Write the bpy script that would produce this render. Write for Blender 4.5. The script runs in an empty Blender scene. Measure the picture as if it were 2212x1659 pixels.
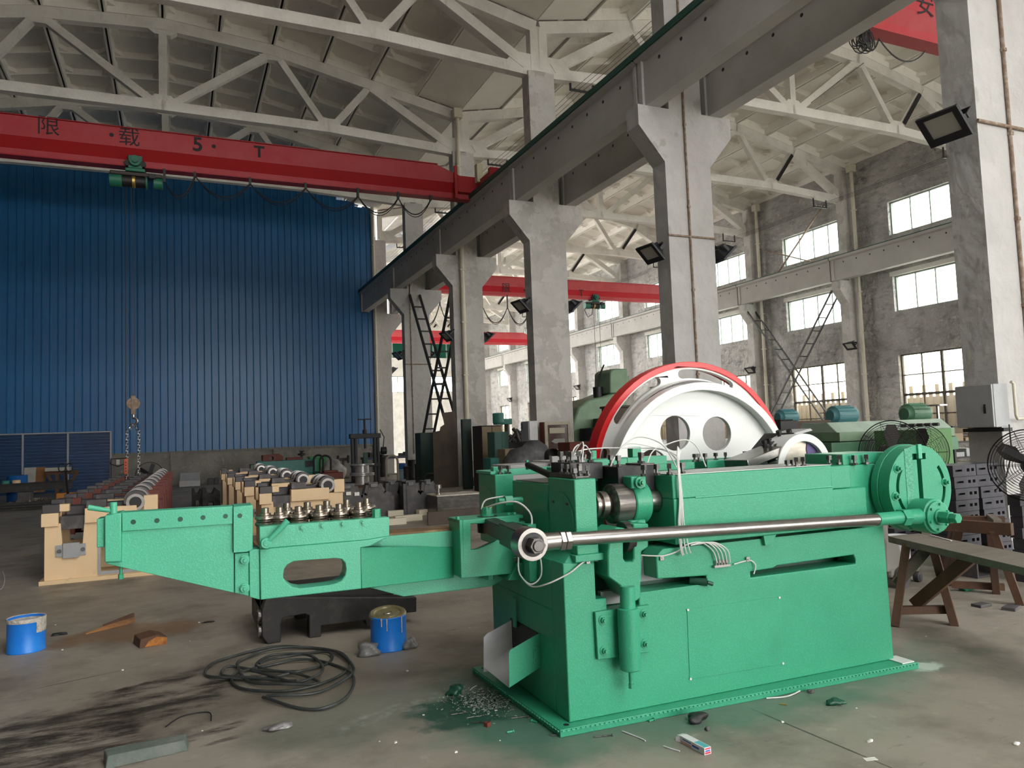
import bpy, bmesh, math, random
from mathutils import Vector, Matrix
from mathutils.geometry import tessellate_polygon
rnd = random.Random(7)
sc = bpy.context.scene
COL = sc.collection
# ------------------------------------------------------------------ camera, world, exposure
H = 1.58
F = 1635.357
RR = ((0.913567, -0.006092, 0.406643), (-0.405009, 0.077158, 0.911051), (-0.036926, -0.997, 0.068021))
cam = bpy.data.cameras.new('camera')
cam.sensor_width = 36.0
cam.lens = F / 2212 * 36.0
cam.clip_start = 0.05
cam.clip_end = 400
camo = bpy.data.objects.new('camera', cam)
COL.objects.link(camo)
r_, d_, f_ = [Vector((RR[0][i], RR[1][i], RR[2][i])) for i in range(3)]
mw = Matrix.Identity(4)
for i in range(3):
    mw[i][0] = r_[i]; mw[i][1] = -d_[i]; mw[i][2] = -f_[i]
mw[2][3] = H
camo.matrix_world = mw
sc.camera = camo

world = bpy.data.worlds.new('world')
sc.world = world
world.use_nodes = True
bg = world.node_tree.nodes['Background']
bg.inputs[0].default_value = (1.0, 0.985, 0.95, 1)
bg.inputs[1].default_value = 6.5
def portal(name, loc, rot, sx, sy):
    # daylight enters by the windows, the open gable and an added roof opening: portals only tell the renderer where the sky shows
    l = bpy.data.lights.new(name, 'AREA'); l.shape = 'RECTANGLE'; l.size = sx; l.size_y = sy
    l.cycles.is_portal = True
    o = bpy.data.objects.new(name, l); COL.objects.link(o); o.location = loc; o.rotation_euler = rot
for k_ in range(-7, 8):
    for lo_, hi_ in ((1.0, 4.28), (6.05, 7.52), (9.22, 10.60)):
        portal('window_daylight', (27.3, 25.8 + 5.95 * k_, (lo_ + hi_) / 2), (0, math.pi / 2, 0), hi_ - lo_, 3.56)
portal('gable_daylight', (13.95, -24.4, 5.5), (math.pi / 2, 0, 0), 25.9, 11.0)
portal('added_roof_daylight', (5.4, -11.0, 14.6), (0, 0, 0), 6.2, 18.0)  # unseen roof opening added behind the camera for light on the floor
sc.view_settings.view_transform = 'Standard'
sc.view_settings.look = 'None'
sc.view_settings.gamma = 1.0
sc.view_settings.exposure = 0.48
sc.view_settings.use_curve_mapping = False
try:
    sc.cycles.max_bounces = 7
    sc.cycles.diffuse_bounces = 5
    sc.cycles.glossy_bounces = 3
    sc.cycles.transparent_max_bounces = 12
    sc.cycles.use_denoising = True
    sc.cycles.sample_clamp_indirect = 6.0
except Exception:
    pass

def ray(px, py):
    d = ((px - 1106) / F, (py - 829.5) / F, 1.0)
    return Vector([sum(RR[i][j] * d[j] for j in range(3)) for i in range(3)])
def at(px, py, X=None, Y=None, Z=None):
    """the point of the hall that was measured at this place of the photograph, on a plane X, Y or Z"""
    r = ray(px, py)
    t = X / r.x if X is not None else (Y / r.y if Y is not None else (Z - H) / r.z)
    return Vector((r.x * t, r.y * t, r.z * t + H))

# ------------------------------------------------------------------ materials
MATS = {}
def nd(nt, t, x=0, y=0, **k):
    n = nt.nodes.new(t); n.location = (x, y)
    for a, b in k.items(): setattr(n, a, b)
    return n
def pmat(name, base, rough=.5, metal=0.0, var=None, bump=None, coat=0.0, spec=.5, trans=0.0, alpha=None, coord='Object'):
    """var = (scale, colour2, lo, hi[, stretch]); bump = (scale, strength, distance[, detail])"""
    m = bpy.data.materials.new(name); m.use_nodes = True
    nt = m.node_tree; b = nt.nodes['Principled BSDF']
    b.inputs['Base Color'].default_value = (*base, 1)
    b.inputs['Roughness'].default_value = rough
    b.inputs['Metallic'].default_value = metal
    b.inputs['Specular IOR Level'].default_value = spec
    if coat: b.inputs['Coat Weight'].default_value = coat; b.inputs['Coat Roughness'].default_value = .15
    if trans: b.inputs['Transmission Weight'].default_value = trans
    tc = nd(nt, 'ShaderNodeTexCoord', -1000)
    vec = tc.outputs[coord]
    prev = None
    for v in ([] if var is None else (var if isinstance(var, list) else [var])):
        sc_, c2, lo, hi = v[:4]
        mp = nd(nt, 'ShaderNodeMapping', -800)
        if len(v) > 4: mp.inputs['Scale'].default_value = v[4]
        nt.links.new(vec, mp.inputs[0])
        nz = nd(nt, 'ShaderNodeTexNoise', -600); nz.inputs['Scale'].default_value = sc_
        nz.inputs['Detail'].default_value = 8; nz.inputs['Roughness'].default_value = .62
        nt.links.new(mp.outputs[0], nz.inputs['Vector'])
        cr = nd(nt, 'ShaderNodeMapRange', -400); cr.inputs['From Min'].default_value = lo; cr.inputs['From Max'].default_value = hi
        nt.links.new(nz.outputs['Fac'], cr.inputs['Value'])
        mx = nd(nt, 'ShaderNodeMix', -200, data_type='RGBA')
        mx.inputs['A'].default_value = (*base, 1); mx.inputs['B'].default_value = (*c2, 1)
        if prev is not None: nt.links.new(prev, mx.inputs['A'])
        nt.links.new(cr.outputs[0], mx.inputs['Factor'])
        prev = mx.outputs['Result']
    if prev is not None: nt.links.new(prev, b.inputs['Base Color'])
    if bump is not None:
        nz = nd(nt, 'ShaderNodeTexNoise', -600, -400); nz.inputs['Scale'].default_value = bump[0]
        nz.inputs['Detail'].default_value = bump[3] if len(bump) > 3 else 3
        nt.links.new(vec, nz.inputs['Vector'])
        bp = nd(nt, 'ShaderNodeBump', -300, -400); bp.inputs['Strength'].default_value = bump[1]; bp.inputs['Distance'].default_value = bump[2]
        nt.links.new(nz.outputs['Fac'], bp.inputs['Height']); nt.links.new(bp.outputs[0], b.inputs['Normal'])
    MATS[name] = m
    return m

def srgb(r, g, b):
    f = lambda c: (c / 12.92 if c <= .04045 else ((c + .055) / 1.055) ** 2.4)
    return (f(r / 255), f(g / 255), f(b / 255))

M_white = pmat('whitewash', (.76, .74, .69), .85, var=[(1.2, (.55, .53, .48), .45, .75), (9, (.36, .33, .29), .62, .8, (1, 1, .25))], bump=(14, .5, .02, 6))
M_col = pmat('column_whitewash', (.51, .50, .49), .85, var=[(1.6, (.44, .435, .42), .4, .7), (1.1, (.40, .39, .37), .62, .65), (6, (.36, .32, .27), .64, .8, (1, 1, .12))], bump=(4.5, .8, .05, 8))
M_peel = pmat('peeling_whitewash', (.56, .545, .52), .88, var=[(1.3, (.43, .415, .39), .49, .515), (3, (.50, .485, .46), .4, .7), (5, (.34, .29, .24), .64, .8, (1, 1, .12))], bump=(7, .6, .03, 8))
M_roof = pmat('roof_whitewash', (.86, .835, .775), .9, var=[(.9, (.78, .75, .69), .4, .75), (2.2, (.58, .55, .50), .62, .8)], bump=(10, .3, .02, 4))
M_roofdark = pmat('roof_joint', (.10, .09, .085), .95, var=(30, (.22, .17, .15), .4, .7))
M_conc = pmat('girder_concrete', (.50, .49, .47), .85, var=[(1.0, (.42, .41, .39), .35, .7), (7, (.50, .49, .46), .55, .75, (.15, .15, 3))], bump=(8, .35, .02, 5))
M_plaster = pmat('rough_plaster', (.52, .51, .485), .95, var=[(.5, (.38, .375, .365), .42, .62), (2.6, (.26, .255, .25), .50, .70, (1, .55, 1.5)), (5, (.60, .58, .54), .56, .72, (1, .6, 1.4))], bump=(3.4, 1.0, .30, 8))
M_lowplaster = pmat('stained_plaster', (.27, .255, .23), .9, var=[(.9, (.15, .14, .13), .42, .66), (3.5, (.36, .34, .31), .55, .75)], bump=(9, .4, .02, 6))
M_blue = pmat('blue_sheet', (.012, .14, .36), .36, var=[(.5, (.009, .105, .28), .4, .7), (5, (.03, .20, .46), .55, .75, (3, 3, .06))])
M_blued = pmat('blue_door_sheet', (.012, .055, .16), .35, var=(1.2, (.008, .035, .1), .4, .7))
M_red = pmat('crane_red', (.36, .006, .010), .42, var=(.8, (.33, .008, .012), .4, .7))
M_redface = pmat('crane_red_lit', (.40, .045, .055), .6, var=(1.5, (.38, .02, .03), .4, .7))  # same red, paler: light on the upright plates is put into the colour
M_black = pmat('black_paint', (.012, .012, .014), .5)
M_blackiron = pmat('black_iron', (.02, .02, .022), .55, var=(6, (.045, .04, .035), .5, .75))
M_cable = pmat('black_cable', (.012, .012, .013), .55)
M_letter = pmat('black_lettering', (.018, .012, .014), .7)
M_winframe = pmat('window_frame_green', (.26, .30, .27), .6)
M_winwood = pmat('window_frame_dark', (.07, .06, .05), .7)
M_cream = pmat('cream_pipe', (.62, .58, .47), .5, var=(2, (.5, .46, .37), .5, .75))
M_rust = pmat('rusty_pipe', (.22, .15, .10), .75, var=(12, (.36, .3, .25), .45, .65))
M_rail = pmat('green_rail', (.008, .075, .058), .5)
M_tan = pmat('outdoor_tan_screen', (.20, .125, .045), .8, var=(3, (.14, .085, .03), .4, .7))
def glass_mat(name, tint, f):
    m = bpy.data.materials.new(name); m.use_nodes = True; nt = m.node_tree; nt.nodes.clear()
    o = nd(nt, 'ShaderNodeOutputMaterial', 400); t = nd(nt, 'ShaderNodeBsdfTransparent'); t.inputs[0].default_value = (*tint, 1)
    g = nd(nt, 'ShaderNodeBsdfGlossy', 0, -150); g.inputs['Roughness'].default_value = .05
    mx = nd(nt, 'ShaderNodeMixShader', 200); mx.inputs[0].default_value = f
    nt.links.new(t.outputs[0], mx.inputs[1]); nt.links.new(g.outputs[0], mx.inputs[2]); nt.links.new(mx.outputs[0], o.inputs[0])
    return m
M_glass = glass_mat('window_glass', (.93, .96, .95), .06)
def frosted():
    m = bpy.data.materials.new('textured_glass'); m.use_nodes = True; nt = m.node_tree; nt.nodes.clear()
    o = nd(nt, 'ShaderNodeOutputMaterial', 400); t = nd(nt, 'ShaderNodeBsdfTransparent'); t.inputs[0].default_value = (.95, .93, .85, 1)
    g = nd(nt, 'ShaderNodeBsdfTranslucent', 0, -150); g.inputs[0].default_value = (.8, .78, .7, 1)
    mx = nd(nt, 'ShaderNodeMixShader', 200); mx.inputs[0].default_value = .07
    nt.links.new(t.outputs[0], mx.inputs[1]); nt.links.new(g.outputs[0], mx.inputs[2]); nt.links.new(mx.outputs[0], o.inputs[0])
    return m
M_frost = frosted()
def translucent(name, c):
    m = bpy.data.materials.new(name); m.use_nodes = True; nt = m.node_tree; nt.nodes.clear()
    o = nd(nt, 'ShaderNodeOutputMaterial', 400); t = nd(nt, 'ShaderNodeBsdfTranslucent'); t.inputs[0].default_value = (*c, 1)
    nt.links.new(t.outputs[0], o.inputs[0]); return m
M_grnstrip = translucent('green_translucent_sheet', (.045, .10, .08))

# ------------------------------------------------------------------ mesh helpers
class MB:
    def __init__(s): s.bm = bmesh.new()
    def face(s, vs):
        try: return s.bm.faces.new(vs)
        except ValueError: return None
    def box(s, x0, x1, y0, y1, z0, z1, tx=0, rot=None, c=None):
        """axis box; rot = Matrix applied about c"""
        P = [Vector((x, y, z)) for z in (z0, z1) for y in (y0, y1) for x in (x0, x1)]
        if rot is not None:
            c = Vector(c) if c is not None else Vector(((x0 + x1) / 2, (y0 + y1) / 2, (z0 + z1) / 2))
            P = [rot @ (p - c) + c for p in P]
        v = [s.bm.verts.new(p) for p in P]
        for q in ((0, 2, 3, 1), (4, 5, 7, 6), (0, 1, 5, 4), (2, 6, 7, 3), (0, 4, 6, 2), (1, 3, 7, 5)):
            s.bm.faces.new([v[i] for i in q])
        return s
    def hexa(s, P):
        """8 points ordered like box: (z0: y0x0,y0x1,y1x0,y1x1),(z1: ...)"""
        v = [s.bm.verts.new(p) for p in P]
        for q in ((0, 2, 3, 1), (4, 5, 7, 6), (0, 1, 5, 4), (2, 6, 7, 3), (0, 4, 6, 2), (1, 3, 7, 5)):
            s.bm.faces.new([v[i] for i in q])
        return s
    def bar(s, a, b, w, t=None, up=(0, 0, 1)):
        """rectangular bar from a to b, w across, t along up"""
        a, b = Vector(a), Vector(b); t = w if t is None else t
        d = (b - a).normalized(); u = Vector(up)
        x = d.cross(u)
        if x.length < 1e-4: x = d.cross(Vector((1, 0, 0)))
        x.normalize(); u = x.cross(d).normalized()
        ring = lambda p: [s.bm.verts.new(p + x * i * w / 2 + u * j * t / 2) for i, j in ((-1, -1), (1, -1), (1, 1), (-1, 1))]
        A, B = ring(a), ring(b)
        for i in range(4): s.bm.faces.new([A[i], A[(i + 1) % 4], B[(i + 1) % 4], B[i]])
        s.bm.faces.new(A[::-1]); s.bm.faces.new(B)
        return s
    def cyl(s, a, b, r0, r1=None, n=16, caps=True):
        a, b = Vector(a), Vector(b); r1 = r0 if r1 is None else r1
        d = (b - a).normalized()
        x = d.cross(Vector((0, 0, 1)))
        if x.length < 1e-4: x = Vector((1, 0, 0))
        x.normalize(); y = d.cross(x)
        ring = lambda p, r: [s.bm.verts.new(p + (x * math.cos(2 * math.pi * i / n) + y * math.sin(2 * math.pi * i / n)) * r) for i in range(n)]
        A, B = ring(a, r0), ring(b, r1)
        for i in range(n): s.bm.faces.new([A[i], A[(i + 1) % n], B[(i + 1) % n], B[i]])
        if caps: s.bm.faces.new(A[::-1]); s.bm.faces.new(B)
        return s
    def tube(s, pts, r, n=6, closed=False):
        pts = [Vector(p) for p in pts]; N = len(pts); rings = []; px = None
        for i, p in enumerate(pts):
            if closed: d = pts[(i + 1) % N] - pts[i - 1]
            else: d = pts[min(i + 1, N - 1)] - pts[max(i - 1, 0)]
            if d.length < 1e-9: d = Vector((0, 0, 1))
            d.normalize()
            if px is None:
                px = d.cross(Vector((0, 0, 1)))
                if px.length < 1e-3: px = d.cross(Vector((1, 0, 0)))
            px = (px - d * px.dot(d))
            if px.length < 1e-6: px = d.orthogonal()
            px.normalize(); y = d.cross(px)
            rr = r[i] if isinstance(r, (list, tuple)) else r
            rings.append([s.bm.verts.new(p + (px * math.cos(2 * math.pi * k / n) + y * math.sin(2 * math.pi * k / n)) * rr) for k in range(n)])
        for i in range(N if closed else N - 1):
            A, B = rings[i], rings[(i + 1) % N]
            for k in range(n): s.face([A[k], A[(k + 1) % n], B[(k + 1) % n], B[k]])
        if not closed: s.face(rings[0][::-1]); s.face(rings[-1])
        return s
    def lathe(s, prof, o=(0, 0, 0), axis='Z', n=32, a0=0.0, a1=2 * math.pi):
        """prof = [(r, h), ...] turned about axis through o"""
        o = Vector(o); full = abs(a1 - a0 - 2 * math.pi) < 1e-6
        E = {'Z': (Vector((1, 0, 0)), Vector((0, 1, 0)), Vector((0, 0, 1))), 'Y': (Vector((1, 0, 0)), Vector((0, 0, 1)), Vector((0, 1, 0))), 'X': (Vector((0, 1, 0)), Vector((0, 0, 1)), Vector((1, 0, 0)))}[axis]
        m = n if full else n + 1; R = []
        for r, h in prof:
            if r < 1e-6: R.append([s.bm.verts.new(o + E[2] * h)] * m); continue
            R.append([s.bm.verts.new(o + (E[0] * math.cos(a0 + (a1 - a0) * i / n) + E[1] * math.sin(a0 + (a1 - a0) * i / n)) * r + E[2] * h) for i in range(m)])
        for A, B in zip(R, R[1:]):
            for i in range(n):
                j = (i + 1) % m
                q = []
                for v in (A[i], A[j], B[j], B[i]):
                    if v not in q: q.append(v)
                if len(q) > 2: s.face(q)
        return s
    def prism(s, poly, f, a, b, holes=()):
        """poly (2D points) extruded from a to b; f(p, q, depth) gives the 3D point"""
        loops = [list(poly)] + [list(h) for h in holes]
        flat = [p for l in loops for p in l]
        tri = tessellate_polygon([[Vector((p[0], p[1], 0)) for p in l] for l in loops])
        A = [s.bm.verts.new(f(p[0], p[1], a)) for p in flat]; B = [s.bm.verts.new(f(p[0], p[1], b)) for p in flat]
        if len(loops) == 1 and len(poly) <= 4:
            s.face(A[::-1]); s.face(B)
        else:
            for t in tri: s.face([A[i] for i in t][::-1]); s.face([B[i] for i in t])
        k = 0
        for l in loops:
            n = len(l)
            for i in range(n): s.face([A[k + i], A[k + (i + 1) % n], B[k + (i + 1) % n], B[k + i]])
            k += n
        return s
    def hexbolt(s, c, d, r, h, n=6):
        c, d = Vector(c), Vector(d).normalized()
        s.cyl(c, c + d * h, r, r, n); return s
    def mesh(s, name, mats, smooth=40, recalc=True):
        if recalc: bmesh.ops.recalc_face_normals(s.bm, faces=s.bm.faces)
        me = bpy.data.meshes.new(name); s.bm.to_mesh(me); s.bm.free()
        for m in (mats if isinstance(mats, (list, tuple)) else [mats]): me.materials.append(m)
        if smooth:
            me.shade_smooth(); me.set_sharp_from_angle(angle=math.radians(smooth))
        return me
    def build(s, name, mats, parent=None, bevel=0, **k):
        return obj(name, s.mesh(name, mats, **k), parent, bevel)
def obj(name, me, parent=None, bevel=0, loc=None, rot=None):
    o = bpy.data.objects.new(name, me); COL.objects.link(o)
    if parent is not None: o.parent = parent
    if loc is not None: o.location = loc
    if rot is not None: o.rotation_euler = rot
    if bevel:
        md = o.modifiers.new('edge', 'BEVEL'); md.width = bevel; md.segments = 2; md.limit_method = 'ANGLE'; md.angle_limit = math.radians(50)
    return o
def tag(o, label=None, cat=None, group=None, kind=None):
    if label: o['label'] = label
    if cat: o['category'] = cat
    if group: o['group'] = group
    if kind: o['kind'] = kind
    return o
def thing(name, label, cat, loc=(0, 0, 0), rz=0, group=None, kind=None):
    o = bpy.data.objects.new(name, None); COL.objects.link(o); o.empty_display_size = .1
    o.location = loc; o.rotation_euler = (0, 0, rz)
    return tag(o, label, cat, group, kind)
def dup(root, loc, rz=None, label=None, group=None):
    r = root.copy(); COL.objects.link(r); r.location = loc
    if rz is not None: r.rotation_euler = (0, 0, rz)
    if label: r['label'] = label
    if group: r['group'] = group
    for ch in list(root.children):
        c = ch.copy(); COL.objects.link(c); c.parent = r
        for g in list(ch.children):
            d = g.copy(); COL.objects.link(d); d.parent = c
    return r
fXZ = lambda p, q, d: Vector((p, d, q))      # outline in x,z pushed along y
fYZ = lambda p, q, d: Vector((d, p, q))
fXY = lambda p, q, d: Vector((p, q, d))
def circ(cx_, cy_, r, n=24, a0=0, a1=2 * math.pi):
    full = abs(a1 - a0 - 2 * math.pi) < 1e-6
    return [(cx_ + r * math.cos(a0 + (a1 - a0) * i / (n if full else n - 1)), cy_ + r * math.sin(a0 + (a1 - a0) * i / (n if full else n - 1))) for i in range(n)]
def catenary(a, b, sag, n=10):
    a, b = Vector(a), Vector(b)
    return [a.lerp(b, i / n) - Vector((0, 0, sag * 4 * (i / n) * (1 - i / n))) for i in range(n + 1)]
ORD = ['first', 'second', 'third', 'fourth', 'fifth', 'sixth', 'seventh', 'eighth', 'ninth', 'tenth', 'eleventh', 'twelfth', 'thirteenth']
# ================================================================== THE HALL
YC = [5.75, 11.72, 17.70, 23.72, 29.60, 35.65, 41.6, 47.6, 53.6, 59.6, 65.6, 71.6]     # column lines
YEND = 71.6
XC = 9.0; XW = 26.9; XL = -9.5; YB = -24.0; YBLUE = 35.4

# floor with its own stains
def floor_mat():
    m = bpy.data.materials.new('oily_concrete_floor'); m.use_nodes = True; nt = m.node_tree; b = nt.nodes['Principled BSDF']; L = nt.links.new
    tc = nd(nt, 'ShaderNodeTexCoord', -1800); P = tc.outputs['Object']
    def noise(scale, detail=8, rough=.6, stretch=None):
        src = P
        if stretch:
            mp = nd(nt, 'ShaderNodeMapping', -1500); mp.inputs['Scale'].default_value = stretch; L(P, mp.inputs[0]); src = mp.outputs[0]
        n = nd(nt, 'ShaderNodeTexNoise', -1300); n.inputs['Scale'].default_value = scale; n.inputs['Detail'].default_value = detail; n.inputs['Roughness'].default_value = rough
        L(src, n.inputs['Vector']); return n.outputs['Fac']
    def rng(f, lo, hi, a=0, c=1):
        r = nd(nt, 'ShaderNodeMapRange', -1100); r.inputs['From Min'].default_value = lo; r.inputs['From Max'].default_value = hi
        r.inputs['To Min'].default_value = a; r.inputs['To Max'].default_value = c; L(f, r.inputs['Value']); return r.outputs[0]
    def mul(a, c, op='MULTIPLY'):
        n = nd(nt, 'ShaderNodeMath', -900, operation=op)
        L(a, n.inputs[0])
        if isinstance(c, float): n.inputs[1].default_value = c
        else: L(c, n.inputs[1])
        return n.outputs[0]
    def mix(prev, col, fac):
        n = nd(nt, 'ShaderNodeMix', -500, data_type='RGBA'); n.clamp_factor = True
        if isinstance(prev, tuple): n.inputs['A'].default_value = (*prev, 1)
        else: L(prev, n.inputs['A'])
        n.inputs['B'].default_value = (*col, 1); L(fac, n.inputs['Factor']); return n.outputs['Result']
    def blob(cx, cy, rx, ry, rot=0.0, wob=.35, nscale=1.6):
        """1 inside an uneven ellipse on the floor, 0 outside"""
        mp = nd(nt, 'ShaderNodeMapping', -1500, vector_type='TEXTURE'); mp.inputs['Location'].default_value = (cx, cy, 0); mp.inputs['Rotation'].default_value = (0, 0, rot); mp.inputs['Scale'].default_value = (rx, ry, 1)
        L(P, mp.inputs[0]); ln = nd(nt, 'ShaderNodeVectorMath', -1300, operation='LENGTH'); L(mp.outputs[0], ln.inputs[0])
        w = rng(noise(nscale, 6), .3, .7, -wob, wob)
        return rng(mul(ln.outputs['Value'], w, 'ADD'), 1.05, .6)
    c = mix((.245, .218, .180), (.345, .315, .27), rng(noise(.35, 6), .35, .7))
    c = mix(c, (.135, .117, .095), rng(noise(1.3, 9, .65), .48, .72))
    c = mix(c, (.42, .39, .345), rng(noise(5, 8, .7), .60, .8))
    c = mix(c, (.11, .095, .08), rng(noise(9, 6, .7, (.35, 1.2, 1)), .62, .74))
    def on(px, py): return at(px, py, Z=0)
    g = on(1500, 1600)
    # green overspray round the machine, light overspray streak
    c = mix(c, (.085, .17, .125), mul(blob(3.05, 3.75, 1.9, .62, -.035, .25, 2.5), .75))
    c = mix(c, (.055, .16, .11), mul(blob(1.75, 4.2, .42, .95, 0, .25, 3.), .8))
    q = on(700, 1560); c = mix(c, (.14, .165, .13), mul(blob(q.x + .35, q.y, .95, .42, .2, .35, 1.6), .55))
    q = on(850, 1530); c = mix(c, (.34, .37, .33), mul(mul(blob(q.x + .15, q.y, .55, .10, .35, .4, 3.), rng(noise(14), .45, .65)), .6))
    q = on(2010, 1440); c = mix(c, (.5, .6, .52), mul(blob(q.x - .02, q.y + .02, .14, .10, 0, .4, 9.), .8))
    # wet paint puddle and oil
    q = on(1010, 1530); c = mix(c, (.012, .075, .05), mul(blob(q.x, q.y, .34, .30, .3, .55, 4.), .92))
    for px, py, rx, ry, ro in ((150, 1560, 1.05, .42, .25), (60, 1650, .8, .4, .2), (330, 1480, .55, .12, .5), (430, 1590, .30, .06, .4), (480, 1600, .16, .03, .3)):
        q = on(px, py); c = mix(c, (.022, .018, .014), mul(mul(blob(q.x, q.y, rx, ry, ro, .6, 2.2), rng(noise(5, 8, .7, (.5, 1.6, 1)), .38, .58)), .9))
    q = on(300, 1360); c = mix(c, (.17, .085, .035), mul(blob(q.x, q.y, .75, .42, .2, .5, 2.), .65))
    # cracks
    for (x0, y0, x1, y1) in ((1620, 1530, 2000, 1690), (300, 1440, 20, 1500)):
        a_, b_ = on(x0, y0), on(x1, y1); mid = (a_ + b_) / 2; ang = math.atan2(b_.y - a_.y, b_.x - a_.x)
        c = mix(c, (.03, .027, .024), mul(blob(mid.x, mid.y, (a_ - b_).length / 2, .008, ang, .25, 7.), .85))
    L(c, b.inputs['Base Color'])
    L(rng(noise(2.5), .3, .7, .38, .68), b.inputs['Roughness']); b.inputs['Specular IOR Level'].default_value = .35
    bp = nd(nt, 'ShaderNodeBump', -300, -400); bp.inputs['Strength'].default_value = .45; bp.inputs['Distance'].default_value = .012
    L(noise(11, 9, .7), bp.inputs['Height']); L(bp.outputs[0], b.inputs['Normal'])
    return m
mb = MB(); mb.box(XL - .4, XW + .4, YB, YEND + .4, -.3, 0)
tag(mb.build('floor', floor_mat(), smooth=0), 'stained concrete floor of the hall with oil marks and green overspray', 'floor', kind='structure')

M_yard = pmat('bounce_yard_concrete', (.68, .66, .61), .9, var=(.6, (.58, .56, .52), .4, .7))  # outside ground made pale as a reflector that brightens the ceiling
mb = MB(); mb.box(XL - 30, XW + 40, YB - 45, YB - .001, -.32, -.02); mb.box(XW + .401, XW + 40, YB, YEND + 30, -.32, -.02); mb.box(XL - 30, XL - .401, YB, YEND + 30, -.32, -.02); mb.box(XL - .4, XW + .4, YEND + .401, YEND + 30, -.32, -.02)
tag(mb.build('ground', M_yard, smooth=0), 'pale ground added outside the hall to bounce light inward', 'yard', kind='structure')
# ------------------------------------------------ right wall with three rows of windows
WROWS = [(1.0, 4.28), (6.05, 7.52), (9.22, 10.60)]
WY = [(24.02 + 5.95 * k, 27.58 + 5.95 * k) for k in range(-7, 8)]
mb = MB(); x0, x1 = XW, XW + .37
ys = [YB] + [y for w in WY for y in w] + [YEND + .4]
for i in range(0, len(ys), 2): mb.box(x0, x1, ys[i], ys[i + 1], 0, 12.75)
for a, b in WY:
    z = 0
    for lo, hi in WROWS: mb.box(x0, x1, a, b, z, lo); z = hi
    mb.box(x0, x1, a, b, z, 12.75)
wall_r = tag(mb.build('wall_right', M_plaster, smooth=0), 'rough grey plastered side wall with three rows of windows', 'wall', kind='structure')
# pale lintel strips above the middle windows
for a, b in WY[5:]:
    mb = MB(); mb.box(XW - .03, XW + .02, a - .1, b + .1, 7.525, 7.70); mb.build('lintel', M_white, wall_r)

# far end wall of the right bay
mb = MB()
FW = []
for (pa, pb) in (((843, 812), (876, 848)), ((926, 815), (984, 847))):
    a, b = at(*pa, Y=YEND), at(*pb, Y=YEND); FW.append((a.x, b.x, at(860, 848, Y=YEND).z, at(860, 813, Y=YEND).z))
FW.append((FW[0][0] - 5.3, FW[0][0] - 1.8, FW[0][2], FW[0][3])); FW.append((FW[1][1] + 1.8, FW[1][1] + 4.5, FW[0][2], FW[0][3]))
ga, gb = at(842, 750, Y=YEND), at(984, 774, Y=YEND)
FS = (9.6, 26.3, gb.z, gb.z + 1.6)
xs_ = [XC - .2] + [v for h in sorted(FW) for v in h[:2]] + [XW + .4]
for i in range(0, len(xs_), 2): mb.box(xs_[i], xs_[i + 1], YEND, YEND + .37, FW[0][2], FW[0][3])
mb.box(XC - .2, XW + .4, YEND, YEND + .37, 0, FW[0][2]); mb.box(XC - .2, XW + .4, YEND, YEND + .37, FW[0][3], FS[2]); mb.box(XC - .2, XW + .4, YEND, YEND + .37, FS[3], 14.6)
mb.box(XC - .2, FS[0], YEND, YEND + .37, FS[2], FS[3]); mb.box(FS[1], XW + .4, YEND, YEND + .37, FS[2], FS[3])
wall_f = tag(mb.build('wall_far', M_white, smooth=0), 'pale end wall of the far bay with bright windows', 'wall', kind='structure')
mb = MB(); mb.box(FS[0], FS[1], YEND + .1, YEND + .13, FS[2], FS[3]); mb.build('clerestory_sheet', M_grnstrip, wall_f)
for i in range(1, 12):
    mb = MB(); x = FS[0] + (FS[1] - FS[0]) * i / 12; mb.box(x - .05, x + .05, YEND, YEND + .1, FS[2], FS[3]); mb.build('mullion', M_winframe, wall_f)
# side wall and rear corner of the camera's bay: outside the picture, coloured dark to keep side light down
M_dim = pmat('dark_unseen_wall', (.10, .098, .095), .9, var=(1, (.07, .068, .065), .4, .7))
mb = MB(); mb.box(XL - .4, XL, YB, 36, 0, 13)
tag(mb.build('wall_left', M_dim, smooth=0), 'unseen side wall of the hall, coloured dark to cut side light', 'wall', kind='structure')

# ------------------------------------------------ windows
def window_meshes(w, h, nx, nz, mat_f, mat_p, bar=.05, mid=.09):
    fr = MB()
    for a, b, c, d in ((0, w, 0, bar), (0, w, h - bar, h), (0, bar, 0, h), (w - bar, w, 0, h)): fr.box(-.05, .05, a, b, c, d)
    frame = fr.mesh('window_frame', mat_f, smooth=0)
    m_ = MB(); m_.box(-.03, .03, -.02, .02, bar, h - bar); mull = m_.mesh('mullion', mat_f, smooth=0)
    m_ = MB(); m_.box(-.04, .04, -mid / 2, mid / 2, bar, h - bar); mullw = m_.mesh('mullion', mat_f, smooth=0)
    m_ = MB(); m_.box(-.03, .03, bar, w - bar, -.02, .02); trans = m_.mesh('transom', mat_f, smooth=0)
    m_ = MB(); m_.box(-.035, .035, bar, w - bar, -mid / 2, mid / 2); transw = m_.mesh('transom', mat_f, smooth=0)
    m_ = MB(); m_.box(-.004, .004, 0, (w - 2 * bar) / nx, 0, (h - 2 * bar) / nz); pane = m_.mesh('window_pane', mat_p, smooth=0)
    return frame, mull, mullw, trans, transw, pane
wn = 0
WM = [window_meshes(3.56, r[1] - r[0], 4, 4 if i == 0 else 1, M_winwood if i == 0 else M_winframe, M_frost if i == 0 else M_glass) for i, r in enumerate(WROWS)]
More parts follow.
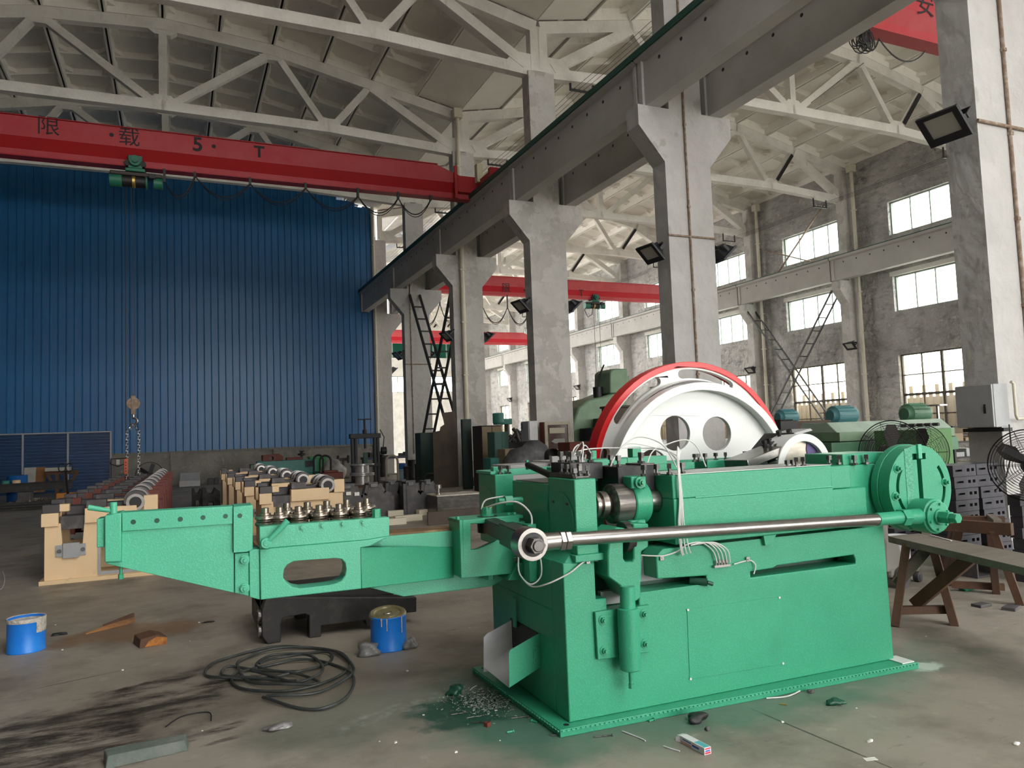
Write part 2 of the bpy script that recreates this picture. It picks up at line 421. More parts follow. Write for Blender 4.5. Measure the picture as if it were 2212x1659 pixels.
for k, (a, b) in enumerate(WY[4:]):
    for i, (lo, hi) in enumerate(WROWS):
        wn += 1
        row = ('lower', 'middle', 'upper')[i]
        t = thing('window_%d' % wn, f'{row} row window of the side wall, {ORD[k]} bay counted from the camera', 'window', (XW + .2, a, lo), kind='structure')
        fr, mu, muw, tr, trw, pa = WM[i]; w, h = 3.56, hi - lo; nz = 4 if i == 0 else 1
        obj('window_frame', fr, t)
        for j in (1, 2, 3): obj('mullion', muw if (i == 0 and j == 2) else mu, t, loc=(0, .05 + (w - .1) * j / 4, 0))
        for j in range(1, nz): obj('transom', trw if j == 2 else tr, t, loc=(0, 0, .05 + (h - .1) * j / nz))
        for j in range(4):
            for q in range(nz): obj('window_pane', pa, t, loc=(.02, .05 + (w - .1) * j / 4, .05 + (h - .1) * q / nz))
for j, (xa, xb, za, zb) in enumerate(FW):
    wn += 1
    t = thing('window_%d' % wn, f'bright window in the far end wall, {ORD[j]} of its row', 'window', (xa, YEND + .15, za), kind='structure')
    mb = MB(); w, h = xb - xa, zb - za
    for a, b, c, d in ((0, w, 0, .06), (0, w, h - .06, h), (0, .06, 0, h), (w - .06, w, 0, h), (w / 2 - .03, w / 2 + .03, 0, h)): mb.box(a, b, -.05, .05, c, d)
    mb.build('window_frame', M_winframe, t, smooth=0)
    for q in (0, 1):
        mb = MB(); mb.box(w * q / 2 + .03, w * (q + 1) / 2 - .03, -.004, .004, .06, h - .06); mb.build('window_pane', M_glass, t, smooth=0)
# tan slatted screen standing outdoors beyond the lower windows
scr = thing('outdoor_screen', 'tan slatted screen outdoors seen through the lower windows', 'screen', (XW + 1.6, 0, 0), kind='structure')
mb = MB(); mb.box(0, .05, 10, YEND, 0, 2.55)
for i in range(int((YEND - 10) / .3)):
    y = 10 + i * .3; mb.box(-.05, 0, y, y + .16, 0, 2.75 + .3 * (i % 2))
mb.build('slat_panel', M_tan, scr, smooth=0)

# ------------------------------------------------ columns
def column_mesh(name, mat):
    mb = MB()
    P = [(8.47, 0), (9.53, 0), (9.53, 6.63), (10.08, 7.28), (10.08, 7.67), (9.38, 7.67), (9.38, 11.25), (8.62, 11.25), (8.62, 7.67), (7.92, 7.67), (7.92, 7.28), (8.47, 6.63)]
    mb.prism([(x - XC, z) for x, z in P], fXZ, -.2, .2)
    return mb.mesh(name, mat, smooth=0)
cm, cmp_ = column_mesh('column', M_col), column_mesh('column', M_peel)
col_txt = ['nearest whitewashed column carrying the grey control cabinet', 'tall whitewashed column rising behind the white flywheel', 'column with flaking whitewash behind the red framed hose cabinet', 'whitewashed column with a cream downpipe beside tall cabinets', 'whitewashed column with a leaning lattice ladder at its corbel', 'grimy column at the edge of the blue sheet wall']
for i, y in enumerate(YC):
    o = obj('concrete_column', cmp_ if i in (2, 3) else cm, loc=(XC, y, 0))
    tag(o, col_txt[i] if i < 6 else 'whitewashed column of the far bay beyond the blue sheet wall', 'column', group=None if i < 6 else 'far columns', kind='structure')
# wall columns
mb = MB(); P = [(.62, 0), (0, 0), (0, 6.7), (-.42, 7.25), (-.42, 7.67), (.12, 7.67), (.12, 12.5), (.62, 12.5)]
mb.prism(P, fXZ, -.22, .22); wcm = mb.mesh('wall_column', M_peel, smooth=0)
for i, y in enumerate(YC[1:]):
    tag(obj('wall_column', wcm, loc=(XW - .62, y - .15, 0)), f'concrete pier against the side wall, {ORD[i]} counted from the camera', 'column', kind='structure')

# ------------------------------------------------ crane girders, rails
def girder(x, label, y0, y1, side):
    t = thing('crane_girder', label, 'girder', (x, 0, 7.67), kind='structure')
    ys = [y0] + [y for y in YC if y0 + 1 < y < y1 - 1] + [y1]
    for a, b in zip(ys, ys[1:]):
        mb = MB(); P = [(-.15, 0), (.15, 0), (.15, .86), (.28, .9), (.28, 1.0), (-.28, 1.0), (-.28, .9), (-.15, .86)]
        mb.prism([(p, q) for p, q in P], fXZ, a + .03, b - .03)
        for yy in (a + .03, b - .13):      # end stiffeners
            mb.box(-.2, .2, yy + .02 if yy == a + .03 else yy - .02, yy + .1, 0, .88)
        mb.build('girder_beam', M_conc, t, smooth=0)
        n = 9
        for i in range(1, n):
            yy = a + (b - a) * i / n; mb = MB(); mb.cyl((side * .153, yy, .72), (side * .12, yy, .72), .035, n=8); mb.build('bolt_hole', M_black, t)
    if side < 0 and x < 9: mb = MB(); mb.box(-.31, -.24, y0, y1, .93, 1.06); mb.build('edge_angle', M_rail, t, smooth=0)
    mb = MB(); mb.box(-.09, .09, y0, y1, 1.0, 1.03); mb.box(-.02, .02, y0, y1, 1.03, 1.07); mb.box(-.04, .04, y0, y1, 1.07, 1.10)
    mb.build('rail', M_rail, t, smooth=0)
    mb = MB()
    yy = y0 + .3
    while yy < y1:
        mb.box(-.16, .16, yy - .04, yy + .04, 1.0, 1.05); yy += .75
    c = mb.build('rail_clamp', M_rail, t, smooth=0); c['kind'] = 'stuff'
    return t
girder(8.27, 'grey concrete crane girder with green rail over the near bay', -6.0, 35.35, -1)
girder(9.73, 'grey concrete crane girder on the far side of the columns', -6.0, YEND, -1)
girder(25.95, 'grey concrete crane girder along the windowed wall', -6.0, YEND, -1)

# ------------------------------------------------ roof trusses
TN = [(0, 14.02), (3, 13.78), (6, 13.15), (8.88, 12.55)]
BN = [(0, 11.56), (4.65, 11.54), (8.75, 11.30)]
def truss_meshes(sx):
    """meshes of one truss about its centre; sx widens it"""
    out = []
    P = lambda x, z: Vector((x * sx, 0, z))
    pts = [P(-x, z) for x, z in TN[::-1]] + [P(x, z) for x, z in TN[1:]]
    for a, b in zip(pts, pts[1:]):
        mb = MB(); e = (b - a).normalized() * .06; mb.bar(a - e, b + e, .25, .34); out.append(('top_chord', mb))
    pts = [P(-x, z) for x, z in BN[::-1]] + [P(x, z) for x, z in BN[1:]]
    for a, b in zip(pts, pts[1:]):
        mb = MB(); e = (b - a).normalized() * .05; mb.bar(a - e, b + e, .25, .29); out.append(('bottom_chord', mb))
    web = [((0, 14.0), (0, 11.6), .22)]
    for s in (-1, 1):
        web += [((s * 3, 13.7), (s * .25, 11.65), .22), ((s * 3.1, 13.7), (s * 4.5, 11.65), .20), ((s * 5.95, 13.1), (s * 4.8, 11.65), .20), ((s * 6.0, 13.05), (s * 8.6, 11.45), .28), ((s * 8.88, 12.55), (s * 8.88, 11.3), .26)]
    for a, b, w in web:
        mb = MB(); mb.bar(P(*a), P(*b), w, w); out.append(('truss_post' if a[0] == b[0] else 'diagonal', mb))
    # gussets that thicken the nodes
    for s in (-1, 0, 1):
        for (x, z) in ((s * 3, 13.66), (s * 4.65, 11.68)) if s else ((0, 11.72), (0, 13.9)):
            mb = MB(); mb.prism([(x * sx - .42, z - .06), (x * sx + .42, z - .06), (x * sx + .22, z + (.16 if z < 12.5 else -.2)), (x * sx - .22, z + (.16 if z < 12.5 else -.2))], fXZ, -.115, .115); out.append(('gusset', mb))
        if s:
            mb = MB(); x = s * 8.55 * sx
            mb.prism([(x - s * .7, 11.25), (x + s * .33, 11.25), (x + s * .33, 11.75), (x - s * .25, 11.75)], fXZ, -.118, .118); out.append(('gusset', mb))
    return [(n, m.mesh(n, M_white, smooth=0)) for n, m in out]
SXL = (XC - -.27) / 9.0
tmL, tmR = truss_meshes(SXL), truss_meshes(1.0)
def truss(cx, y, meshes, label):
    t = thing('roof_truss', label, 'truss', (cx, y, 0), kind='structure')
    for n, me in meshes: obj(n, me, t)
    return t
for i in range(5): truss(-.27, YC[i], tmL, f'white concrete roof truss of the near bay, {ORD[i]} counted from the camera')
tpm = MB(); tpm.bar((5.86, -.15, 12.95), (4.95, -.15, 11.78), .14, .03, up=(0, 1, 0)); tpm = tpm.mesh('tie_plate', M_black, smooth=0)
for i in range(12):
    t = truss(18.0, YC[i], tmR, f'white concrete roof truss of the far bay, {ORD[i]} counted from the camera')
    if i: obj('tie_plate', tpm, t)

# ------------------------------------------------ roof of ribbed panels
PL = 5.97
def panel_mesh(name, w, flat=False):
    mb = MB(); w2 = w / 2 - .028; L_ = PL / 2 - .01
    mb.box(-w2, w2, -L_, L_, .34, .39)
    if flat:
        mb.box(-w2, w2, -L_, L_, .06, .34)
        return mb.mesh(name, M_roof, smooth=0)
    for s in (-1, 1):       # tapered edge ribs
        mb.hexa([Vector(p) for p in ((s * (w2 - .05), -L_, 0), (s * w2, -L_, 0), (s * (w2 - .05), L_, 0), (s * w2, L_, 0), (s * (w2 - .13), -L_, .34), (s * w2, -L_, .34), (s * (w2 - .13), L_, .34), (s * w2, L_, .34))])
    n = 4
    for i in range(n + 1):
        y = -L_ + 2 * L_ * i / n; e = i in (0, n); zb = .02 if e else .16; a, b = (.06, .10) if e else (.03, .08)
        yc = y + (.06 if i == 0 else -.06 if i == n else 0)
        mb.hexa([Vector(p) for p in ((-w2 + .05, yc - a, zb), (w2 - .05, yc - a, zb), (-w2 + .05, yc + a, zb), (w2 - .05, yc + a, zb), (-w2 + .05, yc - b, .34), (w2 - .05, yc - b, .34), (-w2 + .05, yc + b, .34), (w2 - .05, yc + b, .34))])
        for s in (-1, 1):    # haunches in the coffer corners
            x = s * (w2 - .08)
            for d in ((1,) if i == 0 else (-1,) if i == n else ((-1, 1))):
                A = [(x, yc + d * a, .12), (x - s * .26, yc + d * a, .34), (x, yc + d * (.36), .34)]
                mb.prism([(p[0], p[1]) for p in A], fXY, .20, .34)
    return mb.mesh(name, M_roof, smooth=0)
ceil = thing('ceiling', 'arched roof of ribbed whitewashed concrete panels', 'ceiling', kind='structure')
pw = {}
def top_z(d):
    d = abs(d)
    for (a, za), (b, zb) in zip(TN, TN[1:] + [(9.6, 12.42)]):
        if d <= b: return za + (zb - za) * (d - a) / (b - a)
    return TN[-1][1]
def roof(cx, sx, y0, y1, flats):
    for j in range(12):
        a, b = (-9 + 1.5 * j), (-9 + 1.5 * (j + 1))
        p, q = Vector((cx + a * sx, 0, top_z(a) + .16)), Vector((cx + b * sx, 0, top_z(b) + .16))
        w = (q - p).length; key = (round(w, 2), j in flats)
        if key not in pw: pw[key] = panel_mesh('roof_panel', w, key[1])
        o = obj('roof_panel', pw[key], ceil, loc=((p.x + q.x) / 2, (y0 + y1) / 2, (p.z + q.z) / 2), rot=(0, -math.atan2(q.z - p.z, q.x - p.x), 0))
        o.scale = (1, (y1 - y0) / PL, 1)
for i in range(6):
    ya = YC[i - 1] if i else -.22
    roof(-.27, SXL, ya, YC[i], (11,))
for i in range(12):
    ya = YC[i - 1] if i else -.22
    roof(18.0, 1.0, ya, YC[i], (0,))
# roofing felt that covers the joints, plus an unseen gable wall that shapes the light
mb = MB()
def felt(cx, sx, y0, y1, ext):
    xs = [-9 - ext[0]] + [-9 + 1.5 * j for j in range(1, 12)] + [9 + ext[1]]
    for a, b in zip(xs, xs[1:]):
        A, B = Vector((cx + a * sx, 0, top_z(a) + .60)), Vector((cx + b * sx, 0, top_z(b) + .60))
        mb.hexa([Vector((A.x, y0, A.z)), Vector((B.x, y0, B.z)), Vector((A.x, y1, A.z)), Vector((B.x, y1, B.z)), Vector((A.x, y0, A.z + .12)), Vector((B.x, y0, B.z + .12)), Vector((A.x, y1, A.z + .12)), Vector((B.x, y1, B.z + .12))])
felt(-.27, SXL, -2.0, 36.0, (.3, .0)); felt(-.27, SXL, YB, -20.0, (.3, .0))
for xa_, xb_ in ((XL, 2.3), (8.5, XC)): mb.box(xa_, xb_, -20, -2, 13.6, 13.8)  # felt left off between these strips: added unseen opening for top light
mb.box(XL, 1, YB - .3, YB, 0, 14.6); felt(18.0, 1.0, YB, YEND + .5, (0, .4))  # unseen half gable wall added to keep light off left-facing sides
mb.box(XL, XW, YB - .3, YB, 11.0, 14.6)
mb.build('roof_felt_and_gable', M_roofdark, ceil, smooth=0)
# rubble of mortar between panel ends over each truss
for cx, sx, n in ((-.27, SXL, 6), (18.0, 1.0, 12)):
    for i in range(n):
        mb = MB()
        for j in range(24):
            a = -9 + .75 * j + .08; b = a + .55
            A, B = Vector((cx + a * sx, 0, top_z(a) + .15)), Vector((cx + b * sx, 0, top_z(b) + .15)); y = YC[i]
            mb.hexa([Vector((A.x, y - .10, A.z)), Vector((B.x, y - .10, B.z)), Vector((A.x, y + .10, A.z)), Vector((B.x, y + .10, B.z)), Vector((A.x, y - .10, A.z + .16)), Vector((B.x, y - .10, B.z + .16)), Vector((A.x, y + .10, A.z + .16)), Vector((B.x, y + .10, B.z + .16))])
        mb.build('mortar_joint', M_roofdark, ceil, smooth=0)

# ------------------------------------------------ blue corrugated end wall of the near bay
wb = thing('wall_partition', 'tall blue corrugated sheet wall closing the near bay', 'wall', (0, YBLUE, 0), kind='structure')
def sheet_mesh(w, h, top=None):
    prof = []
    n = int(round(w / .29)); p = w / n
    for i in range(n):
        x = i * p
        prof += [(x, 0), (x + p * .70, 0), (x + p * .74, .03), (x + p * .80, .035), (x + p * .86, .0)]
    prof.append((w, 0))
    mb = MB()
    for z0, z1 in ((0, h),):
        A = [mb.bm.verts.new((x, -y, z0)) for x, y in prof]; B = [mb.bm.verts.new((x, -y, z1)) for x, y in prof]
        C = [mb.bm.verts.new((x, -y + .006, z0)) for x, y in prof]; D = [mb.bm.verts.new((x, -y + .006, z1)) for x, y in prof]
        for i in range(len(prof) - 1):
            mb.face([A[i], A[i + 1], B[i + 1], B[i]]); mb.face([D[i], D[i + 1], C[i + 1], C[i]])
            mb.face([B[i], B[i + 1], D[i + 1], D[i]]); mb.face([C[i], C[i + 1], A[i + 1], A[i]])
    return mb.mesh('metal_sheet', M_blue, smooth=0, recalc=False)
SW = .87; x = 8.78 - SW * 21
sm_low = sheet_mesh(SW, 6.7)
ups = {}
for i in range(21):
    xa = x + i * SW
    o = obj('metal_sheet', sm_low, wb, loc=(xa, 0, 1.38))
    top = min(top_z((xa - -.27) / SXL), top_z((xa + SW - -.27) / SXL)) + (.30 if i < 20 else .22)
    hh = round(max(top, 12.6) - 7.96, 2)
    if hh not in ups: ups[hh] = sheet_mesh(SW, hh)
    obj('metal_sheet', ups[hh], wb, loc=(xa, .03, 7.96))
mb = MB(); mb.box(x, 8.8, -.03, .12, 1.36, 1.45); mb.build('sill_angle', pmat('grey_angle', (.20, .19, .17), .7), wb, smooth=0)
mb = MB(); mb.box(x, 8.8, .05, .3, 0, 1.5); mb.build('plinth_wall', M_lowplaster, wb, smooth=0)
for px in (373, 595):
    q = at(px, 1000, Y=YBLUE); mb = MB(); mb.box(q.x - .09, q.x + .09, -.05, .1, 0, 1.38); mb.build('plinth_post', M_lowplaster, wb, smooth=0)
mb = MB(); mb.box(8.66, 8.8, -.08, .1, 1.4, 12.9); mb.build('corner_trim', M_cream, wb, smooth=0)
# ================================================================== THE GREEN MACHINE
TH = math.radians(-2.0)
M0 = Vector((1.825, 3.64, 0))
def M(px, py, u=None, v=None, w=None):
    """the measured place on a plane of the machine's own axes: u along its front, v to its back, w up"""
    r = ray(px, py); o = Vector((0, 0, H)) - M0
    c, s = math.cos(TH), math.sin(TH)
    lo = Vector((o.x * c + o.y * s, -o.x * s + o.y * c, o.z)); lr = Vector((r.x * c + r.y * s, -r.x * s + r.y * c, r.z))
    t = (u - lo.x) / lr.x if u is not None else ((v - lo.y) / lr.y if v is not None else (w - lo.z) / lr.z)
    return lo + lr * t
def PV(pts, v): return [(p.x, p.z) for p in (M(a, b, v=v) for a, b in pts)]

def green_paint(name, c1, c2, dirt):
    m = pmat(name, c1, .36, var=[(3, c2, .35, .7), (120, tuple(x * 1.2 for x in c2), .5, .72), (1.1, dirt, .62, .85)], bump=(120, .20, .006, 2), spec=.45)
    return m
M_green = green_paint('hammered_green_paint', (.031, .29, .160), (.038, .32, .18), (.025, .24, .13))
M_litgreen = green_paint('hammered_green_paint_lit', (.068, .39, .24), (.08, .425, .265), (.052, .335, .20))  # the same green lightened: sunlight on the arm is put into the colour
M_dgreen = pmat('dark_green_paint', (.006, .055, .032), .4, var=(3, (.010, .085, .05), .4, .7))
M_steel = pmat('ground_steel', (.42, .40, .38), .28, 1.0, var=(40, (.30, .28, .27), .4, .7, (.2, 1, 1)))
M_dsteel = pmat('dark_oiled_steel', (.10, .095, .09), .38, .85, var=(8, (.2, .19, .18), .5, .75))
M_bsteel = pmat('blackened_steel', (.030, .030, .032), .45, .5, var=(7, (.075, .07, .066), .5, .75))
M_bolt = pmat('bolt_steel', (.16, .155, .15), .4, .8, var=(20, (.05, .05, .05), .45, .6))
M_whitep = pmat('white_gloss_paint', (.70, .72, .70), .3, var=(2, (.64, .66, .64), .4, .7))
M_chutein = pmat('pale_galvanised_sheet', (.62, .62, .64), .5, var=(4, (.5, .5, .52), .45, .75))
M_redrim = pmat('red_gloss_rim', (.58, .012, .014), .3)
M_hose = pmat('clear_nylon_hose', (.62, .63, .60), .35)
M_brass = pmat('brass', (.6, .42, .12), .35, .9)
M_purple = pmat('purple_marking', (.10, .07, .22), .5)
M_grey = pmat('grey_enamel', (.36, .37, .38), .4, var=(3, (.30, .31, .32), .4, .7))

mach = thing('nail_making_machine', 'large bright green nail making machine with red and white flywheel on the concrete floor', 'machine', M0, TH)
def part(name, mb, mat, parent=mach, bevel=.004, smooth=40): return mb.build(name, mat, parent, bevel, smooth=smooth)
def bolt(c, d, r=.016, h=.014, mat=M_green, stud=True, parent=mach, name='bolt', washer=True):
    mb = MB(); c = Vector(c); d = Vector(d).normalized()
    if washer: mb.cyl(c, c + d * .004, r * 1.55, n=14)
    mb.cyl(c, c + d * (h + .004), r, n=6)
    if stud: mb.cyl(c + d * h, c + d * (h + .018), r * .55, n=10)
    return mb.build(name, mat, parent, 0)
SETM = None
def setscrew(u, v, w, parent=mach, k=1.0):
    """square-headed set screw with lock nut on the top of the machine"""
    global SETM
    if SETM is None:
        mb = MB(); mb.cyl((0, 0, 0), (0, 0, .012), .017, n=6); mb.cyl((0, 0, .012), (0, 0, .032), .008, n=8); mb.box(-.011, .011, -.011, .011, .03, .056)
        SETM = mb.mesh('set_screw', M_bolt)
    o = obj('set_screw', SETM, parent, loc=(u, v, w), rot=(0, 0, rnd.random() * 1.5)); o.scale = (k, k, k)
    return o

# base plate
q = [M(1210, 1577, w=.04), M(1984, 1431, w=.04), M(1020, 1441, w=.04)]
B4 = q[1] + (q[2] - q[0]) * .98
mb = MB(); P4 = [q[0], q[1], q[2], B4]
mb.hexa([Vector((p.x, p.y, .0)) for p in P4] + [Vector((p.x, p.y, .04)) for p in P4])
base = part('base_plate', mb, M_green, bevel=.003)
mb = MB(); a, b = P4[0], P4[1]
n = 90
for i in range(n):
    p = a.lerp(b, (i + .3) / n); d = (b - a) / n * .55
    mb.bar((p.x, p.y - .004, .033), (p.x + d.x, p.y + d.y - .004, .033), .008, .006)
a, b = P4[0], P4[2]
for i in range(40):
    p = a.lerp(b, (i + .3) / 40); d = (b - a) / 40 * .55
    mb.bar((p.x - .004, p.y, .03), (p.x + d.x - .004, p.y + d.y, .03), .008, .006)
w_ = mb.build('weld_bead', M_litgreen, base, smooth=0); w_['kind'] = 'stuff'
for p, dx, dy in ((P4[0], .06, .05), (P4[2], .06, -.06), (P4[1], -.06, .05)):
    mb = MB(); c = Vector((p.x + dx, p.y + dy, .0402)); mb.cyl(c, c + Vector((0, 0, .001)), .016, n=12); part('bolt_hole', mb, M_black, base, 0)
mb = MB(); mb.box(P4[1].x - .115, P4[1].x - .012, P4[1].y + .02, P4[1].y + .16, .0402, .046); part('white_painted_patch', mb, M_whitep, base, 0)

# lower body
FRV = .06
poly = [(.085, .04), (2.43, .04), (2.42, .90), (.72, .90), (.675, .862), (.675, .736), (1.01, .72), (1.01, .673), (.549, .673), (.549, .6), (.342, .6), (.342, .667), (.276, .667), (.276, .87), (.085, .88)]
slot = [(1.328, .676), (1.328, .712), (1.50, .716), (1.53, .728), (2.15, .736), (2.163, .70), (2.163, .677)]
mb = MB(); mb.prism(poly, fXZ, FRV, .22, [slot]); body = part('body_front', mb, M_green, bevel=.006)
mb = MB(); mb.box(.085, 2.43, .22, 1.19, .04, .60); mb.box(.085, 2.43, .60, 1.19, .60, .9); mb.box(.085, .12, .22, .60, .6, .88); mb.box(2.39, 2.43, .22, .60, .6, .9)
part('body_shell', mb, M_green, bevel=.006)
mb = MB(); mb.box(.35, 2.38, .24, .245, .605, .9); part('slot_shade_plate', mb, M_dgreen, bevel=0)  # dark sheet colours in the shade behind the slot
mb = MB(); mb.prism([(.56, .70), (.80, .70), (.74, .83), (.60, .86)], fXZ, .20, .235); mb.box(.36, .52, .16, .2, .605, .68); part('grey_guide_plate', mb, M_grey, bevel=.002)
# gusset leading from the post up to the pedestal
mb = MB(); mb.hexa([Vector(p) for p in ((.085, .06, .87), (.276, .06, .865), (.085, .40, .87), (.276, .40, .865), (.17, .12, .93), (.30, .12, .93), (.17, .40, .93), (.30, .40, .93))]); part('gusset', mb, M_green)
# inspection cover with corner screws
C4 = PV([(1484, 1316), (1684, 1289), (1692, 1434), (1490, 1468)], FRV - .003)
mb = MB(); mb.prism(C4, fXZ, FRV - .0035, FRV + .001); cov = part('inspection_cover', mb, M_green, bevel=.001)
for i, (x, z) in enumerate(C4):
    cx_, cz_ = sum(p[0] for p in C4) / 4, sum(p[1] for p in C4) / 4
    mb = MB(); c = Vector((x + (cx_ - x) * .012, FRV - .003, z + (cz_ - z) * .02)); mb.cyl(c, c + Vector((0, -.006, 0)), .007, n=8); part('screw', mb, M_whitep, cov, 0)
# name of ground: side block with the crank housing
mb = MB(); mb.box(.791, 1.985, .03, .40, .92, 1.180); part('side_block', mb, M_green, bevel=.006)
mb = MB(); mb.box(.791, 1.985, .036, .42, 1.180, 1.318); part('bearing_block', mb, M_green, bevel=.006)
mb = MB(); mb.bar((.94, .030, 1.182), (1.98, .030, 1.184), .006, .006); part('weld_seam', mb, M_litgreen, bevel=0)
mb = MB(); mb.box(1.990, 2.155, .048, .40, 1.165, 1.31); mb.box(1.99, 2.275, .045, .40, .92, 1.163); part('end_block', mb, M_green, bevel=.006)
mb = MB(); mb.box(2.155, 2.43, .10, .5, .92, 1.305); part('crank_housing', mb, M_green, bevel=.006)
mb = MB(); mb.box(2.17, 2.60, .12, .46, 1.305, 1.378); part('deck_bar', mb, M_green, bevel=.004)
mb = MB(); mb.prism([(1.42, .92), (1.52, .92), (1.47, .86), (1.43, .86)], fXZ, .035, .06); part('small_rib', mb, M_green, bevel=.002)
# top deck and rear rails
mb = MB(); mb.box(.80, 2.15, .42, 1.15, 1.22, 1.30); part('deck', mb, M_dgreen)
mb = MB(); mb.box(.80, 1.985, .035, .41, 1.319, 1.322); part('deck_strip', mb, pmat('machined_top', (.45, .48, .45), .35, .6), bevel=0)
mb = MB(); mb.box(.50, 2.1, 1.02, 1.14, 1.22, 1.352); part('rear_rail', mb, M_green)
mb = MB(); mb.box(1.05, 1.52, .84, .98, 1.22, 1.345); mb.box(1.60, 1.92, .8, .95, 1.22, 1.35); part('rear_block', mb, M_green)
for px in (1391, 1419, 1446, 1474): setscrew(M(px, 1020, v=.08).x, .08, 1.32, k=1.15)
for px in (1720, 1735, 1791, 1812): setscrew(M(px, 1000, v=.10).x, .10, 1.315, k=1.1)
for px in (1846, 1872): setscrew(M(px, 1000, v=.09).x, .09, 1.305, k=1.15)
for px in (1712, 1700): setscrew(M(px, 998, v=.2).x, .2, 1.30)
for px in (1497, 1506, 1520, 1543, 1564, 1606): setscrew(M(px, 998, v=.9).x, .88, 1.345)

# left front pedestal, ram housing, rear pedestal
mb = MB(); mb.box(.169, .303, .05, .40, .915, 1.327); pedA = part('front_pedestal', mb, M_green, bevel=.006)
mb = MB(); mb.box(.150, .365, .035, .40, .880, .918); part('pedestal_foot', mb, M_green, bevel=.004)
mb = MB(); c0 = Vector((.168, .225, 1.10)); mb.cyl(c0, c0 + Vector((-.004, 0, 0)), .150, n=40); part('bearing_cover', mb, M_green, pedA, .001)
for a in (45, 135, 225, 315):
    bolt((.164, .225 + .128 * math.cos(math.radians(a)), 1.10 + .128 * math.sin(math.radians(a))), (-1, 0, 0), .008, .006, M_bolt, False, pedA, washer=False)
mb = MB(); mb.prism([(.40, .88), (.98, .88), (.98, 1.285), (.47, 1.285), (.44, 1.19)], fYZ, .175, .55); part('ram_housing', mb, M_green, bevel=.006)
mb = MB(); mb.box(.19, .54, .48, .95, 1.286, 1.290); part('ram_top', mb, M_dsteel, bevel=0)
mb = MB(); mb.prism([(.38, 1.285), (.46, 1.285), (.42, 1.13)], fYZ, .165, .24); part('wedge_key', mb, M_green, bevel=.003)
mb = MB(); mb.box(.10, .235, 1.10, 1.44, .85, 1.322); pedB = part('rear_pedestal', mb, M_green, bevel=.006)
mb = MB(); mb.box(.09, .25, 1.16, 1.46, 1.322, 1.342); mb.box(.235, .75, 1.30, 1.42, 1.30, 1.345); part('pedestal_cap', mb, M_litgreen, pedB, .003)
mb = MB(); mb.cyl((.1, 1.27, 1.08), (.096, 1.27, 1.08), .15, n=36); part('bearing_cover', mb, M_green, pedB, .001)
for u, v in ((.15, 1.13), (.21, 1.13)): setscrew(u, v, 1.322)
mb = MB(); mb.box(.12, .17, 1.18, 1.24, 1.34, 1.37); part('lug', mb, M_litgreen, pedB, .002)
# die holders on the pedestal: black blocks with screws
mb = MB(); mb.box(.19, .30, .12, .42, 1.327, 1.352); part('clamp_plate', mb, M_dsteel, bevel=.003)
mb = MB(); mb.box(.24, .36, .24, .50, 1.33, 1.41); mb.box(.37, .52, .36, .62, 1.30, 1.40); part('die_holder', mb, M_bsteel, bevel=.004)
for u, v, w in ((.20, .10, 1.33), (.24, .12, 1.34), (.28, .10, 1.34), (.20, .20, 1.35), (.27, .18, 1.35), (.215, .30, 1.35)): setscrew(u, v, w)
for u, v, w in ((.27, .28, 1.41), (.33, .30, 1.41), (.27, .42, 1.41), (.33, .45, 1.41), (.42, .42, 1.40), (.48, .44, 1.40), (.47, .56, 1.40)): setscrew(u, v, w, k=1.15)
mb = MB(); mb.box(.53, .78, .20, .46, 1.20, 1.375); part('tool_block', mb, M_bsteel, bevel=.005)
mb = MB(); mb.box(.70, .80, .22, .40, 1.30, 1.385); part('tool_block_face', mb, M_dsteel, bevel=.003)
for u, v, w in ((.56, .24, 1.375), (.60, .40, 1.375), (.73, .26, 1.385), (.77, .34, 1.385)): setscrew(u, v, w, k=1.15)
a_, b_ = M(1140, 1004, v=.75), M(1188, 1026, v=.45)
mb = MB(); mb.cyl(a_, b_, .020, n=12); lev = part('clamp_lever', mb, M_bsteel, bevel=0)
mb = MB(); d = (a_ - b_).normalized(); mb.cyl(a_, a_ + d * .02 , .012, n=10); mb.box(a_.x - .012, a_.x + .004, a_.y - .01, a_.y + .01, a_.z - .03, a_.z + .03); part('lever_tip', mb, M_green, lev, .002)
# green blocks behind the die holders
mb = MB(); mb.box(.62, .95, .80, .98, 1.22, 1.40); mb.box(.70, .74, .84, .9, 1.40, 1.46); mb.box(.98, 1.3, .85, .98, 1.25, 1.40); mb.box(1.03, 1.10, .86, .93, 1.40, 1.47); part('rear_lug', mb, M_green)

# crankshaft with bearing, along u
AX = Vector((0, .215, 1.163))
def lat(name, prof, mat, bevel=.002, parent=mach): 
    mb = MB(); mb.lathe([(r, u) for r, u in prof], AX, 'X', 36); return part(name, mb, mat, parent, bevel)
lat('main_shaft', [(0, .30), (.058, .30), (.058, .36), (.075, .362), (.075, .385), (.06, .388), (.06, .40), (.078, .402), (.078, .44), (.055, .443), (.055, .80), (0, .80)], pmat('oily_shaft_steel', (.34, .31, .28), .28, .9, var=(20, (.15, .13, .11), .45, .65)))
lat('eccentric_drum', [(0, .465), (.095, .465), (.115, .478), (.115, .60), (0, .60)], pmat('worn_drum_steel', (.10, .09, .085), .35, .7, var=(30, (.22, .20, .18), .45, .6, (.1, 1, 1))))
lat('shaft_collar', [(0, .70), (.070, .70), (.070, .79), (0, .79)], M_steel)
strap = lat('bearing_strap', [(.05, .585), (.12, .585), (.126, .592), (.126, .688), (.12, .695), (.05, .695)], M_green, .004)
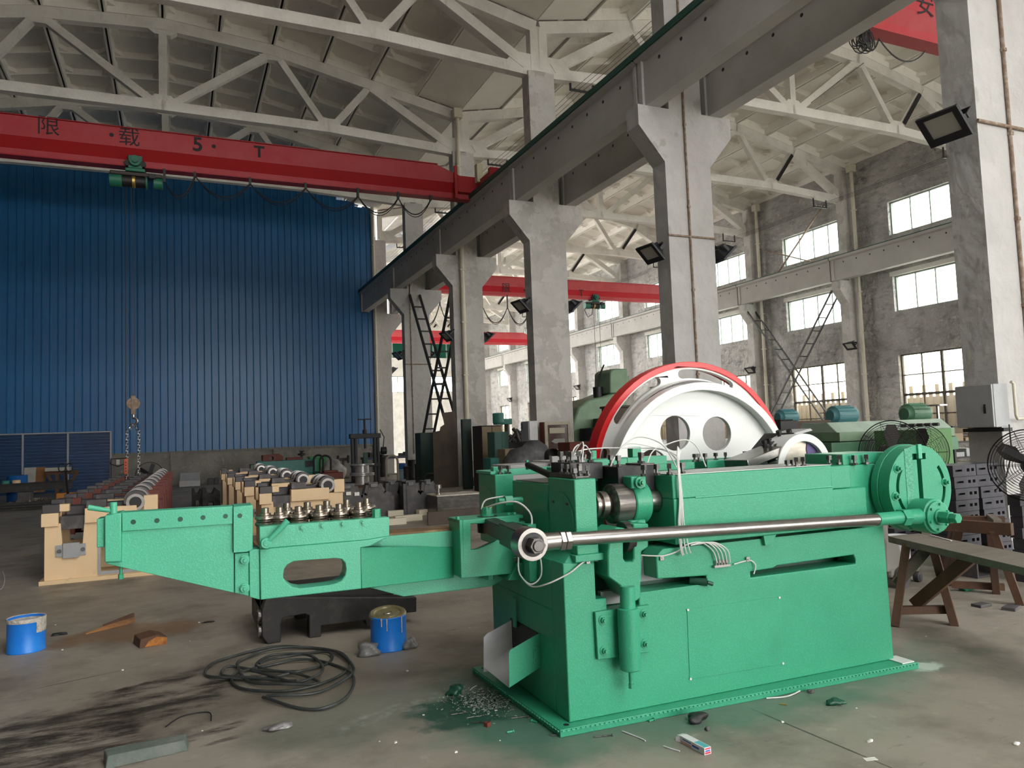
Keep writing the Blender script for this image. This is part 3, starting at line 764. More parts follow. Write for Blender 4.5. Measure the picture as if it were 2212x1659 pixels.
for (px, py, dz) in ((1381, 1042, 1), (1381, 1137, -1)):
    p = M(px, py, v=.10)
    mb = MB(); mb.box(p.x - .05, p.x + .05, .105, .24, p.z - .035, p.z + .035); mb.cyl((p.x, .105, p.z), (p.x, .09, p.z), .034, n=20); part('strap_lug', mb, M_green, strap, .008)
    bolt((p.x, .088, p.z), (0, -1, 0), .022, .02, M_green, True, strap)

# swing lever that carries the roller, with its cylinder
vL = .02
fork = PV([(1313, 1150), (1328, 1138), (1345, 1140), (1341, 1166), (1341, 1204), (1345, 1212), (1360, 1212), (1363, 1204), (1363, 1166), (1362, 1130), (1395, 1130), (1395, 1180), (1380, 1190), (1380, 1232), (1378, 1262), (1379, 1288), (1368, 1297), (1350, 1288), (1333, 1262), (1308, 1244), (1307, 1195)], vL)
mb = MB(); mb.prism(fork, fXZ, vL - .03, vL + .16); part('swing_lever', mb, M_green, bevel=.008)
p = M(1352, 1160, v=.06)
mb = MB(); mb.cyl((p.x - .025, .06, p.z), (p.x + .025, .06, p.z), .085, n=28); part('cam_roller', mb, M_dsteel, bevel=.003)
cy = M(1359, 1380, v=-.02)
yc, xc = -.02, cy.x
z = [M(1359, y, v=-.02).z for y in (1290, 1312, 1447, 1449, 1478, 1487)]
mb = MB(); mb.lathe([(0, z[2]), (.052, z[2]), (.058, z[2] + .006), (.058, z[1] - .004), (.05, z[1]), (0, z[1])], (xc, yc, 0), 'Z', 32); cyl_ = part('spring_cylinder', mb, M_green, bevel=.001)
mb = MB(); mb.cyl((xc, yc, z[1] - .01), (xc + .004, yc, z[0] + .06), .042, n=20); part('plunger', mb, M_green, cyl_, .001)
mb = MB(); mb.cyl((xc, yc, z[2]), (xc, yc, z[4]), .012, n=10); mb.cyl((xc, yc, z[4]), (xc, yc, z[5]), .017, n=6); part('spindle', mb, M_green, cyl_, .001)
for pl in ([(1284, 1322), (1336, 1314), (1340, 1418), (1290, 1424)], [(1374, 1310), (1402, 1306), (1402, 1408), (1376, 1411)]):
    mb = MB(); mb.prism(PV(pl, .045), fXZ, .035, .06); part('mounting_plate', mb, M_green, cyl_, .003)
for px, py in ((1302, 1339), (1305, 1405), (1391, 1326), (1393, 1390)):
    p = M(px, py, v=.035); bolt((p.x, .035, p.z), (0, -1, 0), .017, .014, M_green, True, cyl_)

# connecting rod across the front
RV = -.15
pL, pR = M(1143, 1174, v=RV), M(2012, 1114, v=RV)
dR = (pR - pL).normalized()
mb = MB(); a_ = M(1228, 1165, v=RV); b_ = M(1905, 1121, v=RV); mb.cyl(a_, b_, .036, n=28); rod = part('connecting_rod', mb, M_steel, bevel=0)
mb = MB(); mb.prism(circ(pL.x, pL.z, .082, 32), fXZ, RV - .05, RV + .05); mb.cyl(pL, M(1212, 1167, v=RV), .050, .044, n=24); eye = part('rod_eye', mb, M_steel, bevel=.004)
mb = MB(); c = Vector((pL.x, RV - .05, pL.z)); mb.cyl(c, c + Vector((0, -.004, 0)), .060, n=28); part('eye_bore', mb, M_bsteel, eye, 0)
mb = MB(); mb.cyl(c, c + Vector((0, -.062, 0)), .043, n=6); mb.cyl(c + Vector((0, -.062, 0)), c + Vector((0, -.072, 0)), .028, n=16); part('hex_nut', mb, M_dsteel, eye, .003)
a_, b_ = M(1206, 1168, v=RV), M(1230, 1166, v=RV)
mb = MB(); mb.cyl(a_, a_.lerp(b_, .45), .054, n=6); mb.cyl(a_.lerp(b_, .5), b_, .052, n=6); part('lock_nut', mb, M_steel, rod, .003)
# big end on the crank disc
a_, b_ = M(1893, 1122, v=RV), M(1950, 1117, v=RV)
mb = MB(); mb.cyl(a_, b_, .040, n=24); mb.cyl(M(1944, 1118, v=RV), M(1960, 1117, v=RV), .055, n=6); mb.cyl(b_, pR, .046, .052, n=20); be = part('big_end_neck', mb, M_green, rod, .003)
cB = Vector((pR.x - .012, 0, pR.z + .0))
mb = MB(); mb.lathe([(0, RV + .10), (.105, RV + .10), (.110, RV + .02), (.110, RV - .04), (.098, RV - .045), (.098, RV - .062), (.05, RV - .064), (.05, RV - .08), (0, RV - .08)], (cB.x, 0, cB.z), 'Y', 36); hub = part('big_end_hub', mb, M_green, rod, .003)
for a in (20, 80, 140, 200, 260, 320):
    bolt((cB.x + .08 * math.cos(math.radians(a)), RV - .062, cB.z + .08 * math.sin(math.radians(a))), (0, -1, 0), .009, .008, M_green, False, rod, 'cover_bolt', False)
mb = MB(); mb.cyl((cB.x, RV - .08, cB.z), (cB.x, RV - .15, cB.z), .040, n=6); mb.cyl((cB.x, RV - .15, cB.z), (cB.x, RV - .20, cB.z), .032, n=6); part('crank_pin_nut', mb, M_green, rod, .003)
# crank disc
cD = Vector((2.640, -.06, 1.140)); RD = .280
def arc_slot(r, a0, a1, w, n=10):
    o = [(cD.x + (r + w) * math.cos(a0 + (a1 - a0) * i / n), cD.z + (r + w) * math.sin(a0 + (a1 - a0) * i / n)) for i in range(n + 1)]
    return o + [(cD.x + (r - w) * math.cos(a1 - (a1 - a0) * i / n), cD.z + (r - w) * math.sin(a1 - (a1 - a0) * i / n)) for i in range(n + 1)]
tslot = [(cD.x - .018, cD.z - .20), (cD.x + .020, cD.z - .20), (cD.x + .020, cD.z + .185), (cD.x + .065, cD.z + .185), (cD.x + .065, cD.z + .225), (cD.x - .055, cD.z + .225), (cD.x - .055, cD.z + .185), (cD.x - .018, cD.z + .185)]
R_ = math.radians
mb = MB(); mb.prism(circ(cD.x, cD.z, RD, 64), fXZ, cD.y, cD.y + .085, [tslot, arc_slot(.205, R_(140), R_(222), .012), arc_slot(.215, R_(-30), R_(38), .012)])
disc = part('crank_disc', mb, M_green, bevel=.003)
mb = MB(); mb.cyl((cD.x, cD.y + .088, cD.z), (cD.x, cD.y + .14, cD.z), RD + .006, n=64); mb.cyl((cD.x, cD.y + .14, cD.z), (cD.x, .2, cD.z), .14, n=32); part('disc_back', mb, M_green, disc, .003)
mb = MB(); mb.box(cD.x - .002 - .125, cD.x - .065, cD.y - .0025, cD.y + .001, cD.z - .262, cD.z + .262); part('ground_strip', mb, pmat('speckled_green_strip', (.09, .38, .24), .55, var=(90, (.03, .25, .14), .42, .58)), disc, 0)
mb = MB(); mb.box(cD.x - .012, cD.x + .022, cD.y - .012, cD.y + .01, cD.z + .19, cD.z + .285); part('tee_bolt', mb, M_litgreen, disc, .003)
for px, py in ((1938, 1012), (1934, 1072), (2041, 1041)):
    p = M(px, py, v=cD.y); bolt((p.x, cD.y, p.z), (0, -1, 0), .020, .018, M_green, True, disc)

# flywheel: red rimmed disc, grooved belt drum, white front wheel
VB = 1.66
cR, cW = Vector((2.098, VB, 1.179)), Vector((1.955, 1.30, 1.085))
M_groove = pmat('belt_groove_shade', (.045, .045, .05), .6)  # dark grey paints the shade on the groove floors
fw = None
def ann(c, r0, r1, v0, v1, holes=(), n=72, hr=None):
    mb = MB(); inner = [circ(c.x, c.z, r0, n)] if r0 else []
    mb.prism(circ(c.x, c.z, r1, n), fXZ, v0, v1, inner + list(holes)); return mb
def kid(c, r, a0, a1, w, n=12):
    o = [(c.x + (r + w) * math.cos(a0 + (a1 - a0) * i / n), c.z + (r + w) * math.sin(a0 + (a1 - a0) * i / n)) for i in range(n + 1)]
    o += [(c.x + r * math.cos(a1) + w * math.cos(a1 + math.pi * k / 6), c.z + r * math.sin(a1) + w * math.sin(a1 + math.pi * k / 6)) for k in range(1, 6)]
    o += [(c.x + (r - w) * math.cos(a1 - (a1 - a0) * i / n), c.z + (r - w) * math.sin(a1 - (a1 - a0) * i / n)) for i in range(n + 1)]
    return o + [(c.x + r * math.cos(a0) + w * math.cos(a0 + math.pi + math.pi * k / 6), c.z + r * math.sin(a0) + w * math.sin(a0 + math.pi + math.pi * k / 6)) for k in range(1, 6)]
ks = [kid(cR, .868, R_(a), R_(a + 33), .038) for a in (62, 112, 164, 214, 266, 316, 8)]
fw = part('flywheel', ann(cR, .922, .970, VB - .015, VB + .13), M_redrim, bevel=.006)
part('flywheel_web', ann(cR, .72, .923, VB, VB + .05, ks), M_whitep, fw, .004)
# drum: skew loft from the red disc to the white lip, five belt grooves
mb = MB(); rings = []; n = 72
prof = [(VB, .80), (VB - .03, .80), (VB - .05, .825), (1.475, .835)]
for k in range(5): prof += [(1.462 - .030 * k, .846), (1.456 - .030 * k, .80), (1.446 - .030 * k, .80), (1.440 - .030 * k, .846)]
prof += [(1.30, .850)]
for v, r in prof:
    t = (VB - v) / (VB - 1.3); c = cR.lerp(cW, t)
    rings.append([mb.bm.verts.new((c.x + r * math.cos(2 * math.pi * i / n), v, c.z + r * math.sin(2 * math.pi * i / n))) for i in range(n)])
for A, B_ in zip(rings, rings[1:]):
    for i in range(n): mb.face([A[i], A[(i + 1) % n], B_[(i + 1) % n], B_[i]])
dr = part('belt_drum', mb, [M_whitep, M_groove], fw, 0, 30)
for f in dr.data.polygons:
    cc = f.center; v = cc.y; t = (VB - v) / (VB - 1.3); c = cR.lerp(cW, t); r = math.hypot(cc.x - c.x, cc.z - c.z)
    if r < .83 and 1.31 < v < 1.46: f.material_index = 1
part('drum_lip', ann(cW, .80, .863, 1.285, 1.40), M_whitep, fw, .006)
hw = []
for px, py in ((1459, 936), (1549, 937), (1410, 1010)):
    p = M(px, py, v=1.37); hw.append(circ(p.x, p.z, .138, 32))
part('drum_web', ann(cW, .12, .805, 1.37, 1.41, hw), M_whitep, fw, .004)
mb = MB(); mb.cyl((cW.x, 1.19, cW.z), (cR.x, VB + .1, cR.z), .125, n=28); part('wheel_hub', mb, M_dsteel, fw, .003)
# small front wheel and the slide that it drives
cS = Vector((2.30, .62, 1.272)); 
mb = MB(); mb.prism(circ(cS.x, cS.z, .245, 48), fXZ, .60, .80, [circ(cS.x, cS.z, .19, 48)]); sw = part('cam_wheel', mb, M_whitep, bevel=.006)
mb = MB(); mb.cyl((cS.x, .64, cS.z), (cS.x, .70, cS.z), .192, n=48); part('ground_face', mb, pmat('scraped_steel_face', (.55, .50, .42), .35, .8, var=(5, (.36, .32, .28), .4, .65, (1, 1, 4))), sw, 0)
pp = [(M(x, y, v=.635).x, M(x, y, v=.635).z) for x, y in ((1744, 951), (1757, 951), (1767, 958), (1765, 975), (1757, 984), (1745, 986), (1742, 970))]
mb = MB(); mb.prism(pp, fXZ, .634, .641); part('purple_mark', mb, M_purple, sw, 0)
a_, b_ = Vector((1.55, .62, 1.28)), Vector((1.98, .70, 1.36))
a_, b_ = M(1590, 1003, v=.62), M(1668, 972, v=.72)
mb = MB(); mb.bar(a_, b_, .20, .06); part('ram_slide', mb, M_steel, bevel=.004)
a_, b_ = M(1662, 985, v=.78), M(1690, 950, v=.82)
mb = MB(); mb.bar(a_, b_, .26, .13); mb.bar(M(1652, 967, v=.76), M(1678, 957, v=.76), .06, .05); cb = part('rod_cap', mb, M_bsteel, bevel=.006)
mb = MB(); mb.cyl(M(1672, 1000, v=.66), M(1684, 968, v=.70), .05, n=18); part('cap_pin', mb, M_steel, cb, .002)
mb = MB(); mb.prism(PV([(1683, 941), (1738, 926), (1743, 930), (1690, 946)], .80), fXZ, .74, .96); part('cap_plate', mb, M_grey, cb, .001)
for px, py, v in ((1652, 965, .74), (1662, 960, .74), (1684, 945, .76), (1706, 943, .78)):
    p = M(px, py, v=v); u, w = p.x, p.z
    mb = MB(); mb.cyl((u, v, w), (u - .015, v - .01, w + .05), .014, n=8); mb.cyl((u - .008, v - .006, w + .03), (u - .015, v - .01, w + .05), .022, n=6); part('cap_bolt', mb, M_bsteel, cb, 0)

# ------------------------------------------------ feed bracket and lever on the end
bv = .65
out = PV([(999, 1123), (1122, 1119), (1122, 1128), (1130, 1131), (1145, 1150), (1145, 1236), (999, 1249)], bv)
win = PV([(1017, 1132), (1108, 1128.5), (1108, 1152), (1030, 1187), (1017, 1187)], bv)
mb = MB(); mb.prism(out, fXZ, bv, bv + .045, [win]); brk = part('feed_bracket', mb, M_green, bevel=.005)
a_ = M(999, 1123, v=bv); b_ = M(999, 1249, v=bv)
mb = MB(); mb.box(a_.x - .02, a_.x + .0, bv, bv + .22, b_.z, a_.z); mb.box(a_.x - .02, .12, bv + .03, bv + .24, a_.z - .022, a_.z - .002); mb.box(a_.x, .1, bv + .03, bv + .24, b_.z, b_.z + .03); mb.box(.04, .12, bv, bv + .30, .80, 1.05); part('bracket_side', mb, M_green, brk, .004)
for px, py in ((990, 1119), (1099, 1112), (1112, 1114)):
    p = M(px, py, v=bv + .05); bolt((p.x, bv + .06, a_.z), (0, 0, 1), .013, .012, M_green, False, brk, washer=False)
pv = M(1053, 1118, v=bv + .1)
mb = MB(); mb.cyl((pv.x, bv + .1, a_.z - .005), (pv.x, bv + .1, a_.z + .012), .04, n=24); mb.cyl((pv.x, bv + .1, a_.z + .01), (pv.x, bv + .1, a_.z + .055), .034, n=6); mb.cyl((pv.x, bv + .1, a_.z - .075), (pv.x, bv + .1, a_.z - .02), .058, n=24); part('pivot_bolt', mb, M_green, brk, .003)
mb = MB(); mb.cyl((pv.x, bv + .1, b_.z - .045), (pv.x, bv + .1, b_.z), .032, n=6); part('pivot_nut', mb, M_green, brk, .003)
mb = MB(); A = Vector((pv.x, bv + .1, pL.z + .005)); Bp = Vector((pL.x + .01, RV + .06, pL.z)); mid = A.lerp(Bp, .55)
mb.bar(A, mid, .085, .085); mb.bar(mid, Bp + Vector((0, .0, 0)), .095, .115); mb.cyl((A.x, A.y, A.z - .05), (A.x, A.y, A.z + .05), .065, n=24); part('feed_lever', mb, pmat('dark_green_steel', (.030, .042, .036), .4, .3, var=(6, (.06, .075, .065), .5, .8)), mach, .005)
# strips and wedge on the end face
mb = MB(); mb.box(.03, .085, .40, .48, .73, 1.06); part('guide_strip', mb, M_green)
mb = MB(); mb.hexa([Vector(p) for p in ((-.02, .62, .71), (.09, .62, .70), (-.02, .80, .71), (.09, .80, .70), (.05, .62, .80), (.09, .62, .80), (.05, .80, .80), (.09, .80, .80))]); part('support_wedge', mb, M_green)
mb = MB(); p = M(1110, 1322, v=.75); mb.box(p.x - .006, p.x + .006, .72, .76, p.z - .09, p.z + .09); part('hinge_strip', mb, M_green, bevel=.001)
for px, py, v in ((1096, 1081, .72), (1148, 1250, .55)):
    p = M(px, py, v=v); mb = MB(); mb.cyl((p.x - .06, v, p.z), (p.x + .09, v, p.z), .018, n=10); mb.cyl((p.x - .02, v, p.z), (p.x + .03, v, p.z), .032, n=6); mb.cyl((p.x + .06, v, p.z - .005), (p.x + .1, v, p.z - .005), .022, n=10); part('stud_bolt', mb, M_green, bevel=.001)

# ------------------------------------------------ discharge chute
cv = .415
side = PV([(1168, 1366), (1168, 1441), (1100, 1486), (1099, 1411), (1102, 1404)], cv)
mb = MB(); mb.prism(side, fXZ, cv, cv + .004); ch = part('chute_side', mb, M_green, bevel=.001)
e0, e1 = M(1100, 1486, v=cv), M(1168, 1441, v=cv)
far0 = M(1046, 1452, u=e0.x)
dv = far0.y - e0.y
mb = MB(); mb.hexa([Vector((e0.x, cv + .005, e0.z)), Vector((e1.x + .06, cv + .005, e1.z + .04)), Vector((e0.x, cv + dv, e0.z)), Vector((e1.x + .06, cv + dv, e1.z + .04)), Vector((e0.x, cv + .005, e0.z + .003)), Vector((e1.x + .06, cv + .005, e1.z + .043)), Vector((e0.x, cv + dv, e0.z + .003)), Vector((e1.x + .06, cv + dv, e1.z + .043))]); part('chute_floor', mb, M_chutein, ch, 0)
vf = cv + dv
fs = PV([(1045, 1452), (1045, 1377), (1052, 1369), (1132, 1325), (1172, 1345), (1172, 1420)], vf)
mb = MB(); mb.prism(fs, fXZ, vf, vf + .004); part('chute_far_side', mb, M_chutein, ch, 0)
mb = MB(); p = M(1158, 1415, v=cv - .004); mb.box(p.x - .018, p.x + .018, cv - .004, cv, p.z - .05, p.z + .05)
for dz in (.025, -.028): mb.cyl((p.x, cv - .004, p.z + dz), (p.x, cv - .012, p.z + dz), .008, n=8)
part('chute_hinge', mb, M_green, ch, .001)
mb = MB(); mb.box(.078, .0845, cv + .02, vf + .02, e1.z - .01, e1.z + .19); part('opening_shade_plate', mb, M_black, ch, 0)  # black sheet stands in for the shade inside the chute mouth

# ------------------------------------------------ wire straightening arm
av = .62
pl = [(262, 1108), (504, 1094), (506, 1281), (229, 1218), (229, 1213), (262, 1213)]
mb = MB(); mb.prism(PV(pl, av), fXZ, av, av + .14); arm = part('arm_plate', mb, M_litgreen, bevel=.005)
mb = MB(); mb.prism(PV([(263, 1107), (503, 1093.5), (503, 1132), (264, 1148)], av - .012), fXZ, av - .012, av); bar_ = part('arm_bar', mb, M_litgreen, arm, .003)
for px, py in ((288, 1127.5), (339, 1124.5), (389.5, 1121.5), (438.5, 1118), (487, 1115)):
    p = M(px, py, v=av - .012); mb = MB(); mb.cyl((p.x, av - .0135, p.z), (p.x, av - .006, p.z), .0125, n=14); part('screw_hole', mb, M_dgreen, arm, 0)
mb = MB(); mb.prism(PV([(226, 1114), (261.5, 1107.5), (261.5, 1213), (226, 1215)], av - .03), fXZ, av - .03, av + .16); part('end_cap', mb, M_litgreen, arm, .005)
mb = MB(); mb.prism(PV([(209, 1121), (226, 1119), (226, 1182), (209, 1183)], av + .0), fXZ, av, av + .13); part('wire_guide', mb, M_litgreen, arm, .004)
mb = MB(); mb.prism(PV([(504, 1094), (546, 1091), (546, 1187), (536, 1192), (504, 1194)], av - .025), fXZ, av - .025, av + .16); part('clamp_block', mb, M_litgreen, arm, .004)
p = M(518, 1114, v=av - .025); mb = MB(); mb.cyl((p.x, av - .0265, p.z), (p.x, av - .02, p.z), .0125, n=14); part('screw_hole', mb, M_dgreen, arm, 0)
mb = MB(); mb.prism(PV([(507, 1196), (538, 1193), (538, 1288), (507, 1281)], av - .005), fXZ, av - .005, av + .14); part('hinge_plate', mb, M_litgreen, arm, .004)
for py in (1209, 1270):
    p = M(529, py, v=av - .005); mb = MB(); mb.cyl((p.x, av - .005, p.z), (p.x, av - .012, p.z), .026, n=20); mb.cyl((p.x - .006, av - .012, p.z), (p.x - .006, av - .035, p.z), .019, n=6); mb.cyl((p.x, av - .03, p.z), (p.x, av - .045, p.z), .01, n=10); part('stud_nut', mb, M_litgreen, arm, .001)
mb = MB(); mb.prism(PV([(538, 1187), (561, 1186), (562, 1296), (539, 1290)], av - .015), fXZ, av - .015, av + .16); part('swing_plate', mb, M_litgreen, arm, .004)
# middle plate with the long rounded opening
sl = PV([(612, 1240), (614, 1229), (622, 1219), (634, 1213), (650, 1211), (724, 1206), (738, 1208), (746, 1217), (748, 1228), (746, 1242), (738, 1254), (724, 1261), (705, 1264.5), (650, 1271), (632, 1268), (618, 1258), (612, 1248)], av - .03)
mb = MB(); mb.prism(PV([(561, 1186.5), (790, 1167), (841, 1158.5), (800, 1180), (779, 1183), (781, 1272), (563, 1296)], av - .03), fXZ, av - .03, av + .10, [sl]); mid_ = part('middle_plate', mb, M_litgreen, arm, .005)
mb = MB(); mb.prism(PV([(560.5, 1138), (841, 1117), (841.5, 1158), (790, 1166.5), (561, 1186)], av - .022), fXZ, av - .022, av + .05); part('roller_bar', mb, M_litgreen, arm, .004)
for px, py in ((607, 1144), (653, 1138.5), (697, 1134.5), (741, 1131), (785, 1128)):
    p = M(px, py, v=av - .022); bolt((p.x, av - .022, p.z), (0, -1, 0), .012, .012, M_litgreen, False, arm, washer=True)
mb = MB(); mb.box(M(560, 1138, v=av).x + .01, M(841, 1120, v=av).x, av + .10, av + .30, M(700, 1180, v=av).z, M(700, 1140, v=av).z); part('roller_bed', mb, M_dgreen, arm, .004)
# straightening rollers in two rows
mb = MB(); mb.lathe([(0, 0), (.050, 0), (.054, .006), (.054, .015), (.042, .024), (.042, .028), (.054, .037), (.054, .046), (.050, .052), (.030, .056), (.030, .066), (.020, .068), (.020, .094), (.010, .096), (0, .096)], n=20); rm = mb.mesh('roller', pmat('oily_roller_steel', (.34, .30, .25), .25, .9, var=(14, (.12, .10, .08), .45, .65)))
mb = MB(); mb.cyl((0, 0, .084), (0, 0, .092), .011, n=6); 
for i, (px, py) in enumerate(((573, 1130), (604, 1128), (645, 1126), (690, 1123), (733, 1120), (776, 1116))):
    p = M(px, py, v=av + .08); obj('straightening_roller', rm, arm, loc=(p.x, av + .08, p.z - .012))
for i, (px, py) in enumerate(((620, 1118), (664, 1116), (706, 1113), (749, 1110), (792, 1107))):
    p = M(px, py, v=av + .19); obj('straightening_roller', rm, arm, loc=(p.x, av + .19, p.z - .012))
p = M(813, 1111, v=av + .02); mb = MB(); mb.cyl((p.x, av + .02, p.z - .02), (p.x, av + .02, p.z + .03), .026, n=6); part('hex_nut', mb, M_green, arm, .002)
# crank lever on the middle plate, lever at the free end
p, p2 = M(575, 1173, v=av - .045), M(621, 1124, v=av - .045)
mb = MB(); mb.cyl((p.x, av - .03, p.z), (p.x, av - .062, p.z), .028, n=24); mb.cyl(p + Vector((0, -.008, 0)), p2 + Vector((0, -.02, 0)), .011, .017, n=12); mb.cyl((p.x, av - .062, p.z), (p.x, av - .066, p.z), .016, n=20); part('crank_lever', mb, M_litgreen, arm, .002)
p, p2 = M(245, 1104, v=av + .02), M(190, 1096, v=av + .02)
mb = MB(); mb.cyl(p, p2, .011, .014, n=12); mb.cyl((p.x, p.y, p.z - .03), (p.x, p.y, p.z + .045), .017, n=14); mb.cyl((p.x + .01, p.y, p.z - .03), (p.x + .01, p.y, p.z - .012), .04, n=20); part('clamp_handle', mb, M_litgreen, arm, .002)
p = M(261, 1238, v=av + .04); mb = MB(); mb.cyl((p.x, av + .04, p.z - .02), (p.x, av + .04, p.z + .05), .008, n=8); mb.cyl((p.x, av + .04, p.z - .03), (p.x, av + .04, p.z - .005), .013, n=6); part('stop_screw', mb, M_green, arm, .001)
# bent plate, back beam, lower web
a_, b_, c_, d_2 = M(779, 1182, v=av - .02), M(980, 1182, v=.80), M(981, 1248, v=.80), M(781, 1272, v=av - .02)
mb = MB(); mb.hexa([d_2, c_, d_2 + Vector((.02, .06, 0)), c_ + Vector((0, .06, 0)), a_, b_, a_ + Vector((.02, .06, 0)), b_ + Vector((0, .06, 0))]); part('bent_plate', mb, M_green, arm, .004)  # darker green than the arm paints the shade of this turned face
mb = MB(); mb.prism(PV([(800, 1168), (841, 1158), (985, 1146), (985, 1182), (780, 1186)], .80), fXZ, .80, .88); part('back_beam', mb, M_litgreen, arm, .004)
mb = MB(); mb.prism(PV([(801, 1270), (872, 1289), (1060, 1267), (1085, 1255), (1085, 1232), (900, 1248)], .84), fXZ, .84, .90); part('lower_web', mb, M_litgreen, arm, .004)
mb = MB(); mb.prism(PV([(841, 1158), (985, 1146), (985, 1142), (841, 1152)], .82), fXZ, .82, 1.0); part('wire_channel', mb, pmat('rusty_brown_steel', (.16, .09, .04), .6, .2, var=(7, (.35, .25, .12), .5, .7)), arm, .002)

# ------------------------------------------------ hoses, clips, manifold
def hose(pts, r=.0042, mat=M_hose, name='oil_hose'):
    P_ = [Vector(p) for p in pts]; out = []
    for i in range(len(P_) - 1):          # Catmull-Rom
        p0, p1, p2, p3 = P_[max(i - 1, 0)], P_[i], P_[i + 1], P_[min(i + 2, len(P_) - 1)]
        for k in range(6):
            t = k / 6; out.append(.5 * ((2 * p1) + (p2 - p0) * t + (2 * p0 - 5 * p1 + 4 * p2 - p3) * t * t + (3 * p1 - p0 - 3 * p2 + p3) * t ** 3))
    out.append(P_[-1]); mb = MB(); mb.tube(out, r, 6); return mb.build(name, mat, mach, 0)
hz = lambda L_: [M(x, y, v=v) for x, y, v in L_]
hose(hz([(1052, 1096, .74), (1080, 1087, .6), (1118, 1085, .5), (1146, 1110, .45), (1148, 1146, .40), (1143, 1152, .38)]), .006)
hose(hz([(1040, 1100, .78), (1050, 1080, .78), (1090, 1072, .75)]), .005)
hose(hz([(1120, 1200, .5), (1122, 1238, .42), (1146, 1262, .3), (1168, 1245, .28), (1168, 1210, .3), (1158, 1196, .35)]), .0045)
hose(hz([(1122, 1240, .44), (1146, 1266, .25), (1180, 1262, .1), (1230, 1238, .05), (1262, 1213, .05), (1284, 1211, .08), (1302, 1214, .16)]), .0045)
hose(hz([(1380, 1199, .1), (1420, 1201, .05), (1440, 1199, .045), (1465, 1190, .04), (1485, 1176, .03), (1515, 1172, .03), (1540, 1190, .04), (1549, 1216, .04)]), .0042)
for i in range(4):
    hose(hz([(1492 + 6 * i, 1178 - i, .03), (1525 + 6 * i, 1172, .02), (1547 + 8 * i, 1188, .03), (1556 + 7 * i, 1215, .045)]), .0042)
for i, (x0, xb) in enumerate(((1461, 1470), (1464, 1473), (1468, 1480), (1472, 1488))):
    hose(hz([(1464 + i * 2, 965 + i * 3, .2), (1463 + i, 990, .12), (1465 + i, 1020, .02), (1468 + i * 2, 1080, .012), (x0 + 5, 1130, .012), (xb, 1185, .012), (xb + 4, 1200 - 2 * i, .03)]), .0042)
hose(hz([(1250, 995, .3), (1262, 962, .35), (1276, 978, .4)]), .004); hose(hz([(1228, 1003, .3), (1240, 970, .35), (1250, 962, .35), (1232, 990, .4)]), .004); hose(hz([(1257, 1003, .3), (1259, 955, .34), (1236, 985, .4)]), .004)
hose(hz([(1228, 1000, .32), (1250, 975, .4), (1300, 968, .5), (1380, 968, .5), (1430, 970, .4), (1464, 985, .3)]), .0042)
hose(hz([(1340, 968, .5), (1378, 944, .5), (1430, 960, .4), (1462, 1010, .2)]), .0042)
hose(hz([(1396, 1008, .3), (1410, 975, .4), (1440, 960, .5), (1480, 950, .5), (1505, 965, .5), (1525, 1008, .4)]), .0042)
hose(hz([(1318, 1010, .3), (1330, 985, .35), (1360, 958, .45), (1440, 975, .4), (1466, 1000, .25)]), .0042)
hose(hz([(1585, 1219, .05), (1605, 1213, .05), (1622, 1211, .05), (1632, 1222, .045), (1628, 1240, .05)]), .0042)
p = M(1557, 1221, v=.05); mb = MB(); mb.box(p.x - .055, p.x + .06, .035, .06, p.z - .010, p.z + .004)
for i in range(5): mb.cyl((p.x - .035 + .02 * i, .047, p.z), (p.x - .035 + .02 * i, .047, p.z + .03), .006, n=8)
part('oil_manifold', mb, M_steel, mach, .001)
for px, py, v in ((1114, 1209, bv - .002), (1270, 1212, .055), (1429, 1205, .055), (1615, 1208, .05), (1470, 1115, .028)):
    p = M(px, py, v=v); mb = MB(); mb.box(p.x - .012, p.x + .012, v - .006, v, p.z - .014, p.z + .014); mb.cyl((p.x, v - .006, p.z), (p.x, v - .010, p.z), .005, n=8); part('hose_clip', mb, M_steel, mach, .001)
p = M(1051, 1097, v=.74); mb = MB(); mb.cyl(p - Vector((0, 0, .03)), p + Vector((0, 0, .01)), .008, n=8); mb.cyl(p, p + Vector((.03, -.01, 0)), .008, n=8); part('brass_elbow', mb, M_brass, mach, 0)
p = M(1515, 1257, v=.07); mb = MB(); mb.cyl((p.x - .06, .10, p.z + .01), (p.x + .02, .04, p.z), .022, n=14); mb.cyl((p.x + .02, .04, p.z), (p.x + .05, .03, p.z - .012), .012, n=8); part('drain_pipe', mb, M_dgreen, mach, 0)
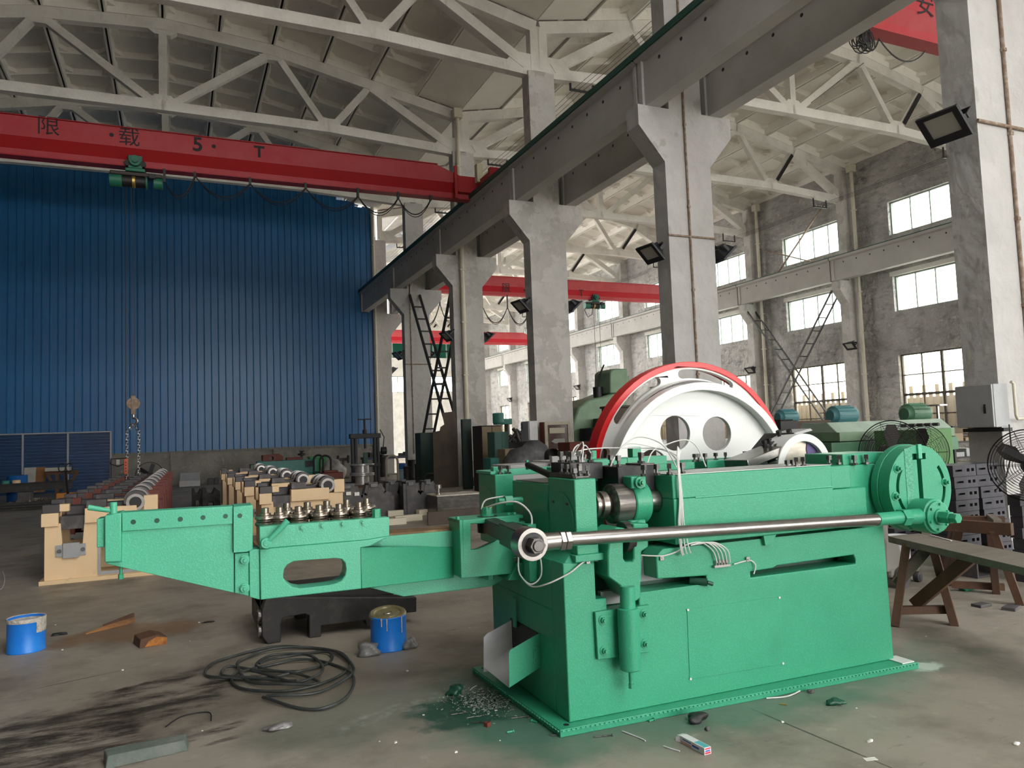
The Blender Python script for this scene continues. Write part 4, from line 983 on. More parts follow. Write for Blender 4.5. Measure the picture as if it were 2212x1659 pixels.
# ================================================================== CRANES
M_hoist = pmat('hoist_green', (.02, .16, .10), .4, var=(4, (.012, .10, .065), .45, .7))
M_redpink = pmat('crane_red_pink', (.55, .07, .08), .55, var=(1.5, (.47, .04, .05), .4, .7))  # paler red for the upright plates of the far cranes
M_lamp_cream = pmat('cream_control_box', (.55, .52, .36), .5)
def text_mesh(name, s, size, mat, weight=.0):
    cu = bpy.data.curves.new(name, 'FONT'); cu.body = s; cu.size = size; cu.offset = weight; cu.extrude = .002; cu.align_x = 'CENTER'; cu.align_y = 'CENTER'
    o = bpy.data.objects.new(name, cu); COL.objects.link(o)
    dg = bpy.context.evaluated_depsgraph_get(); me = bpy.data.meshes.new_from_object(o.evaluated_get(dg))
    bpy.data.objects.remove(o); me.materials.clear(); me.materials.append(mat); return me
def crane(x0, x1, y, label, texts, mats, taper=(1.2, 1.2), ext=.5):
    t = thing('overhead_crane', label, 'crane', (0, y, 0))
    def stage(name, za, zb, ya, yb, mat, tp=True):
        # a run of the girder between two heights; ya/yb = half widths at bottom and top
        mb = MB(); e0 = x0 + (taper[0] if tp else 0); e1 = x1 - (taper[1] if tp else 0)
        for sgn in (0,):
            P = lambda x, hw, z: [Vector((x, -hw, z)), Vector((x, hw, z))]
            a = P(x0, ya, za) + P(x1, ya, za); b = P(e0, yb, zb) + P(e1, yb, zb)
            v = [mb.bm.verts.new(p) for p in a + b]
            for q in ((0, 1, 3, 2), (4, 6, 7, 5), (0, 2, 6, 4), (1, 5, 7, 3), (0, 4, 5, 1), (2, 3, 7, 6)): mb.face([v[i] for i in q])
        return mb.build(name, mat, t, smooth=0)
    stage('bottom_flange', 8.56, 8.59, .16, .16, mats[1], False)
    stage('lower_web', 8.59, 8.73, .13, .13, mats[0], False)
    stage('sloped_plate', 8.73, 8.98, .13, .30, mats[1], False)
    stage('upper_web', 8.98, 9.46, .302, .302, mats[0])
    mb = MB(); mb.box(x0 + taper[0], x1 - taper[1], -.36, .36, 9.46, 9.475); mb.build('top_flange', mats[1], t, smooth=0)
    for x in (x0 - .05, x1 + .05):
        mb = MB(); mb.box(x - .13, x + .13, -1.25, 1.25, 8.84, 9.08); mb.box(x - .15, x + .15, -1.38, -1.22, 8.80, 9.16); mb.box(x - .15, x + .15, 1.22, 1.38, 8.80, 9.16); mb.build('end_carriage', mats[1], t, smooth=0)
        for yy in (-1.0, 1.0):
            mb = MB(); mb.cyl((x - .06, yy, 8.90), (x + .06, yy, 8.90), .13, n=20); mb.build('wheel', M_black, t)
    for s, x, z, size in texts:
        me = text_mesh('lettering', s, size, M_letter, .006)
        o = obj('lettering', me, t, loc=(x, -.306, z), rot=(math.pi / 2, 0, 0))
    return t
YK = 20.6
kx = lambda px, py: at(px, py, Y=YK - .31).x
c1 = crane(-9.0, 8.25, YK, 'red overhead crane spanning the near bay with black load lettering', [], (M_redface, M_red), taper=(1.3, 1.3))
for s, px, py, sz in (('限', 104, 274, .50), ('载', 279, 298, .50), ('5', 427, 313, .50), ('T', 560, 329, .42)):
    q = at(px, py, Y=YK - .31); me = text_mesh('lettering', s, sz, M_letter, .012 if s < 'z' else .0)
    obj('lettering', me, c1, loc=(q.x, -.308, q.z), rot=(math.pi / 2, 0, 0))
for px, py in ((241, 291), (462, 316)):
    q = at(px, py, Y=YK - .31); mb = MB(); mb.cyl((q.x, -.302, q.z), (q.x, -.309, q.z), .05, n=18); mb.build('lettering_dot', M_letter, c1)
q = at(1022, 375, Y=YK); mb = MB(); mb.box(q.x - .09, q.x + .09, -.55, -.35, 9.0, 9.55); mb.build('control_box', M_lamp_cream, c1, smooth=0)
mb = MB(); q = at(987, 440, Y=YK - .4); mb.box(q.x - .05, q.x + .03, -.42, -.34, 8.5, 9.45); mb.box(7.55, 8.3, -.33, .33, 8.72, 9.2); mb.build('end_bracket', M_red, c1, smooth=0)
def hoist(px, py, Y, label, parent_crane_y, hook=True):
    q = at(px, py, Y=Y); t = thing('chain_hoist', label, 'hoist', (q.x, Y, 8.56))
    mb = MB(); mb.box(-.16, .16, -.24, -.18, -.06, .26); mb.box(-.16, .16, .18, .24, -.06, .26); mb.box(-.22, .22, -.25, .25, -.14, -.06); mb.build('trolley_frame', M_hoist, t, .015)
    mb = MB(); mb.cyl((0, -.36, .10), (0, -.18, .10), .13, n=24); mb.cyl((0, -.42, .10), (0, -.36, .10), .07, n=20); mb.build('travel_motor', M_hoist, t)
    for x in (-.17, .17):
        for y in (-.2, .2):
            mb = MB(); mb.cyl((x, y - .05, .06), (x, y + .05, .06), .075, n=16); mb.build('wheel', M_black, t)
    mb = MB(); mb.box(-.56, .60, -.20, .16, -.24, -.14); mb.build('drum_cover', pmat('dark_brown_cover', (.035, .02, .02), .4), t, .02)
    mb = MB(); mb.cyl((-.30, -.03, -.33), (.24, -.03, -.33), .15, n=28); mb.build('rope_drum', M_black, t)
    for x_, x2_, r_c in ((-.58, -.30, .17), (.22, .27, .18), (.40, .62, .15)):
        mb = MB(); mb.cyl((x_, -.03, -.33), (x2_, -.03, -.33), r_c, n=28); mb.build('gear_case', M_hoist, t, .01)
    mb = MB(); mb.box(.30, .46, -.26, -.1, -.28, -.16); mb.build('control_case', M_blackiron, t, .01)
    mb = MB(); mb.lathe([(.155, -.04), (.165, -.03), (.165, .03), (.155, .04)], (-.04, -.03, -.33), 'X', 24); mb.build('rope_guide', M_brass, t)
    return t, q
hz_, q = hoist(293, 375, YK, 'green electric hoist hanging under the near bay crane', YK)
hx = q.x
# rope, hook block, sling chain, pendant
zr = 8.2
hb = at(288, 885, Y=YK)
mb = MB(); mb.cyl((-.03, 0, -.35), (-.03, 0, hb.z + .35 - 8.57), .006, n=6); mb.cyl((.03, 0, -.35), (.03, 0, hb.z + .35 - 8.57), .006, n=6); mb.build('wire_rope', M_blackiron, hz_, loc=None) if False else obj('wire_rope', mb.mesh('wire_rope', M_blackiron), hz_, loc=(hb.x - hx, 0, 0))
hk = thing('hook_block', 'rusty hook block hanging on wire rope before the blue wall', 'hook', (hb.x, YK, hb.z))
mb = MB(); mb.cyl((0, -.06, .15), (0, .06, .15), .15, n=20); mb.box(-.05, .05, -.075, .075, -.12, .34); mb.build('sheave_case', M_rust, hk, .01)
pts = [Vector((.085 * math.sin(a) + 0, 0, -.28 + .085 * math.cos(a))) for a in [math.pi * 2 * i / 16 for i in range(-1, 12)]]
mb = MB(); mb.cyl((0, 0, -.12), (0, 0, -.2), .025, n=10); mb.tube(pts, [.028] * 9 + [.024, .02, .016, .01], 8); mb.build('hook', M_steel, hk)
def chain_mesh(a, b, link=.055, r=.007):
    a, b = Vector(a), Vector(b); n = max(2, int((b - a).length / (link * .78))); mb = MB(); d = (b - a).normalized()
    x = d.orthogonal().normalized(); y = d.cross(x)
    for i in range(n):
        c = a.lerp(b, (i + .5) / n); s = x if i % 2 else y
        pts = [c + d * (math.cos(t) * link * .5) + s * (math.sin(t) * link * .28) for t in [2 * math.pi * k / 8 for k in range(8)]]
        mb.tube(pts, r, 4, True)
    return mb
ca, cb_ = at(287, 928, Y=YK), at(289, 1034, Y=YK)
sl_ = thing('sling_chain', 'doubled steel sling chain hanging from the hook block', 'chain', (hb.x, YK, hb.z - .34))
for dx in (-.14, .12):
    mb = chain_mesh((0 if 0 else dx * .1, 0, 0), (dx * .6, 0, -.15), .09, .012); mb2 = chain_mesh((dx, 0, -.15), (dx, 0, cb_.z - hb.z + .3), .085, .011)
    o = mb2.build('chain_run', M_steel, sl_); o = mb.build('chain_top', M_steel, sl_)
pc = at(272, 1006, Y=YK)
pd = thing('pendant_control', 'orange push-button pendant hanging beside the sling chain', 'control', (pc.x, YK, pc.z))
mb = MB(); mb.box(-.045, .045, -.04, .04, -.20, .17); mb.build('handset', pmat('orange_plastic', (.50, .09, .03), .5), pd, .012)
for i in range(4):
    mb = MB(); mb.cyl((0, -.04, .08 - .07 * i), (0, -.052, .08 - .07 * i), .016, n=10); mb.build('button', M_black, pd)
mb = MB(); mb.tube([(0, 0, .17), (.0, 0, 3.0), (.0, 0, 6.0), (.02, 0, 8.2 - pc.z)], .009, 6); mb.build('pendant_cable', M_cable, pd)
# festoon cable along the crane
def festoon(pts, sag, r, label, Y, zc=8.57):
    t = thing('festoon_cable', label, 'cable', (0, Y, 0))
    P = [at(px, py, Y=Y - .2) for px, py in pts]
    for a, b in zip(P, P[1:]):
        c = catenary((a.x, -.2, a.z), (b.x, -.2, b.z), sag, 10); mb = MB(); mb.tube(c, r, 6); mb.tube([p + Vector((.02, .05, -.06 * math.sin(i / 10 * math.pi))) for i, p in enumerate(c)], r * .7, 5); mb.build('cable_loop', M_cable, t)
    for p in P:
        mb = MB(); mb.box(p.x - .03, p.x + .03, -.23, -.17, p.z - .02, max(p.z + .08, zc)); mb.build('cable_hanger', M_black, t, smooth=0)
    return t
festoon([(355, 392), (421, 380), (540, 397), (660, 406), (773, 424), (860, 428), (930, 432)], .45, .016, 'black festoon cable looping under the near bay crane', YK)
# cranes of the far bay
M_l2 = (M_redpink, pmat('crane_red_bright', (.60, .012, .03), .45))
Y2, Y3, Yn = 34.3, 53.0, 9.3
c2 = crane(9.8, 25.9, Y2, 'red overhead crane halfway down the far bay, with hoist at its middle', [], M_l2)
for s, px, py in (('限', 1093, 623), ('T', 1256, 634)):
    q = at(px, py, Y=Y2 - .31); obj('lettering', text_mesh('lettering', s, .5, M_letter, .0), c2, loc=(q.x, -.308, q.z), rot=(math.pi / 2, 0, 0))
q = at(1133, 627, Y=Y2 - .31); mb = MB(); mb.cyl((q.x, -.302, q.z), (q.x, -.309, q.z), .05, n=14); mb.build('lettering_dot', M_letter, c2)
c3 = crane(9.8, 25.9, Y3, 'most distant red overhead crane at the end of the far bay', [], M_l2)
h2, q = hoist(1283, 665, Y2, 'small green hoist under the distant far bay crane', Y2)
mb = MB(); mb.tube([(-.5, -.1, -.3), (-.62, -.1, -.6), (-.45, -.1, -.95), (-.2, -.1, -.8), (-.12, -.1, -.4)], .02, 6); mb.cyl((-.03, 0, -.4), (-.03, 0, -5.6), .012, n=5); mb.cyl((.3, 0, -.4), (.3, 0, -6.4), .012, n=5); mb.build('hanging_cable', M_cable, h2)
festoon([(905, 673), (950, 655), (985, 661), (1042, 662), (1096, 664), (1145, 668)], .8, .022, 'black festoon cable looping under the far bay crane', Y2)
c4 = crane(9.8, 25.9, Yn, 'red crane high in the far bay, closest to the nearest column', [], (M_redface, M_redface))
q = at(1999, 12, Y=Yn - .31); obj('lettering', text_mesh('lettering', '安', .50, M_letter, .0), c4, loc=(q.x, -.308, q.z), rot=(math.pi / 2, 0, 0))
# bundle of spare cable hanging by that crane
q = at(1862, 88, Y=Yn - .25)
cb2 = thing('cable_bundle', 'tangled bundle of black cable loops hanging below the red crane', 'cable', (q.x, Yn - .25, q.z))
for i in range(16):
    w = .10 + rnd.random() * .13; hgt = .18 + rnd.random() * .12; c = Vector((rnd.uniform(-.12, .12), rnd.uniform(-.08, .08), rnd.uniform(-.06, .02)))
    pts = [c + Vector((w * math.sin(a) * (.5 + .5 * (1 - math.cos(a)) / 2), rnd.uniform(-.015, .015), -hgt * (1 - math.cos(a)) / 2 * 1.5 + .25)) for a in [2 * math.pi * k / 14 for k in range(14)]]
    mb = MB(); mb.tube(pts, .010, 5, True); mb.build('cable_loop', M_cable, cb2)
mb = MB(); mb.tube(catenary((.0, 0, .2), (.42, 0, .12), .28, 10) + catenary((.42, 0, .12), (1.6, 0, .10), .30, 12)[1:], .013, 6); mb.build('cable_run', M_cable, cb2)
mb = MB(); mb.cyl((0, 0, -.4), at(1752, 222, Y=13.5) - Vector(cb2.location), .008, n=5); mb.build('guy_wire', M_cable, cb2)

# ------------------------------------------------ bare conductor lines and their brackets
def conductors(xc, z, ys, label, lab_b):
    t = thing('conductor_line', label, 'wire', (xc, 0, z))
    for i in range(4):
        mb = MB()
        for a, b in zip(ys, ys[1:]): mb.tube(catenary((-.22 + .15 * i, a, .0), (-.22 + .15 * i, b, .0), .05, 4), .007, 4)
        mb.build('wire', M_blackiron, t)
    for k, y in enumerate(ys):
        b = thing('wire_bracket', f'{lab_b}, {ORD[k % 13]} along the line', 'bracket', (xc, y, z))
        mb = MB()
        for x in (-.36, .36): mb.box(x - .022, x + .022, -.022, .022, -.06, .42)
        mb.box(-.38, .38, -.03, .03, -.09, -.04); mb.build('bracket_frame', M_blackiron, b, smooth=0)
        for i in range(4):
            mb = MB(); mb.lathe([(.03, -.04), (.034, -.02), (.022, -.01), (.03, .0), (.0, .012)], (-.22 + .15 * i, 0, 0), n=8); mb.build('insulator', M_steel, b)
conductors(10.35, 11.08, YC[1:9], 'bare overhead conductor wires running past the tall columns', 'small steel wire bracket hanging by the tall columns')
conductors(25.4, 10.95, YC[2:9], 'bare overhead conductor wires running along the windowed wall', 'small steel wire bracket hanging near the windowed wall')

# ------------------------------------------------ lattice braces between columns
def ladder(a, b, w, label, bar=.05, mat=M_blackiron, n=13, up=(1, 0, 0)):
    t = thing('lattice_brace', label, 'brace', a); d = Vector(b) - Vector(a)
    for s in (-1, 1):
        mb = MB(); mb.bar((s * w / 2, 0, 0), (s * w / 2, d.y, d.z), bar, bar * 1.5); mb.build('rail', mat, t, smooth=0)
    for i in range(1, n):
        p = d * i / n; mb = MB(); mb.bar((-w / 2, p.y, p.z), (w / 2, p.y, p.z), bar * .8, bar * .8); mb.build('rung', mat, t, smooth=0)
    return t
ladder((8.93, 29.38, 7.42), (8.93, 24.0, .25), .42, 'black ladder-like brace leaning down from the corbel beside the blue wall', .07)
ladder((9.0, 24.0, 7.5), (9.0, 29.4, .3), .42, 'black ladder-like brace crossing the first, lower end near the blue wall', .07)
ladder((26.25, 29.25, 7.3), (26.25, 23.9, .5), .5, 'thin lattice brace sloping down across the side wall windows', .045)
ladder((26.1, 23.8, 7.3), (26.1, 29.25, .5), .5, 'thin lattice brace crossing the other between the wall piers', .045)
for a, b, l in (((26.7, 28.9, 10.4), (26.7, 24.4, 8.5), 'thin tie bar sloping across the upper side window'), ((26.6, 24.6, 11.4), (26.6, 28.2, 8.5), 'thin tie bar crossing the other over the upper window')):
    mb = MB(); mb.bar((0, 0, 0), Vector(b) - Vector(a), .07, .05); o = mb.build('tie_bar', M_rust, smooth=0); o.location = a; tag(o, l, 'bar')
# ------------------------------------------------ pipes and conduits
def pipe(pts, r, mat, label, name='downpipe', head=False):
    P = [Vector(p) for p in pts]; mb = MB(); o0 = P[-1]
    mb.tube([p - o0 for p in P], r, 12)
    if head: a = P[0] - o0; mb.box(a.x - r * 1.9, a.x + r * 1.9, a.y - r * 1.9, a.y + r * 1.9, a.z - .1, a.z + .22)
    for i in range(1, 7):
        if abs(P[0].z - P[-1].z) > 2:
            p = P[0].lerp(P[-1], i / 7) - o0; mb.box(p.x - r * 1.25, p.x + r * 1.25, p.y - r * 1.25, p.y + r * 1.25, p.z - .02, p.z + .02)
    o = mb.build(name, mat); o.location = o0; return tag(o, label, 'pipe')
pipe([(8.78, 23.42, 12.45), (8.78, 23.42, .1)], .075, M_cream, 'cream rainwater downpipe on the column beside the tall cabinets', head=True)
pipe([(8.72, 35.2, 12.7), (8.72, 35.2, .1)], .06, M_cream, 'cream downpipe at the edge of the blue sheet wall')
for k, yy in enumerate((23.0, 28.85, 34.9)):
    pipe([(26.55, yy, 12.4), (26.55, yy, .1)], .075, M_cream, f'cream downpipe against the side wall pier, {ORD[k]} from the camera', head=True)
for k, (xx, y, z0, z1) in enumerate(((8.95, 11.50, 12.2, 1.0), (9.02, 5.53, 9.0, 1.85), (8.72, 29.38, 9, 1.0))):
    pipe([(xx, y, z0), (xx, y, z1)], .022, M_rust, ('rusty conduit running down the column behind the flywheel', 'rusty conduit running down the nearest column', 'rusty conduit running down the column with the lattice brace')[k], 'conduit')
for k, (y, z) in enumerate(((5.53, 5.0), (11.50, 5.22), (29.38, 4.6))):
    pipe([(8.45, y, z), (9.55, y, z)], .02, M_rust, ('thin horizontal conduit across the nearest column', 'thin horizontal conduit across the column behind the flywheel', 'thin horizontal conduit across the column with the lattice brace')[k], 'conduit')
# ------------------------------------------------ floodlights
mb = MB(); mb.hexa([Vector(p) for p in ((-.21, -.09, -.14), (.21, -.09, -.14), (-.12, .09, -.10), (.12, .09, -.10), (-.21, -.09, .16), (.21, -.09, .16), (-.12, .09, .09), (.12, .09, .09))]); fl_b = mb.mesh('lamp_housing', pmat('black_lamp_housing', (.012, .014, .02), .45))
mb = MB(); mb.prism([(-.24, -.20), (.24, -.20), (.24, .20), (-.24, .20)], fXZ, -.13, -.09, [[(-.17, -.11), (-.17, .15), (.17, .15), (.17, -.11)]]); fl_f = mb.mesh('lamp_bezel', MATS['black_lamp_housing'], smooth=0)
mb = MB(); mb.box(-.175, .175, -.112, -.105, -.115, .155); fl_g = mb.mesh('lamp_glass', pmat('lamp_glass_grey', (.42, .42, .38), .12, spec=.8), smooth=0)
mb = MB(); mb.cyl((-.02, -.06, .02), (.06, -.06, .02), .02, n=8); fl_k = mb.mesh('lamp_bulb', M_white)
mb = MB()
for x in (-.245, .245): mb.box(x - .008, x + .008, -.05, .10, -.03, .03)
mb.box(-.25, .25, .09, .10, -.03, .03); mb.cyl((0, .10, 0), (0, .28, -.05), .02, n=8); fl_y = mb.mesh('bracket', M_blackiron, smooth=0)
def floodlight(loc, az, tilt, s, label):
    t = thing('floodlight', label, 'light', loc); t.rotation_mode = 'XYZ'; t.rotation_euler = (tilt, 0, az); t.scale = (s, s, s)
    for n, me in (('lamp_housing', fl_b), ('lamp_bezel', fl_f), ('lamp_glass', fl_g), ('bracket', fl_y)): obj(n, me, t)
R = math.radians
FLW = [((2046, 262), dict(X=8.2), -84, 46, 1.0, 'big black floodlight on the nearest column, glass facing the hall'), ((1411, 540), dict(X=8.22), -84, 46, 1.0, 'black floodlight on the near side of the column behind the flywheel'),
       ((1129, 656), dict(X=8.22), -84, 46, 1.0, 'black floodlight on the near side of the flaking column'), ((968, 722), dict(X=8.22), -84, 46, 1.0, 'black floodlight on the column with the cream downpipe'), ((862, 765), dict(X=8.25), -84, 46, 1.0, 'black floodlight on the column with the lattice brace'),
       ((1555, 543), dict(X=9.75), 84, 46, 1.0, 'black floodlight seen from behind, far side of the flywheel column'), ((1234, 658), dict(X=9.78), 84, 46, 1.0, 'black floodlight seen from behind, far side of the flaking column'), ((1052, 725), dict(X=9.78), 84, 46, 1.0, 'black floodlight seen from behind, far side of the downpipe column'), ((930, 765), dict(X=9.78), 84, 46, 1.0, 'black floodlight seen from behind, far side of the braced column'), ((848, 798), dict(X=9.78), 84, 46, 1.0, 'most distant black floodlight beyond the blue wall'),
       ((1838, 744), dict(X=26.1), -84, 46, 1.0, 'floodlight on the side wall pier behind the lattice brace'), ((1622, 797), dict(X=26.1), -84, 46, 1.0, 'floodlight on the side wall pier above the flywheel'), ((1248, 835), dict(X=26.1), -84, 46, 1.0, 'floodlight on the side wall pier above the green press'), ((1102, 862), dict(X=26.1), -84, 46, 1.0, 'floodlight on a distant side wall pier')]
for (px, py), kw, az, ti, s, l in FLW: floodlight(at(px, py, **kw), R(az), R(ti), s, l)
# ------------------------------------------------ grey cabinet on the nearest column
A, B = at(2068, 925, X=8.2), at(2141, 829, X=8.2)
cab = thing('control_cabinet', 'light grey steel control cabinet bolted on the nearest column', 'cabinet', (8.2, 0, 0))
mb = MB(); mb.box(.03, .27, B.y, A.y, A.z, B.z); mb.build('cabinet_box', M_grey, cab, .004, smooth=0)
mb = MB(); mb.box(0, .026, B.y + .004, A.y - .004, A.z + .004, B.z - .004); dr_ = mb.build('door', M_grey, cab, .004, smooth=0)
p = at(2127, 883, X=8.195); mb = MB(); mb.box(-.008, .001, p.y - .012, p.y + .012, p.z - .05, p.z + .05); mb.build('lock_handle', M_black, dr_, .002)
mb = MB(); mb.box(.12, .27, B.y - .02, A.y + .02, A.z - .05, A.z - .01); mb.build('mounting_rail', M_blackiron, cab, smooth=0)
pipe([(8.46, 5.40, 1.97), (8.50, 5.40, 1.95), (8.50, 5.40, 1.60), (8.52, 5.40, 1.56), (8.9, 5.40, 1.56)], .016, M_cream, 'cream conduit bending beside the grey control cabinet', 'conduit')
pipe([(8.40, 5.42, 1.5), (8.30, 5.35, 1.2), (8.1, 5.3, .95), (7.9, 5.3, .8)], .008, M_cable, 'thin cable sagging below the grey control cabinet', 'cable')
# ================================================================== THINGS ON THE FLOOR, FAR SIDE FIRST
def fr(px0, py0, px1, py1, Y):
    a, b = at(px0, py1, Y=Y), at(px1, py0, Y=Y); return a.x, b.x, a.z, b.z
M_creamp = pmat('cream_enamel', (.78, .57, .34), .5, var=[(2, (.70, .51, .30), .4, .7), (6, (.45, .32, .19), .64, .8)])
M_oxide = pmat('red_oxide_primer', (.17, .035, .022), .6, var=(3, (.11, .025, .018), .4, .7))
M_cast = pmat('machined_cast_iron', (.075, .07, .072), .45, .6, var=(8, (.17, .16, .16), .5, .75))
M_greycast = pmat('raw_grey_casting', (.075, .072, .074), .7, .1, var=(5, (.13, .12, .12), .45, .7))
M_teal = pmat('teal_enamel', (.045, .24, .20), .45, var=(3, (.03, .17, .145), .45, .7))
M_sage = pmat('sage_green_enamel', (.19, .30, .19), .5, var=(2.5, (.14, .23, .145), .4, .7))
M_lathe = pmat('lathe_green_enamel', (.09, .23, .13), .45, var=(2.5, (.06, .16, .095), .4, .7))
M_ltop = pmat('pale_green_top', (.40, .52, .43), .5, var=(4, (.32, .42, .35), .4, .7))
M_wood = pmat('worn_wood', (.115, .055, .030), .75, var=[(3, (.06, .032, .02), .4, .7, (1, 1, .2)), (1.5, (.05, .09, .065), .66, .8)], bump=(30, .4, .01, 6))
M_greywood = pmat('weathered_grey_wood', (.17, .15, .12), .85, var=[(4, (.09, .078, .06), .4, .7, (.2, 1, 1)), (14, (.20, .18, .15), .6, .75, (.1, 1, 1))], bump=(25, .5, .01, 6))
M_dark = pmat('dark_greasy_iron', (.028, .027, .026), .55, .3, var=(7, (.06, .056, .052), .5, .75))
M_brown = pmat('brown_steel_sheet', (.075, .055, .04), .6, .3, var=(2, (.05, .036, .028), .4, .7))
M_tanside = pmat('tan_steel_side', (.28, .21, .13), .6)
M_cabgreen = pmat('dusty_green_cabinet', (.075, .17, .14), .55, var=(3, (.05, .12, .10), .4, .7))
M_bluecan = pmat('blue_can_paint', (.008, .19, .72), .4, var=[(5, (.02, .25, .78), .45, .7), (14, (.35, .42, .5), .70, .76)])
M_tin = pmat('olive_tinplate', (.28, .25, .13), .4, .5, var=(9, (.40, .38, .26), .5, .7))
M_crust = pmat('dried_white_paint', (.56, .53, .47), .8, var=(25, (.40, .36, .30), .45, .65), bump=(40, .8, .02))
M_plastic = pmat('grey_plastic_film', (.16, .155, .155), .35, var=(30, (.32, .31, .31), .55, .7))
M_blueplas = pmat('blue_plastic', (.01, .11, .36), .4)
M_orange = pmat('orange_machine_paint', (.55, .20, .02), .5)

# ------------------------------------------------ machine beds in rows
def bed(name, paint, label, x, y, group=None):
    t = thing(name, label, 'casting', (x, y, 0), group=group)
    P = [(0, .04), (1.22, .04), (1.22, .80), (.42, .80), (.42, .70), (.40, .43), (.19, .43), (.17, .72), (0, .72)]
    win = [(.60, .10), (1.00, .10), (1.00, .42), (.97, .46), (.63, .46), (.60, .42)]
    mb = MB(); mb.prism(P, fXZ, 0, .10, [win]); mb.box(0, .06, .10, .75, .04, .7); mb.box(1.16, 1.22, .10, .75, .04, .8); mb.prism(P, fXZ, .75, .85, [win]); mb.build('bed_body', paint, t, .006, smooth=0)
    mb = MB(); mb.box(-.05, 1.27, -.05, .90, 0, .05); mb.build('plinth', paint, t, .004, smooth=0)
    for bx in ((-.03, .15, -.04, .12, .69, .85), (.43, 1.0, -.05, .10, .705, .885), (1.08, 1.24, -.03, .12, .80, 1.0), (.13, .26, .0, .12, .86, .95), (.86, .95, .02, .12, .9, .99), (-.03, .12, .55, .80, .72, .92), (.5, .95, .6, .84, .8, .93)):
        mb = MB(); mb.box(*bx); mb.build('cast_boss', paint, t, .006, smooth=0)
    for bx in ((-.02, .16, -.02, .20, .85, .95), (.16, .44, .02, .70, .64, .80), (.44, .66, .0, .20, .89, .98), (.46, .98, .2, .58, .82, .92), (.2, .5, .3, .6, .8, .9), (.0, .15, .55, .7, .92, .98)):
        mb = MB(); mb.box(*bx); mb.build('machined_pad', M_cast, t, .004, smooth=0)
    for y0 in (.0, .55):
        mb = MB(); mb.prism(circ(.99, .93, .135, 20, -.2, math.pi + .2), fXZ, y0 - .02, y0 + .22, []); mb.build('bearing_cap', M_cast, t, .003)
    mb = MB(); mb.prism(circ(.985, .92, .108, 28), fXZ, -.035, .015, [circ(.985, .92, .068, 28)]); mb.build('bearing_ring', M_steel, t, .003)
    for y0 in (.18, .5, .74):
        mb = MB(); mb.prism(circ(.985, .93, .142, 20, 0, math.pi), fXZ, y0, y0 + .03); mb.build('bearing_ring', M_steel, t, .003)
    mb = MB(); mb.cyl((.985, -.03, .92), (.985, -.036, .92), .066, n=20); mb.build('bore', M_black, t)
    mb = MB(); mb.box(.12, .44, -.02, .0, .32, .46); mb.box(.20, .37, -.05, .0, .30, .48); mb.build('grey_bracket', M_grey, t, .004, smooth=0)
    for xx in (.16, .41):
        mb = MB(); mb.cyl((xx, -.02, .39), (xx, -.035, .39), .025, n=12); mb.build('bolt', M_bolt, t)
    mb = MB(); mb.prism([(.57, .06), (1.03, .06), (1.03, .48), (.57, .48)], fXZ, -.012, .0, [win]); mb.build('window_rim', M_grey, t, smooth=0)
    return t
y0 = at(90, 1266, Z=0).y + .05
b0 = bed('machine_bed', M_creamp, 'cream painted machine bed at the head of the row, behind the green arm', at(95, 1260, Y=y0).x, y0)
br = bed('machine_bed', M_oxide, 'red primed machine bed directly behind the cream bed', -1.45, y0 + 1.25, 'red primed beds in the row')
for k in range(1, 8): dup(br, (-1.44 + .02 * k, y0 + 1.25 * (k + 1), 0), label=f'red primed machine bed, {ORD[k]} behind the cream bed', group='red primed beds in the row')
rx = at(708, 1072, Y=12.0).x - .985
cream2 = bed('machine_bed', M_creamp, 'cream machine bed heading the second row, bore towards the straightening rollers', rx, 12.0, 'cream beds in the second row')
for k, (px, yy) in enumerate(((655, 14.2), (620, 16.4), (590, 18.8), (565, 21.6))):
    dup(cream2, (at(px, 1050, Y=yy).x - .985, yy, 0), label=f'cream machine bed of the second row, {ORD[k + 1]} from the straightening rollers', group='cream beds in the second row')
# dark castings behind the rows
def dark_casting(px0, py0, px1, py1, Y, label, mat=M_dark, d=.5, name='iron_casting'):
    x0, x1, z0, z1 = fr(px0, py0, px1, py1, Y); w, h = x1 - x0, z1
    t = thing(name, label, 'casting', (x0, Y, 0))
    mb = MB(); mb.prism([(0, 0), (w * .3, 0), (w * .34, h * .3), (w * .6, h * .3), (w * .64, 0), (w, 0), (w, h * .8), (w * .7, h), (w * .55, h * .72), (w * .3, h * .72), (w * .22, h), (0, h)], fXZ, 0, d); mb.build('frame', mat, t, .01, smooth=0)
    mb = MB(); mb.box(w * .05, w * .2, -.03, d, h * .5, h * .66); mb.box(w * .72, w * .94, -.03, d, h * .35, h * .55); mb.build('boss', mat, t, .006, smooth=0)
    return t
dark_casting(415, 1055, 440, 1086, 22.5, 'dark iron casting standing on the floor behind the second row, nearer the rows gap')
dark_casting(437, 1053, 476, 1095, 21.0, 'larger dark iron casting on the floor next to the cream beds')
